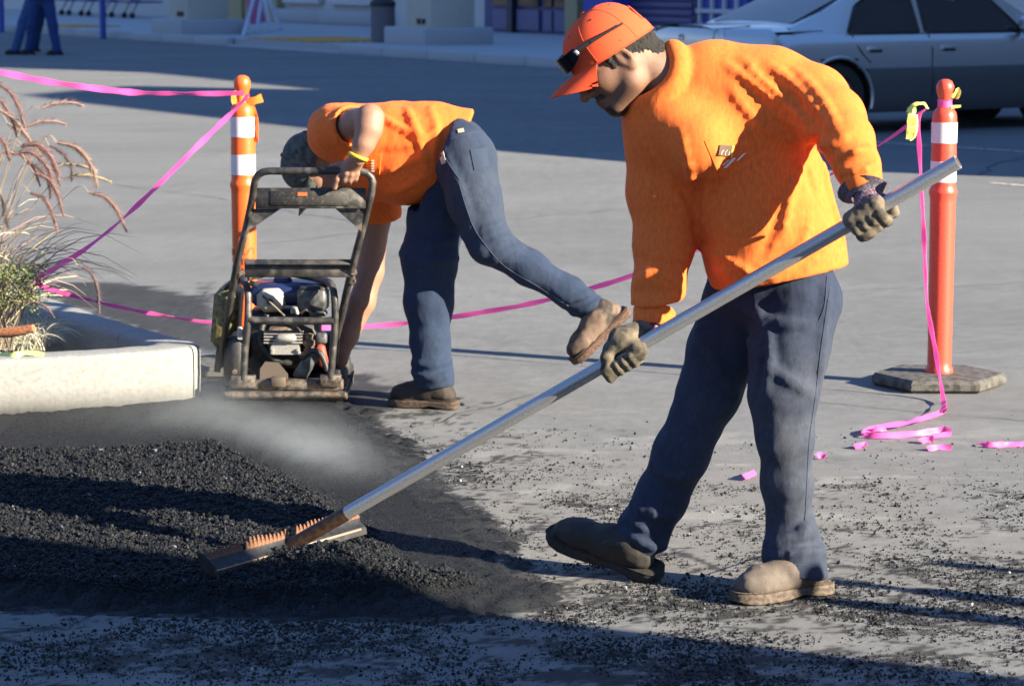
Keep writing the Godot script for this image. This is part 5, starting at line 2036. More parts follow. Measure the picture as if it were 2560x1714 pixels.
# work boot: upper and sole, from heel, toe, ankle
func boot(heel: Vector3, toe: Vector3, up: Vector3, ankle: Vector3, upper_c: Worn, sole_c: Color, parent: Node, wide := 1.0) -> void:
	var f := (toe - heel).normalized()
	var u := (up - f * up.dot(f)).normalized()
	var sd := f.cross(u)
	var L := heel.distance_to(toe)
	var lo := heel.min(toe).min(ankle) - Vector3.ONE * 0.10
	var hi := heel.max(toe).max(ankle) + Vector3.ONE * 0.10
	var F := Field.new(lo, hi, 0.006)
	var b := heel + u * 0.026
	F.chain([b + f * L * 0.17 + u * 0.014, b + f * L * 0.45 + u * 0.020, b + f * L * 0.72 + u * 0.016, b + f * L * 0.84 + u * 0.014], [0.033 * wide, 0.035 * wide, 0.039 * wide, 0.033 * wide], 0.03, 0, u, 1.12)
	F.chain([b + f * L * 0.24 + u * 0.045, b + f * L * 0.42 + u * 0.040, b + f * L * 0.66 + u * 0.022], [0.033 * wide, 0.033 * wide, 0.030 * wide], 0.03, 0)
	F.cone(b + f * L * 0.26 + u * 0.045, ankle, 0.034 * wide, 0.034 * wide, 0.03)
	F.plane(b - u * 0.001, -u, 0.004)
	F.ripple(noise(16.0, 81, 3), 0.005)
	F.ripple(noise(60.0, 82, 2), 0.0016)
	var s := Shape.new()
	F.into(s, upper_c)
	obj("boot", s, M.leather, parent, true)
	s = Shape.new()
	var rings := []
	var ws := [[-0.010, 0.016], [0.0, 0.026], [0.04, 0.034], [0.14, 0.037], [0.35, 0.034], [0.50, 0.036], [0.70, 0.045], [0.84, 0.043], [0.93, 0.034], [0.985, 0.020], [1.0, 0.008]]
	for w in ws:
		var c: Vector3 = heel + f * L * w[0]
		var hw: float = w[1] * wide + 0.003
		var bot := 0.0 if w[0] < 0.30 or w[0] > 0.42 else 0.007
		if w[0] > 0.9:
			bot = 0.008 * (w[0] - 0.9) / 0.1
		rings.append([c - sd * hw + u * (bot + 0.003), c - sd * hw * 0.94 + u * bot, c + sd * hw * 0.94 + u * bot, c + sd * hw + u * (bot + 0.003), c + sd * hw + u * 0.020, c + sd * hw * 0.93 + u * 0.029, c - sd * hw * 0.93 + u * 0.029, c - sd * hw + u * 0.020])
	s.loft(rings, true, true, true)
	var so := obj("sole", s, tri_tex(mat(Color(sole_c.r, sole_c.g, sole_c.b).linear_to_srgb(), 0.85), M.t_dirt, 6.0, M.b_grain, 0.15), parent)
	# welt seam round the edge and tread lugs beneath
	s = Shape.new()
	var loop := []
	for r in rings:
		loop.append(r[5])
	for k in rings.size():
		loop.append(rings[rings.size() - 1 - k][6])
	s.tube(loop, 0.0022, 5, false)
	obj("welt", s, tri_tex(mat(Color(sole_c.r * 0.6, sole_c.g * 0.6, sole_c.b * 0.6).linear_to_srgb(), 0.8), M.t_dirt, 9.0), so)
	if up.y < 0.95:
		for i in 11:
			for j in 4:
				var tt := 0.06 + 0.085 * i
				if absf(tt - 0.36) < 0.06:
					continue
				s = Shape.new()
				s.cbox(Transform3D(Basis(f, u, sd), heel + f * L * tt + sd * (j - 1.5) * 0.017 + u * -0.0005), Vector3(0.011, 0.006, 0.010), 0.001)
				obj("lug", s, M.sole_lug, so)

# head with face in its own frame: o is the middle of the skull, columns of fr are forward, up, side
func head_into(s: Shape, o: Vector3, fr: Basis, neck_to: Vector3, neck_r: float, paint: SkinPaint, cell := 0.0042) -> Field:
	var ext := 0.175
	var F := Field.new((o - Vector3.ONE * ext).min(neck_to - Vector3.ONE * 0.09), (o + Vector3.ONE * ext).max(neck_to + Vector3.ONE * 0.09), cell)
	F.egg(o + fr * Vector3(-0.010, 0.008, 0), fr, Vector3(0.093, 0.090, 0.072), 0.02)
	F.egg(o + fr * Vector3(0.030, -0.048, 0), fr, Vector3(0.066, 0.078, 0.058), 0.03)
	F.cone(o + fr * Vector3(-0.035, -0.055, 0), neck_to, 0.055, neck_r, 0.03)
	for z in [-1.0, 1.0]:
		F.chain([o + fr * Vector3(-0.005, -0.055, 0.052 * z), o + fr * Vector3(0.012, -0.088, 0.046 * z), o + fr * Vector3(0.070, -0.112, 0.012 * z)], [0.018, 0.020, 0.020], 0.03)
		F.egg(o + fr * Vector3(0.058, -0.040, 0.037 * z), fr, Vector3(0.026, 0.020, 0.016), 0.03)
		F.cone(o + fr * Vector3(0.088, 0.008, 0.012 * z), o + fr * Vector3(0.066, 0.006, 0.052 * z), 0.011, 0.010, 0.016)
	F.egg(o + fr * Vector3(0.075, -0.112, 0), fr, Vector3(0.020, 0.018, 0.024), 0.018)
	for z in [-1.0, 1.0]:
		F.egg(o + fr * Vector3(0.094, -0.014, 0.030 * z), fr, Vector3(0.012, 0.011, 0.018), 0.012, 1)
		F.egg(o + fr * Vector3(0.079, -0.015, 0.031 * z), fr, Vector3(0.012, 0.0125, 0.0135), 0.004)
	F.chain([o + fr * Vector3(0.090, 0.000, 0), o + fr * Vector3(0.106, -0.026, 0), o + fr * Vector3(0.118, -0.048, 0)], [0.0075, 0.0085, 0.0125], 0.011)
	for z in [-1.0, 1.0]:
		F.egg(o + fr * Vector3(0.100, -0.053, 0.012 * z), fr, Vector3(0.012, 0.008, 0.008), 0.008)
	F.egg(o + fr * Vector3(0.086, -0.082, 0), fr, Vector3(0.016, 0.022, 0.026), 0.014)
	F.cone(o + fr * Vector3(0.099, -0.077, -0.014), o + fr * Vector3(0.099, -0.077, 0.014), 0.006, 0.006, 0.008)
	F.cone(o + fr * Vector3(0.097, -0.091, -0.012), o + fr * Vector3(0.097, -0.091, 0.012), 0.0065, 0.0065, 0.008)
	F.cone(o + fr * Vector3(0.112, -0.084, -0.02), o + fr * Vector3(0.112, -0.084, 0.02), 0.003, 0.003, 0.004, 1)
	# ears
	for z in [-1.0, 1.0]:
		var e := o + fr * Vector3(-0.006, -0.030, 0.076 * z)
		var eb := fr * Basis(Vector3(0, 0, 1), -0.2) * Basis(Vector3(0, 1, 0), 0.35 * z)
		F.egg(e, eb, Vector3(0.019, 0.032, 0.007), 0.006)
		F.egg(e + fr * Vector3(0.003, 0.001, 0.008 * z), eb, Vector3(0.011, 0.021, 0.007), 0.005, 1)
		F.egg(e + fr * Vector3(-0.002, -0.028, -0.002 * z), fr, Vector3(0.009, 0.010, 0.006), 0.006)
	paint.o = o
	paint.fr = fr
	F.into(s, paint)
	return F

# baseball cap in the head's frame
func cap(o: Vector3, fr: Basis, m: Material, parent: Node, seam_m: Material, bill_len := 0.078, holes := true) -> MeshInstance3D:
	var rf := 0.108
	var rs := 0.086
	var s := Shape.new()
	var nt := 72
	var np := 14
	var grid := []
	for i in np + 1:
		var row := []
		for j in nt:
			row.append(cap_point(o, fr, TAU * j / nt, float(i) / np))
		grid.append(row)
	for i in np:
		for j in nt:
			var th := TAU * (j + 0.5) / nt
			var f := (i + 0.5) / np
			if absf(th - PI) < 0.40 and f > 0.14 and f < 0.36:
				continue
			var q := [grid[i][j], grid[i][(j + 1) % nt], grid[i + 1][(j + 1) % nt], grid[i + 1][j]]
			var st := s.v.size()
			for p in q:
				s.put(p, (fr * ((fr.inverse() * (p - o)) * Vector3(1.0 / (rf * rf), 1.0 / 0.0115, 1.0 / (rs * rs)))).normalized())
			s.quad(st, st + 1, st + 2, st + 3)
	var crown := obj("cap", s, m, parent)
	# bound edge of the opening above the strap
	s = Shape.new()
	var arch := []
	for k in 25:
		var a := PI * k / 24.0
		arch.append(cap_point(o, fr, PI + 0.42 * cos(a), 0.145 + 0.24 * sin(a)))
	s.tube(arch, 0.0034, 6)
	obj("opening_edge", s, m, crown)
	# sweatband edge
	s = Shape.new()
	var edge := []
	for j in nt + 1:
		edge.append(cap_point(o, fr, TAU * j / nt, 0.0))
	s.tube(edge, 0.0016, 6, false)
	obj("edge", s, m, crown)
	for k in 6:
		s = Shape.new()
		var sm := []
		for i in 13:
			var f := i / 12.0
			if k == 3 and f < 0.42:
				continue
			sm.append(cap_point(o, fr, TAU * k / 6.0, f) + (cap_point(o, fr, TAU * k / 6.0, f) - o).normalized() * 0.0003)
		s.tube(sm, 0.0007, 5, false)
		obj("seam", s, m, crown)
		# eyelet in each panel
		var th := TAU * (k + 0.5) / 6.0
		var c := cap_point(o, fr, th, 0.62)
		var nn := (c - o).normalized()
		var ux := nn.cross(fr.y).normalized()
		s = Shape.new()
		s.lathe([Vector2(0.0, 0.0008), Vector2(0.0016, 0.0008), Vector2(0.0022, 0.0012), Vector2(0.0028, 0.0004), Vector2(0.0028, -0.001)], Transform3D(Basis(ux, nn, ux.cross(nn)), c), 10)
		obj("eyelet", s, seam_m, crown)
	var top := cap_point(o, fr, 0.0, 1.0)
	s = Shape.new()
	s.lathe([Vector2(0.0, 0.006), Vector2(0.004, 0.0055), Vector2(0.0068, 0.003), Vector2(0.007, 0.0)], Transform3D(Basis(fr.x, fr.y, fr.z), top), 12)
	obj("button", s, m, crown)
	# bill
	var rows := []
	for i in 9:
		var f := i / 8.0
		var row := []
		for j in 17:
			var a := lerpf(-1.02, 1.02, j / 16.0)
			var root := cap_point(o, fr, a, 0.0) + fr * Vector3(0, 0.004, 0)
			var reach := bill_len * sqrt(maxf(0.0, 1.0 - pow(a / 1.12, 2.0)))
			row.append(root + fr * Vector3(reach * f, 0.008 * f - 0.040 * pow(a, 2.0) * f - 0.012 * f * f, -0.008 * a * f))
		rows.append(row)
	s = Shape.new()
	s.sheet(rows, 0.0032, fr.y)
	obj("bill", s, m, crown)
	return crown

func cap_point(o: Vector3, fr: Basis, th: float, f: float) -> Vector3:
	var ph := f * PI / 2.0
	var cs := pow(maxf(cos(ph), 0.0), 0.78)
	var tall := 0.104
	var lowb := 0.004 - 0.030 * (0.5 - 0.5 * cos(th))
	var front := 1.0 + 0.05 * maxf(0.0, cos(th)) * sin(ph * 1.6)
	return o + fr * Vector3(0.108 * cos(th) * cs * front - 0.005, lowb + (tall - lowb) * pow(sin(ph), 0.95), 0.0885 * sin(th) * cs)

func finger(F: Field, pts: Array, r0: float, r1: float) -> void:
	var rad := []
	for i in pts.size():
		rad.append(lerpf(r0, r1, float(i) / (pts.size() - 1)))
	F.chain(pts, rad, 0.004)
	# knuckle swellings
	for i in range(1, pts.size() - 1):
		F.egg(pts[i], Basis(), Vector3.ONE * rad[i] * 1.08, 0.003)

# ---------------------------------------------------------------- the raker
func build_raker() -> void:
	var n := noise(1.0, 91, 3)
	var t := thing("person", "man raking, in orange long-sleeved shirt, orange cap and navy work trousers", "person", Vector3(0.5171, 0.0000, -6.5302))
	var foot := Vector3(-0.5524, 0.0736, -6.6900)
	var top := Vector3(0.9952, 1.0644, -6.1500)
	var ax := (top - foot).normalized()
	# --- body (skin): head, neck and what the clothes cover
	var s := Shape.new()
	var sk := SkinPaint.new()
	sk.n = n
	sk.base = Color(0.245, 0.128, 0.080)
	sk.beard = true
	var o := Vector3(0.2316, 1.2996, -6.5600)
	var fwd := Vector3(-0.760, -0.640, 0.11).normalized()
	var side := fwd.cross(Vector3(-0.640, 0.766, 0)).normalized()
	var upv := fwd.cross(side).normalized()
	if side.z < 0:
		side = -side
	upv = fwd.cross(side).normalized()
	var fr := Basis(fwd, upv, side)
	var core := Field.new(Vector3(0.2402, -0.1083, -7.1000), Vector3(0.8277, 1.3671, -6.0500), 0.016)
	core.chain([Vector3(0.6428, 0.7453, -6.6200), Vector3(0.5909, 0.9585, -6.6000), Vector3(0.5418, 1.1258, -6.6000), Vector3(0.4041, 1.2204, -6.5800)], [0.11, 0.11, 0.11, 0.06], 0.05)
	core.chain([Vector3(0.5396, 1.1789, -6.5800), Vector3(0.7077, 1.1829, -6.5000), Vector3(0.7769, 1.1009, -6.3400), Vector3(0.8089, 0.9869, -6.2600)], [0.06, 0.055, 0.038, 0.026], 0.03)
	core.chain([Vector3(0.4489, 1.1560, -6.6200), Vector3(0.3668, 1.0841, -6.6000), Vector3(0.3555, 0.8373, -6.5500), Vector3(0.3290, 0.6554, -6.4550)], [0.06, 0.055, 0.038, 0.026], 0.03)
	core.chain([Vector3(0.6877, 0.7125, -6.5400), Vector3(0.6570, 0.3807, -6.5000), Vector3(0.6705, 0.0800, -6.5100)], [0.075, 0.05, 0.035], 0.03)
	core.chain([Vector3(0.5622, 0.6979, -6.6600), Vector3(0.4153, 0.3239, -6.6400), Vector3(0.3223, 0.0669, -6.6700)], [0.075, 0.05, 0.035], 0.03)
	core.into(s, sk)
	var H := head_into(s, o, fr, Vector3(0.3778, 1.2258, -6.5750), 0.066, sk)
	var body := obj("body", s, M.skin, t, true)
	# hair: cropped, below the cap
	var hf := Field.new(o - Vector3.ONE * 0.13, o + Vector3.ONE * 0.13, 0.0042)
	hf.egg(o + fr * Vector3(-0.013, 0.004, 0), fr, Vector3(0.096, 0.091, 0.0755), 0.01)
	hf.cone(o + fr * Vector3(-0.046, -0.040, 0), o + fr * Vector3(-0.062, -0.075, 0), 0.056, 0.048, 0.02)
	hf.plane(o + fr * Vector3(0, 0.02, 0), fr.y)
	hf.plane(o + fr * Vector3(-0.028, -0.048, 0), fr * Vector3(0.88, -0.47, 0).normalized(), 0.004)
	for z in [-1.0, 1.0]:
		hf.cone(o + fr * Vector3(0.026, 0.010, 0.0700 * z), o + fr * Vector3(0.022, -0.034, 0.0660 * z), 0.012, 0.006, 0.006)
		hf.cone(o + fr * Vector3(0.040, 0.004, 0.066 * z), o + fr * Vector3(-0.02, 0.004, 0.076 * z), 0.010, 0.010, 0.006)
	hf.ripple(noise(170.0, 92, 2), 0.006)
	s = Shape.new()
	hf.into(s)
	obj("hair", s, mat(lin(0.012, 0.010, 0.009), 0.95), t)
	var cp := cap(o, fr, M.cap_orange, t, mat(lin(0.10, 0.02, 0.06), 0.6))
	# --- sunglasses parked on the cap
	var sg := Node3D.new()
	sg.name = "sunglasses"
	t.add_child(sg)
	sg.position = o - t.position
	var rows := []
	for i in 4:
		var row := []
		for j in 21:
			var a := lerpf(-0.86, 0.86, j / 20.0)
			var br := 1.0 - 0.35 * exp(-a * a / 0.01) * (1.0 - i / 3.0)
			var yy := lerpf(0.062, 0.062 - 0.040 * (1.0 - 0.4 * pow(absf(a) / 0.86, 3.0)) * br, i / 3.0)
			row.append(o + fr * Vector3(0.116 * cos(a * 1.02), yy, 0.104 * sin(a)))
		rows.append(row)
	s = Shape.new()
	s.sheet(rows, 0.003, fwd)
	obj("lens", s, M.lens, sg)
	for z in [-1.0, 1.0]:
		s = Shape.new()
		s.tube([o + fr * Vector3(0.078, 0.050, 0.082 * z), o + fr * Vector3(0.062, 0.052, 0.089 * z), o + fr * Vector3(0.030, 0.047, 0.093 * z)], [0.0085, 0.0065, 0.0045], 8, true, 0.45, side)
		s.tube([o + fr * Vector3(0.034, 0.0475, 0.0925 * z), o + fr * Vector3(-0.010, 0.040, 0.093 * z), o + fr * Vector3(-0.052, 0.032, 0.084 * z)], [0.0042, 0.0032, 0.0030], 8)
		obj("temple", s, M.black, sg)
		s = Shape.new()
		s.cbox(Transform3D(fr, o + fr * Vector3(0.074, 0.050, 0.0885 * z)), Vector3(0.008, 0.012, 0.004), 0.001)
		obj("hinge", s, mat(lin(0.5, 0.5, 0.52), 0.3, 0.8), sg)
	# --- shirt
	var F := Field.new(Vector3(0.20, 0.70, -6.82), Vector3(0.95, 1.45, -6.16), 0.0064)
	var vw := Vector3(0, 0, 1)
	F.chain([Vector3(0.6494, 0.7370, -6.6000), Vector3(0.6292, 0.8322, -6.6000), Vector3(0.5900, 0.9593, -6.5900), Vector3(0.5404, 1.1062, -6.5800), Vector3(0.4875, 1.1893, -6.5800)], [0.160, 0.162, 0.158, 0.150, 0.105], 0.05, 0, vw, 1.22)
	F.chain([Vector3(0.3952, 1.2516, -6.5750), Vector3(0.4871, 1.2328, -6.5800), Vector3(0.6102, 1.2058, -6.5600), Vector3(0.7088, 1.1773, -6.5100)], [0.050, 0.076, 0.094, 0.088], 0.05)
	F.chain([Vector3(0.7057, 1.1747, -6.5000), Vector3(0.7453, 1.1414, -6.4200), Vector3(0.7699, 1.1009, -6.3400)], [0.084, 0.072, 0.061], 0.03)
	F.chain([Vector3(0.7699, 1.1009, -6.3400), Vector3(0.7867, 1.0463, -6.2900), Vector3(0.8003, 1.0024, -6.2650)], [0.061, 0.051, 0.044], 0.02)
	F.chain([Vector3(0.4371, 1.1623, -6.6000), Vector3(0.3726, 1.1001, -6.5950), Vector3(0.3562, 0.9601, -6.5800)], [0.100, 0.098, 0.078], 0.05)
	F.chain([Vector3(0.3562, 0.9601, -6.5800), Vector3(0.3617, 0.8373, -6.5500), Vector3(0.3473, 0.7383, -6.5000), Vector3(0.3334, 0.6578, -6.4600)], [0.078, 0.068, 0.060, 0.048], 0.03)
	F.cone(Vector3(0.3417, 1.1587, -6.5700), Vector3(0.4402, 1.0816, -6.4800), 0.07, 0.08, 0.05)
	var nk := (Vector3(0.2576, 1.2676, -6.5600) - Vector3(0.3778, 1.2258, -6.5750)).normalized()
	var cu := (Vector3(0.3740, 1.3094, -6.5750) - Vector3(0.2843, 1.1603, -6.5400)).normalized()
	var cw := nk.cross(cu).normalized()
	var neck_ring := []
	for k in 33:
		var a := TAU * k / 32
		neck_ring.append(Vector3(0.3295, 1.2344, -6.5650) + cu * cos(a) * 0.080 + cw * sin(a) * 0.066 - nk * 0.034 * pow(sin(a), 2.0))
	for k in 32:
		F.cone(neck_ring[k] - nk * 0.012, neck_ring[k + 1] - nk * 0.012, 0.016, 0.016, 0.02)
	F.egg(Vector3(0.6088, 0.8840, -6.5000), Basis(), Vector3(0.13, 0.16, 0.08), 0.05)
	F.egg(Vector3(0.5841, 0.7925, -6.5000), Basis(), Vector3(0.10, 0.045, 0.07), 0.03)
	# creases: from the near armpit across the chest, over both sleeves, and low on the front
	for q in [[Vector3(0.4628, 1.2836, -6.0000), Vector3(0.5392, 1.2270, -6.0000), Vector3(0.5967, 1.1778, -6.0000), Vector3(0.6620, 1.1304, -6.0000)], [Vector3(0.5005, 1.2930, -6.0000), Vector3(0.5675, 1.2365, -6.0000), Vector3(0.6444, 1.1608, -6.0000)], [Vector3(0.4747, 1.2317, -6.0000), Vector3(0.5171, 1.1778, -6.0000), Vector3(0.5593, 1.1418, -6.0000), Vector3(0.6260, 1.1247, -6.0000)], [Vector3(0.5574, 1.2836, -6.0000), Vector3(0.6244, 1.2317, -6.0000), Vector3(0.6920, 1.1513, -6.0000)], [Vector3(0.6144, 1.2695, -6.0000), Vector3(0.6721, 1.2128, -6.0000), Vector3(0.7112, 1.1418, -6.0000)], [Vector3(0.6546, 1.1133, -6.0000), Vector3(0.6974, 1.1133, -6.0000), Vector3(0.7397, 1.1418, -6.0000)], [Vector3(0.7168, 1.0896, -6.0000), Vector3(0.7547, 1.0962, -6.0000), Vector3(0.7783, 1.1038, -6.0000)], [Vector3(0.7221, 1.0544, -6.0000), Vector3(0.7554, 1.0582, -6.0000), Vector3(0.7885, 1.0677, -6.0000)], [Vector3(0.6453, 1.0991, -6.0000), Vector3(0.6177, 1.0372, -6.0000), Vector3(0.5996, 0.9704, -6.0000), Vector3(0.5908, 0.9130, -6.0000)], [Vector3(0.6744, 1.0658, -6.0000), Vector3(0.6897, 0.9991, -6.0000), Vector3(0.7197, 0.9130, -6.0000)], [Vector3(0.4097, 0.8938, -6.0000), Vector3(0.4673, 0.8602, -6.0000), Vector3(0.5250, 0.8313, -6.0000), Vector3(0.5730, 0.8188, -6.0000)], [Vector3(0.6475, 0.9513, -6.0000), Vector3(0.6293, 0.8938, -6.0000), Vector3(0.5726, 0.8439, -6.0000)], [Vector3(0.6955, 0.9321, -6.0000), Vector3(0.6584, 0.8650, -6.0000), Vector3(0.6206, 0.8313, -6.0000)], [Vector3(0.4458, 1.0943, -6.0000), Vector3(0.4323, 1.0182, -6.0000), Vector3(0.4093, 0.9321, -6.0000)], [Vector3(0.3694, 1.1418, -6.0000), Vector3(0.3892, 1.0467, -6.0000), Vector3(0.3996, 0.9513, -6.0000)], [Vector3(0.3031, 1.1133, -6.0000), Vector3(0.3418, 1.0277, -6.0000), Vector3(0.3805, 0.9513, -6.0000)], [Vector3(0.2712, 0.8938, -6.0000), Vector3(0.3143, 0.8698, -6.0000), Vector3(0.3717, 0.8650, -6.0000)], [Vector3(0.2765, 0.8169, -6.0000), Vector3(0.3146, 0.8313, -6.0000), Vector3(0.3625, 0.8169, -6.0000)], [Vector3(0.2691, 0.7687, -6.0000), Vector3(0.3151, 0.7591, -6.0000), Vector3(0.3629, 0.7687, -6.0000)], [Vector3(0.2654, 0.7398, -6.0000), Vector3(0.3056, 0.7475, -6.0000), Vector3(0.3584, 0.7378, -6.0000)], [Vector3(0.2647, 1.1702, -6.0000), Vector3(0.2938, 1.0848, -6.0000), Vector3(0.3134, 0.9991, -6.0000)]]:
		fold(F, q, 0.0105, 0.0040, 0, 0.010)
	for q in [[Vector3(0.4820, 1.2600, -6.0000), Vector3(0.5490, 1.2024, -6.0000), Vector3(0.6352, 1.1418, -6.0000)], [Vector3(0.5290, 1.2836, -6.0000), Vector3(0.5960, 1.2289, -6.0000), Vector3(0.6683, 1.1494, -6.0000)], [Vector3(0.4008, 1.0277, -6.0000), Vector3(0.4033, 0.9608, -6.0000), Vector3(0.4019, 0.9082, -6.0000)], [Vector3(0.6592, 1.1247, -6.0000), Vector3(0.6458, 1.0658, -6.0000), Vector3(0.6638, 1.0086, -6.0000)], [Vector3(0.7123, 1.0734, -6.0000), Vector3(0.7502, 1.0791, -6.0000), Vector3(0.7843, 1.0867, -6.0000)], [Vector3(0.4482, 0.8554, -6.0000), Vector3(0.5060, 0.8208, -6.0000), Vector3(0.5635, 0.8092, -6.0000)], [Vector3(0.2718, 0.7899, -6.0000), Vector3(0.3149, 0.7938, -6.0000), Vector3(0.3628, 0.7899, -6.0000)], [Vector3(0.5895, 1.0086, -6.0000), Vector3(0.5715, 0.9321, -6.0000), Vector3(0.5437, 0.8650, -6.0000)]]:
		fold(F, q, 0.010, -0.0055, 1, 0.010)
	F.ripple(noise(6.0, 93, 1), 0.0030, Basis(Vector3(0, 0, 1), 0.6).scaled(Vector3(1.5, 0.45, 1.0)))
	# hem, cuffs and neck open cleanly
	F.plane(Vector3(0.6512, 0.7540, -6.6000), Vector3(0.19, -1.0, 0.05).normalized(), 0.006)
	F.chain([Vector3(0.6522, 0.6840, -6.6000), Vector3(0.6491, 0.7582, -6.6000)], [0.150, 0.146], 0.004, 1, vw, 1.22)
	var ca := (Vector3(0.8084, 0.9754, -6.2550) - Vector3(0.7867, 1.0463, -6.2900)).normalized()
	F.plane(Vector3(0.8010, 0.9967, -6.2620), ca, 0.006, 0.08)
	F.cone(Vector3(0.8010, 0.9967, -6.2620) - ca * 0.02, Vector3(0.8010, 0.9967, -6.2620) + ca * 0.04, 0.033, 0.035, 0.003, 1)
	var cb := (Vector3(0.3265, 0.6210, -6.4400) - Vector3(0.3473, 0.7383, -6.5000)).normalized()
	F.plane(Vector3(0.3313, 0.6518, -6.4580), cb, 0.006, 0.09)
	F.cone(Vector3(0.3313, 0.6518, -6.4580) - cb * 0.02, Vector3(0.3313, 0.6518, -6.4580) + cb * 0.04, 0.036, 0.038, 0.003, 1)
	F.cone(Vector3(0.3830, 1.2206, -6.5750), Vector3(0.2162, 1.2779, -6.5600), 0.064, 0.070, 0.006, 1)
	s = Shape.new()
	F.into(s)
	var shirt := obj("shirt", s, M.orange, t)
	# collar rib, cuff ribs, hem line, sleeve seam
	s = Shape.new()
	s.tube(neck_ring, 0.0095, 8, false)
	obj("collar", s, M.orange, shirt)
	s = Shape.new()
	var ring := []
	for p in neck_ring:
		ring.append(Vector3(0.3295, 1.2344, -6.5650) + (p - Vector3(0.3295, 1.2344, -6.5650)) * 0.90 - nk * 0.004)
	s.tube(ring, 0.0045, 6, false)
	obj("undershirt", s, mat(lin(0.45, 0.45, 0.46), 0.9), t)
	for q in [[Vector3(0.8010, 0.9967, -6.2620), ca, 0.043], [Vector3(0.3313, 0.6518, -6.4580), cb, 0.046]]:
		s = Shape.new()
		var d1: Vector3 = q[1].cross(Vector3(0, 0, 1)).normalized()
		var d2: Vector3 = q[1].cross(d1)
		var rr := []
		for e in [[-0.045, 1.02], [-0.040, 1.10], [-0.020, 1.09], [-0.006, 1.06], [0.002, 1.02], [0.004, 0.92]]:
			var rg := []
			for k in 20:
				var a := TAU * k / 20
				rg.append(q[0] + q[1] * e[0] + (d1 * cos(a) + d2 * sin(a)) * q[2] * e[1] * (1.0 + 0.03 * sin(a * 3 + e[0] * 90)))
			rr.append(rg)
		s.loft(rr, true)
		obj("cuff", s, M.orange, shirt)
	# breast pocket with a small woven tag and dried paint on it
	obj("pocket", patch(F, [Vector3(0.4189, 1.1209, -6.0000), Vector3(0.5021, 1.1570, -6.0000), Vector3(0.5392, 1.0734, -6.0000), Vector3(0.4540, 1.0391, -6.0000)], 14, 14, 0.0006, 0.002), M.orange, shirt)
	var pocket_tag := obj("tag", patch(F, [Vector3(0.4523, 1.1124, -6.0000), Vector3(0.4798, 1.1105, -6.0000), Vector3(0.4763, 1.0867, -6.0000), Vector3(0.4487, 1.0896, -6.0000)], 4, 4, 0.006, 0.002), mat(lin(0.085, 0.050, 0.035), 0.8), shirt)
	obj("tag_edge", patch(F, [Vector3(0.4798, 1.1105, -6.0000), Vector3(0.4836, 1.1105, -6.0000), Vector3(0.4792, 1.0839, -6.0000), Vector3(0.4754, 1.0848, -6.0000)], 3, 1, 0.0062, 0.002), mat(lin(0.75, 0.45, 0.04), 0.7), shirt)
	for q in [[Vector3(0.4553, 1.0905, -6.0000), Vector3(0.4572, 1.0981, -6.0000), Vector3(0.4609, 1.1010, -6.0000)], [Vector3(0.4639, 1.0896, -6.0000), Vector3(0.4648, 1.0991, -6.0000), Vector3(0.4685, 1.1010, -6.0000)], [Vector3(0.4715, 1.0896, -6.0000), Vector3(0.4724, 1.0981, -6.0000)]]:
		obj("stitch", seam(F, q, 0.0012, -0.0075), mat(lin(0.55, 0.45, 0.30), 0.8), shirt)
	var white := mat(lin(0.72, 0.70, 0.68), 0.8)
	var smear := [[Vector3(0.5029, 1.0924, -6.0000), Vector3(0.5095, 1.0953, -6.0000), Vector3(0.4935, 1.0791, -6.0000), Vector3(0.4878, 1.0772, -6.0000)], [Vector3(0.4801, 1.0829, -6.0000), Vector3(0.4877, 1.0839, -6.0000), Vector3(0.4671, 1.0620, -6.0000), Vector3(0.4604, 1.0620, -6.0000)], [Vector3(0.4688, 1.0772, -6.0000), Vector3(0.4726, 1.0791, -6.0000), Vector3(0.4613, 1.0686, -6.0000), Vector3(0.4575, 1.0677, -6.0000)]]
	for q in smear:
		obj("paint_smear", patch(F, q, 4, 2, 0.005, 0.0015), white, shirt)
	# --- trousers
	F = Field.new(Vector3(0.17, 0.0, -6.86), Vector3(0.88, 0.84, -6.34), 0.0070)
	F.egg(Vector3(0.6260, 0.7464, -6.6100), Basis(), Vector3(0.150, 0.13, 0.125), 0.04)
	F.chain([Vector3(0.6936, 0.7014, -6.5450), Vector3(0.6613, 0.5889, -6.5200), Vector3(0.6483, 0.4864, -6.5000), Vector3(0.6529, 0.3825, -6.4900), Vector3(0.6585, 0.2745, -6.5000), Vector3(0.6704, 0.1637, -6.5200), Vector3(0.6771, 0.1004, -6.5050), Vector3(0.6822, 0.0425, -6.4950)], [0.097, 0.090, 0.081, 0.066, 0.058, 0.052, 0.069, 0.079], 0.03)
	F.chain([Vector3(0.5574, 0.6866, -6.6650), Vector3(0.5161, 0.5684, -6.6650), Vector3(0.4847, 0.4721, -6.6600), Vector3(0.4151, 0.3194, -6.6350), Vector3(0.3658, 0.2014, -6.6550), Vector3(0.3252, 0.1163, -6.6700), Vector3(0.3140, 0.0493, -6.6750)], [0.097, 0.084, 0.075, 0.065, 0.060, 0.061, 0.062], 0.03)
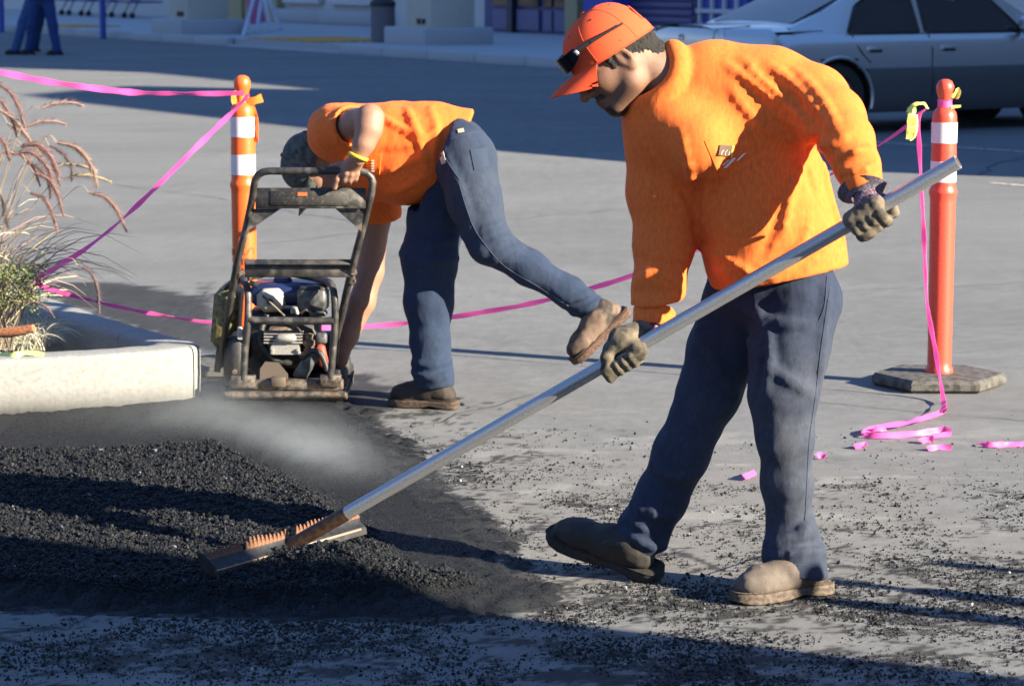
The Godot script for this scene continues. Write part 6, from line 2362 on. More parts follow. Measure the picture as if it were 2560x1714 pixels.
	for q in [[Vector3(0.5151, 0.7466, -6.1000), Vector3(0.5936, 0.7073, -6.1000), Vector3(0.6715, 0.7073, -6.1000)], [Vector3(0.5356, 0.6679, -6.1000), Vector3(0.5950, 0.5989, -6.1000), Vector3(0.6641, 0.5494, -6.1000)], [Vector3(0.6992, 0.8054, -6.1000), Vector3(0.6913, 0.6876, -6.1000), Vector3(0.6811, 0.5890, -6.1000)], [Vector3(0.5560, 0.1922, -6.1000), Vector3(0.6100, 0.2143, -6.1000), Vector3(0.6983, 0.2364, -6.1000)], [Vector3(0.5611, 0.1781, -6.1000), Vector3(0.6202, 0.1882, -6.1000), Vector3(0.7010, 0.1882, -6.1000)], [Vector3(0.6877, 0.2855, -6.1000), Vector3(0.6636, 0.2505, -6.1000), Vector3(0.6544, 0.2103, -6.1000)], [Vector3(0.2332, 0.2705, -6.1000), Vector3(0.2648, 0.2545, -6.1000), Vector3(0.3142, 0.2284, -6.1000)], [Vector3(0.2527, 0.3106, -6.1000), Vector3(0.2942, 0.2866, -6.1000), Vector3(0.3632, 0.2705, -6.1000)], [Vector3(0.2551, 0.2354, -6.1000), Vector3(0.2996, 0.2103, -6.1000), Vector3(0.3391, 0.2002, -6.1000)], [Vector3(0.3032, 0.4054, -6.1000), Vector3(0.3624, 0.3605, -6.1000), Vector3(0.4213, 0.3705, -6.1000)], [Vector3(0.4183, 0.6876, -6.1000), Vector3(0.4580, 0.6186, -6.1000), Vector3(0.4978, 0.5494, -6.1000)], [Vector3(0.5444, 0.7466, -6.1000), Vector3(0.5747, 0.6581, -6.1000), Vector3(0.5740, 0.5593, -6.1000)]]:
		fold(F, q, 0.0120, 0.0035, 0, 0.013)
	for q in [[Vector3(0.5611, 0.1842, -6.1000), Vector3(0.6200, 0.2002, -6.1000), Vector3(0.6987, 0.2123, -6.1000)], [Vector3(0.2402, 0.2545, -6.1000), Vector3(0.2748, 0.2354, -6.1000), Vector3(0.3242, 0.2103, -6.1000)], [Vector3(0.5548, 0.6876, -6.1000), Vector3(0.5558, 0.6088, -6.1000), Vector3(0.5373, 0.5197, -6.1000)], [Vector3(0.6727, 0.3006, -6.1000), Vector3(0.6860, 0.2705, -6.1000), Vector3(0.6904, 0.2404, -6.1000)]]:
		fold(F, q, 0.009, -0.0050, 1, 0.009)
	F.ripple(noise(8.0, 95, 2), 0.004, Basis().scaled(Vector3(1.3, 0.5, 1.0)))
	F.ripple(noise(22.0, 96, 2), 0.0020)
	F.plane(Vector3(0.6730, 0.0587, -6.4900), Vector3(-0.22, -1.0, -0.05).normalized(), 0.005, 0.16)
	F.cone(Vector3(0.6736, 0.0147, -6.4900), Vector3(0.6738, 0.0425, -6.4950), 0.060, 0.056, 0.003, 1)
	F.plane(Vector3(0.3118, 0.0570, -6.6750), Vector3(0.25, -0.97, 0).normalized(), 0.005, 0.12)
	F.plane(Vector3(0.6397, 0.8322, -6.6000), Vector3.UP, 0.005)
	s = Shape.new()
	var tw := worn(Color(0.013, 0.025, 0.060), n)
	tw.dust = Color(0.076, 0.080, 0.094)
	tw.cen = Vector3(0.6395, 0.3317, -6.4200)
	tw.rad = 0.46
	tw.most = 0.62
	F.into(s, tw)
	var tr := obj("trousers", s, M.navy, t, true)
	var thread := mat(lin(0.022, 0.033, 0.062), 0.9)
	obj("seam", seam(F, [Vector3(0.7091, 0.7956, -6.1000), Vector3(0.6900, 0.6482, -6.1000), Vector3(0.6798, 0.5494, -6.1000), Vector3(0.6676, 0.4502, -6.1000), Vector3(0.6631, 0.3506, -6.1000), Vector3(0.6605, 0.2605, -6.1000)], 0.0016), thread, tr)
	obj("seam", seam(F, [Vector3(0.7011, 0.8132, -6.1000), Vector3(0.6963, 0.7466, -6.1000), Vector3(0.6794, 0.7024, -6.1000)], 0.0016), thread, tr)
	obj("hem_stitch", seam(F, [Vector3(0.5592, 0.1781, -6.1000), Vector3(0.6205, 0.1630, -6.1000), Vector3(0.7056, 0.1499, -6.1000)], 0.0014), thread, tr)
	# --- boots
	var tanb := worn(Color(0.108, 0.080, 0.063), n)
	tanb.dust = Color(0.175, 0.152, 0.132)
	tanb.cen = Vector3(0.5875, 0.0664, -6.3800)
	tanb.rad = 0.16
	tanb.most = 0.45
	boot(Vector3(0.7620, 0.0010, -6.5166), Vector3(0.5225, 0.0010, -6.3841), Vector3.UP, Vector3(0.6845, 0.0607, -6.5000), tanb, Color(0.13, 0.10, 0.078), t, 1.0)
	var shadeb := worn(Color(0.024, 0.019, 0.016), n)  # shaded boot of the pair: the shade is put into its near-black colour
	shadeb.stained = 0.5
	boot(Vector3(0.3593, 0.0040, -6.6267), Vector3(0.0934, 0.0746, -6.8000), Vector3(-0.36, 0.93, 0.1), Vector3(0.3227, 0.0757, -6.6800), shadeb, Color(0.03, 0.026, 0.023), t, 1.0)
	# --- gloves, one on the shaft above the other
	var q0 := on_line(foot, ax, Vector3(0.2909, 0.5897, -6.4700))
	var vv := (Vector3.UP - ax * ax.y).normalized()
	var wn := ax.cross(vv).normalized()
	if wn.z < 0:
		wn = -wn
	F = Field.new(q0 - Vector3.ONE * 0.11, q0 + Vector3.ONE * 0.12, 0.0036)
	F.cone(Vector3(0.3286, 0.6494, -6.4450), q0 + vv * 0.034 + ax * 0.012 + wn * 0.010, 0.029, 0.030, 0.012, 0, wn, 1.2)
	F.cone(q0 + vv * 0.024 + ax * 0.026 + wn * 0.010, q0 + vv * 0.022 - ax * 0.020 + wn * 0.012, 0.022, 0.021, 0.012)
	F.egg(q0 + ax * 0.038 - vv * 0.008 + wn * 0.016, Basis(ax, vv, wn), Vector3(0.024, 0.028, 0.020), 0.010)
	for i in 4:
		var c := q0 + ax * (0.024 - i * 0.0205)
		finger(F, [c + vv * 0.026 - wn * 0.010, c + vv * 0.004 - wn * 0.030, c - vv * 0.027 - wn * 0.014 - ax * 0.004, c - vv * 0.030 + wn * 0.016 - ax * 0.006, c - vv * 0.012 + wn * 0.029 - ax * 0.004], 0.0125, 0.0110)
	finger(F, [q0 + vv * 0.030 + wn * 0.016 - ax * 0.004, q0 - ax * 0.032 + vv * 0.012 + wn * 0.030, q0 - ax * 0.050 - vv * 0.014 + wn * 0.026, q0 - ax * 0.053 - vv * 0.034 + wn * 0.018], 0.0165, 0.0125)
	F.cone(foot, top, 0.0162, 0.0162, 0.0015, 1)
	F.ripple(noise(60.0, 97, 2), 0.0016)
	var gp := GlovePaint.new()
	gp.n = n
	gp.cuff = Vector3(0.3311, 0.6554, -6.4550)
	gp.axis = (q0 + wn * 0.01 - gp.cuff).normalized()
	gp.across = gp.axis.cross(Vector3(0, 0, 1))
	gp.stripe = 0.022
	s = Shape.new()
	F.into(s, gp)
	var g1 := obj("glove", s, M.paintcloth, t, true)
	glove_cuff(Vector3(0.3323, 0.6581, -6.4580), gp.axis, 0.036, 0.042, 0.024, g1)
	var q1 := on_line(foot, ax, Vector3(0.8171, 0.9369, -6.2400))
	F = Field.new(q1 - Vector3.ONE * 0.11, q1 + Vector3.ONE * 0.11, 0.0036)
	F.cone(Vector3(0.8056, 0.9877, -6.2500), Vector3(0.8107, 0.9491, -6.2150), 0.031, 0.036, 0.012, 0, Vector3(0, 0, 1), 1.2)
	F.cone(q1 + ax * 0.030 + vv * 0.010 + wn * 0.022, q1 - ax * 0.034 + vv * 0.006 + wn * 0.024, 0.022, 0.021, 0.014)
	for i in 4:
		var c := q1 + ax * (0.031 - i * 0.0215)
		finger(F, [c + vv * 0.008 + wn * 0.030, c - vv * 0.018 + wn * 0.031, c - vv * 0.037 + wn * 0.008, c - vv * 0.026 - wn * 0.020], 0.0130, 0.0112)
	finger(F, [Vector3(0.8306, 0.9754, -6.2200), Vector3(0.8538, 0.9649, -6.2150), Vector3(0.8634, 0.9456, -6.2100)], 0.016, 0.013)
	F.egg(q1 - vv * 0.036 - ax * 0.020 + wn * 0.012, Basis(ax, vv, wn), Vector3(0.026, 0.018, 0.018), 0.008)
	F.cone(foot, top, 0.0162, 0.0162, 0.0015, 1)
	F.ripple(noise(60.0, 98, 2), 0.0016)
	gp = GlovePaint.new()
	gp.n = n
	gp.cuff = Vector3(0.8051, 0.9953, -6.2550)
	gp.axis = (Vector3(0.8130, 0.9327, -6.2000) - gp.cuff).normalized()
	gp.across = Vector3(0.8, 0.55, 0)
	gp.stripe = 0.060
	s = Shape.new()
	F.into(s, gp)
	var g2 := obj("glove", s, M.paintcloth, t, true)
	glove_cuff(Vector3(0.8034, 0.9911, -6.2570), gp.axis, 0.036, 0.058, 0.024, g2)

func on_line(a: Vector3, u: Vector3, p: Vector3) -> Vector3:
	return a + u * (p - a).dot(u)

func glove_cuff(c: Vector3, axis_dir: Vector3, r0: float, r1: float, long: float, parent: Node) -> void:
	var s := Shape.new()
	var d1 := axis_dir.cross(Vector3(0, 0, 1)).normalized()
	var d2 := axis_dir.cross(d1)
	var rows := []
	for i in 5:
		var f := i / 4.0
		var row := []
		for k in 25:
			var a := TAU * k / 24
			row.append(c + axis_dir * (long * (1.0 - f) - 0.006) + (d1 * cos(a) + d2 * sin(a) * 0.85) * lerpf(r0, r1, pow(f, 1.5)) * (1.0 + 0.10 * f * sin(a * 3.0 + 1.0)) + axis_dir * 0.010 * f * sin(a * 2.0))
		rows.append(row)
	s.sheet(rows, 0.0025)
	obj("cuff", s, tri_tex(mat(lin(0.13, 0.115, 0.15), 0.9), M.t_dirt, 9.0), parent)

# ---------------------------------------------------------------- the man bent over the compactor
func build_operator() -> void:
	var n := noise(1.0, 101, 3)
	var t := thing("person", "man bent double over the compactor, in orange T-shirt and navy trousers", "person", Vector3(-0.2765, 0.0000, -9.2643))
	var s := Shape.new()
	var sk := SkinPaint.new()
	sk.n = n
	sk.base = Color(0.33, 0.175, 0.115)
	# --- body: core, arms, head
	var core := Field.new(Vector3(-0.8301, -0.0253, -9.7500), Vector3(0.3519, 1.1020, -8.9500), 0.017)
	core.chain([Vector3(-0.1796, 0.8609, -9.3700), Vector3(-0.3152, 0.8567, -9.4300), Vector3(-0.4665, 0.8614, -9.4700), Vector3(-0.6009, 0.8621, -9.4600)], [0.075, 0.09, 0.09, 0.05], 0.05)
	core.chain([Vector3(-0.2322, 0.7411, -9.3800), Vector3(-0.2868, 0.4921, -9.3300), Vector3(-0.2662, 0.0938, -9.2800)], [0.075, 0.05, 0.035], 0.03)
	core.chain([Vector3(-0.1539, 0.7966, -9.2400), Vector3(-0.0774, 0.5731, -9.1800), Vector3(0.2776, 0.3467, -9.2000)], [0.06, 0.045, 0.032], 0.03)
	core.into(s, sk)
	# near arm with its hand on the hoop; a finer grid of its own
	var A := Field.new(Vector3(-0.6526, 0.7163, -9.3200), Vector3(-0.3828, 1.0890, -8.7800), 0.0056)
	A.chain([Vector3(-0.5847, 0.9388, -9.2600), Vector3(-0.5197, 0.9716, -9.1500), Vector3(-0.4662, 0.9964, -9.0700)], [0.054, 0.050, 0.043], 0.02)
	A.chain([Vector3(-0.4662, 0.9964, -9.0700), Vector3(-0.4700, 0.9601, -9.0550), Vector3(-0.4855, 0.9149, -9.0450), Vector3(-0.5059, 0.8690, -9.0450)], [0.043, 0.041, 0.034, 0.026], 0.02)
	A.cone(Vector3(-0.5059, 0.8690, -9.0450), Vector3(-0.5268, 0.8378, -9.0800), 0.027, 0.028, 0.012, 0, Vector3(0.3, 0.2, 1).normalized(), 1.2)
	A.cone(Vector3(-0.5164, 0.8468, -9.0750), Vector3(-0.5459, 0.8345, -9.0850), 0.024, 0.020, 0.012)
	finger(A, [Vector3(-0.5484, 0.8378, -9.0800), Vector3(-0.5630, 0.8205, -9.0800), Vector3(-0.5760, 0.7948, -9.0770), Vector3(-0.5854, 0.7653, -9.0850)], 0.0115, 0.0090)
	finger(A, [Vector3(-0.5352, 0.8338, -9.0750), Vector3(-0.5450, 0.8143, -9.0670), Vector3(-0.5513, 0.7922, -9.0730), Vector3(-0.5553, 0.7807, -9.0900)], 0.0112, 0.0090)
	finger(A, [Vector3(-0.5223, 0.8309, -9.0750), Vector3(-0.5277, 0.8114, -9.0670), Vector3(-0.5340, 0.7922, -9.0730), Vector3(-0.5365, 0.7822, -9.0900)], 0.0110, 0.0088)
	finger(A, [Vector3(-0.5082, 0.8320, -9.0800), Vector3(-0.5107, 0.8140, -9.0710), Vector3(-0.5155, 0.7976, -9.0770), Vector3(-0.5179, 0.7892, -9.0930)], 0.0102, 0.0082)
	finger(A, [Vector3(-0.5400, 0.8432, -9.0850), Vector3(-0.5706, 0.8428, -9.0900), Vector3(-0.5972, 0.8363, -9.1000)], 0.0115, 0.0090)
	A.into(s, sk)
	# far arm reaching down behind the machine
	var B := Field.new(Vector3(-0.6721, 0.0388, -9.8500), Vector3(-0.3745, 0.7245, -9.4000), 0.008)
	B.chain([Vector3(-0.4955, 0.7399, -9.5800), Vector3(-0.4776, 0.6160, -9.6000), Vector3(-0.4972, 0.4319, -9.6000), Vector3(-0.5245, 0.3264, -9.5800), Vector3(-0.5732, 0.2057, -9.5600), Vector3(-0.5913, 0.1608, -9.5500)], [0.055, 0.052, 0.046, 0.044, 0.033, 0.028], 0.02)
	B.egg(Vector3(-0.6007, 0.1377, -9.5500), Basis(), Vector3(0.03, 0.045, 0.025), 0.015)
	B.into(s, sk)
	var o := Vector3(-0.6868, 0.8231, -9.4400)
	var fwd := Vector3(-0.20, -0.95, 0.20).normalized()
	var side := fwd.cross(Vector3(-0.95, 0.24, 0.05)).normalized()
	if side.z < 0:
		side = -side
	var upv := fwd.cross(side).normalized()
	var fr := Basis(fwd, upv, side)
	head_into(s, o, fr, Vector3(-0.5772, 0.8635, -9.4400), 0.062, sk, 0.006)
	obj("body", s, M.skin, t, true)
	# hair under the cap
	var hf := Field.new(o - Vector3.ONE * 0.13, o + Vector3.ONE * 0.13, 0.006)
	hf.egg(o + fr * Vector3(-0.013, 0.004, 0), fr, Vector3(0.096, 0.091, 0.0755), 0.01)
	hf.plane(o + fr * Vector3(0, 0.02, 0), fr.y)
	hf.plane(o + fr * Vector3(-0.03, -0.03, 0), fr * Vector3(0.9, -0.42, 0).normalized(), 0.004)
	hf.ripple(noise(120.0, 102, 2), 0.005)
	s = Shape.new()
	hf.into(s)
	obj("hair", s, mat(lin(0.03, 0.02, 0.015), 0.75), t)
	var cm := tri_tex(mat(lin(0.105, 0.115, 0.105), 0.92), M.t_dirt, 3.0, M.b_weave, 0.05)
	cap(o, fr, cm, t, mat(lin(0.02, 0.02, 0.02), 0.6), 0.085)
	# --- shirt
	var F := Field.new(Vector3(-0.7418, 0.5249, -9.9000), Vector3(-0.0435, 1.1121, -8.8800), 0.0088)
	F.chain([Vector3(-0.1500, 0.9077, -9.3800), Vector3(-0.2397, 0.8886, -9.4000), Vector3(-0.3301, 0.8642, -9.4300), Vector3(-0.4660, 0.8621, -9.4600), Vector3(-0.5632, 0.8921, -9.4600)], [0.098, 0.130, 0.158, 0.158, 0.118], 0.05)
	F.egg(Vector3(-0.3604, 0.7819, -9.4300), Basis(), Vector3(0.12, 0.095, 0.15), 0.05)
	F.chain([Vector3(-0.5668, 0.9257, -9.4000), Vector3(-0.5896, 0.9355, -9.2900), Vector3(-0.5322, 0.9635, -9.1650)], [0.105, 0.092, 0.072], 0.03)
	F.cone(Vector3(-0.6020, 0.9319, -9.3000), Vector3(-0.5997, 0.9442, -9.2200), 0.080, 0.066, 0.03)
	F.chain([Vector3(-0.4857, 0.7734, -9.5400), Vector3(-0.4731, 0.6912, -9.5800), Vector3(-0.4561, 0.6283, -9.6000)], [0.095, 0.080, 0.070], 0.03)
	for q in [[Vector3(-0.4657, 1.0341, -8.9000), Vector3(-0.3394, 0.9638, -8.9000), Vector3(-0.2269, 0.9357, -8.9000)], [Vector3(-0.4102, 0.9075, -8.9000), Vector3(-0.3256, 0.9216, -8.9000), Vector3(-0.2408, 0.9638, -8.9000)], [Vector3(-0.4390, 0.8228, -8.9000), Vector3(-0.3541, 0.8511, -8.9000), Vector3(-0.2623, 0.8934, -8.9000)], [Vector3(-0.3391, 1.0341, -8.9000), Vector3(-0.2973, 0.9357, -8.9000), Vector3(-0.2767, 0.8228, -8.9000)], [Vector3(-0.4252, 0.7663, -8.9000), Vector3(-0.3545, 0.7804, -8.9000), Vector3(-0.2837, 0.8228, -8.9000)], [Vector3(-0.5996, 1.0060, -8.9000), Vector3(-0.5648, 0.9638, -8.9000), Vector3(-0.5581, 0.9216, -8.9000)], [Vector3(-0.2617, 1.0341, -8.9000), Vector3(-0.2408, 0.9638, -8.9000), Vector3(-0.2553, 0.8793, -8.9000)]]:
		fold(F, q, 0.0115, 0.0045, 0, 0.011)
	F.ripple(noise(7.0, 103, 2), 0.004, Basis(Vector3(0, 0, 1), -0.7).scaled(Vector3(1.5, 0.5, 1.0)))
	F.ripple(noise(20.0, 104, 2), 0.0015, Basis(Vector3(0, 0, 1), -0.7).scaled(Vector3(1.5, 0.5, 1.0)))
	# sleeve openings and hem
	var sa := (Vector3(-0.4662, 0.9964, -9.0700) - Vector3(-0.5847, 0.9388, -9.2600)).normalized()
	F.plane(Vector3(-0.5290, 0.9653, -9.1600), sa, 0.005, 0.10)
	F.cone(Vector3(-0.5290, 0.9653, -9.1600) - sa * 0.025, Vector3(-0.5290, 0.9653, -9.1600) + sa * 0.05, 0.058, 0.060, 0.003, 1)
	var sb := (Vector3(-0.4595, 0.5854, -9.6000) - Vector3(-0.4724, 0.7103, -9.5700)).normalized()
	F.plane(Vector3(-0.4501, 0.6160, -9.6000), sb, 0.005, 0.11)
	F.plane(Vector3(-0.1645, 0.9060, -9.3600), Vector3(0.93, -0.36, 0).normalized(), 0.006, 0.5)
	s = Shape.new()
	F.into(s)
	var shirt := obj("shirt", s, M.orange, t)
	obj("pocket", patch(F, [Vector3(-0.4695, 0.8934, -8.9000), Vector3(-0.4216, 0.8906, -8.9000), Vector3(-0.4277, 0.8228, -8.9000), Vector3(-0.4701, 0.8200, -8.9000)], 8, 6, 0.002, 0.004), tri_tex(mat(lin(0.86, 0.20, 0.012), 0.9), M.t_soft, 4.0), shirt)
	for k in 5:
		obj("stitch", patch(F, [Vector3(-0.4542, 0.8709, -8.9000) - Vector3(0, k * 0.0085, 0), Vector3(-0.4457, 0.8709, -8.9000) - Vector3(0, k * 0.0085, 0), Vector3(-0.4457, 0.8666, -8.9000) - Vector3(0, k * 0.0085, 0), Vector3(-0.4542, 0.8666, -8.9000) - Vector3(0, k * 0.0085, 0)], 2, 2, 0.006, 0.001), mat(lin(0.7, 0.68, 0.66), 0.8), shirt)
	# --- trousers
	F = Field.new(Vector3(-0.4414, -0.0439, -9.6200), Vector3(0.3535, 1.0157, -8.9800), 0.0090)
	F.egg(Vector3(-0.1672, 0.8703, -9.3400), Basis(Vector3(0, 0, 1), 0.5), Vector3(0.095, 0.12, 0.150), 0.04)
	F.chain([Vector3(-0.2027, 0.7992, -9.4000), Vector3(-0.2519, 0.6515, -9.3800), Vector3(-0.2808, 0.5070, -9.3300), Vector3(-0.2826, 0.3586, -9.3200), Vector3(-0.2782, 0.2112, -9.3000), Vector3(-0.2661, 0.1239, -9.2800), Vector3(-0.2602, 0.0645, -9.2750)], [0.108, 0.098, 0.090, 0.078, 0.062, 0.060, 0.065], 0.04)
	F.chain([Vector3(-0.1570, 0.8465, -9.2600), Vector3(-0.1243, 0.7111, -9.2100), Vector3(-0.0744, 0.5741, -9.1700), Vector3(0.0570, 0.4908, -9.1800), Vector3(0.1891, 0.4071, -9.1900), Vector3(0.2894, 0.3408, -9.2000)], [0.108, 0.088, 0.068, 0.055, 0.050, 0.049], 0.035)
	for q in [[Vector3(-0.1283, 0.5586, -8.8500), Vector3(-0.0718, 0.6011, -8.8500), Vector3(-0.0084, 0.6223, -8.8500)], [Vector3(-0.1563, 0.6294, -8.8500), Vector3(-0.0999, 0.6435, -8.8500), Vector3(-0.0295, 0.6689, -8.8500)], [Vector3(-0.0719, 0.5444, -8.8500), Vector3(-0.0296, 0.5728, -8.8500), Vector3(0.0268, 0.5940, -8.8500)], [Vector3(-0.2256, 0.9249, -8.8500), Vector3(-0.1699, 0.7986, -8.8500), Vector3(-0.1281, 0.6576, -8.8500)], [Vector3(-0.3537, 0.5728, -8.8500), Vector3(-0.2693, 0.5444, -8.8500), Vector3(-0.1776, 0.5586, -8.8500)], [Vector3(-0.3252, 0.6294, -8.8500), Vector3(-0.2549, 0.6011, -8.8500), Vector3(-0.1845, 0.6223, -8.8500)], [Vector3(-0.3203, 0.1881, -8.8500), Vector3(-0.2637, 0.1709, -8.8500), Vector3(-0.1999, 0.1810, -8.8500)], [Vector3(-0.3202, 0.2168, -8.8500), Vector3(-0.2636, 0.2053, -8.8500), Vector3(-0.2026, 0.2239, -8.8500)], [Vector3(0.1681, 0.4166, -8.8500), Vector3(0.2245, 0.4308, -8.8500), Vector3(0.2809, 0.4593, -8.8500)], [Vector3(0.1964, 0.3810, -8.8500), Vector3(0.2458, 0.4024, -8.8500), Vector3(0.3022, 0.4308, -8.8500)]]:
		fold(F, q, 0.0120, 0.0035, 0, 0.013)
	for q in [[Vector3(-0.1071, 0.5728, -8.8500), Vector3(-0.0577, 0.6011, -8.8500), Vector3(-0.0042, 0.6124, -8.8500)], [Vector3(-0.3203, 0.1996, -8.8500), Vector3(-0.2636, 0.1881, -8.8500), Vector3(-0.1998, 0.2025, -8.8500)], [Vector3(0.1823, 0.3995, -8.8500), Vector3(0.2387, 0.4166, -8.8500), Vector3(0.2951, 0.4479, -8.8500)]]:
		fold(F, q, 0.009, -0.0050, 1, 0.009)
	F.ripple(noise(8.0, 105, 2), 0.004)
	F.ripple(noise(22.0, 106, 2), 0.0024)
	F.plane(Vector3(-0.2602, 0.0735, -9.2750), Vector3(0.08, -1, 0).normalized(), 0.005, 0.14)
	F.plane(Vector3(0.2865, 0.3438, -9.2000), Vector3(0.83, -0.55, 0).normalized(), 0.005, 0.12)
	F.cone(Vector3(0.3130, 0.3260, -9.2000), Vector3(0.3513, 0.2964, -9.2000), 0.040, 0.044, 0.003, 1)
	F.plane(Vector3(-0.2113, 0.9428, -9.3400), Vector3(-0.93, 0.36, 0).normalized(), 0.006, 0.3)
	s = Shape.new()
	var tw := worn(Color(0.015, 0.029, 0.066), n)
	tw.dust = Color(0.050, 0.062, 0.085)
	tw.cen = Vector3(-0.1170, 0.7640, -9.1000)
	tw.rad = 0.30
	tw.most = 0.5
	F.into(s, tw)
	var tr := obj("trousers", s, M.navy, t, true)
	var thread := mat(lin(0.024, 0.036, 0.066), 0.9)
	obj("seam", seam(F, [Vector3(-0.1699, 0.7986, -8.8500), Vector3(-0.1448, 0.7141, -8.8500), Vector3(-0.1112, 0.6365, -8.8500), Vector3(-0.0296, 0.5374, -8.8500), Vector3(0.0833, 0.4664, -8.8500), Vector3(0.1823, 0.4024, -8.8500)], 0.0018), thread, tr)
	obj("seam", seam(F, [Vector3(-0.2257, 0.9039, -8.8500), Vector3(-0.1978, 0.8548, -8.8500), Vector3(-0.1671, 0.8098, -8.8500)], 0.0018), thread, tr)
	obj("seam", seam(F, [Vector3(-0.1976, 0.9417, -8.8500), Vector3(-0.1555, 0.9557, -8.8500), Vector3(-0.1022, 0.9669, -8.8500)], 0.0020), thread, tr)
	obj("back_pocket", patch(F, [Vector3(-0.1353, 0.9047, -8.9000), Vector3(-0.0832, 0.9103, -8.9000), Vector3(-0.0748, 0.8511, -8.9000), Vector3(-0.1214, 0.8370, -8.9000)], 6, 6, 0.0015, 0.003), mat(lin(0.019, 0.031, 0.060), 0.92), tr)
	obj("pocket_lining", patch(F, [Vector3(-0.2397, 0.9005, -8.9000), Vector3(-0.2241, 0.9103, -8.9000), Vector3(-0.2130, 0.8624, -8.9000), Vector3(-0.2271, 0.8567, -8.9000)], 4, 4, 0.003, 0.002), mat(lin(0.40, 0.37, 0.32), 0.9), tr)
	obj("belt_label", patch(F, [Vector3(-0.1760, 0.9695, -8.9000), Vector3(-0.1563, 0.9737, -8.9000), Vector3(-0.1535, 0.9624, -8.9000), Vector3(-0.1733, 0.9582, -8.9000)], 3, 2, 0.003, 0.002), mat(lin(0.36, 0.30, 0.22), 0.9), tr)
	# --- boots
	var b1 := worn(Color(0.032, 0.023, 0.018), n)
	b1.stained = 0.5
	boot(Vector3(-0.1856, 0.0020, -9.2520), Vector3(-0.4205, 0.0020, -9.3264), Vector3.UP, Vector3(-0.2614, 0.0924, -9.2700), b1, Color(0.09, 0.06, 0.042), t, 1.0)
	var b2 := worn(Color(0.17, 0.11, 0.075), n)
	b2.stained = 0.80
	boot(Vector3(0.3967, 0.3349, -9.2000), Vector3(0.2122, 0.1626, -9.1400), Vector3(-0.72, 0.66, 0.12), Vector3(0.3041, 0.3408, -9.2000), b2, Color(0.12, 0.065, 0.042), t, 1.0)
	# --- yellow wristband
	s = Shape.new()
	var wr := []
	var wa := (Vector3(-0.5060, 0.8662, -9.0450) - Vector3(-0.4855, 0.9149, -9.0450)).normalized()
	var w1 := wa.cross(Vector3(0, 0, 1)).normalized()
	var w2 := wa.cross(w1)
	for k in 25:
		var a := TAU * k / 24
		wr.append(Vector3(-0.5042, 0.8737, -9.0400) + (w1 * cos(a) + w2 * sin(a)) * 0.0325)
	s.tube(wr, 0.0055, 8, false, 0.5, w1)
	obj("wristband", s, mat(lin(0.80, 0.52, 0.02), 0.5), t)

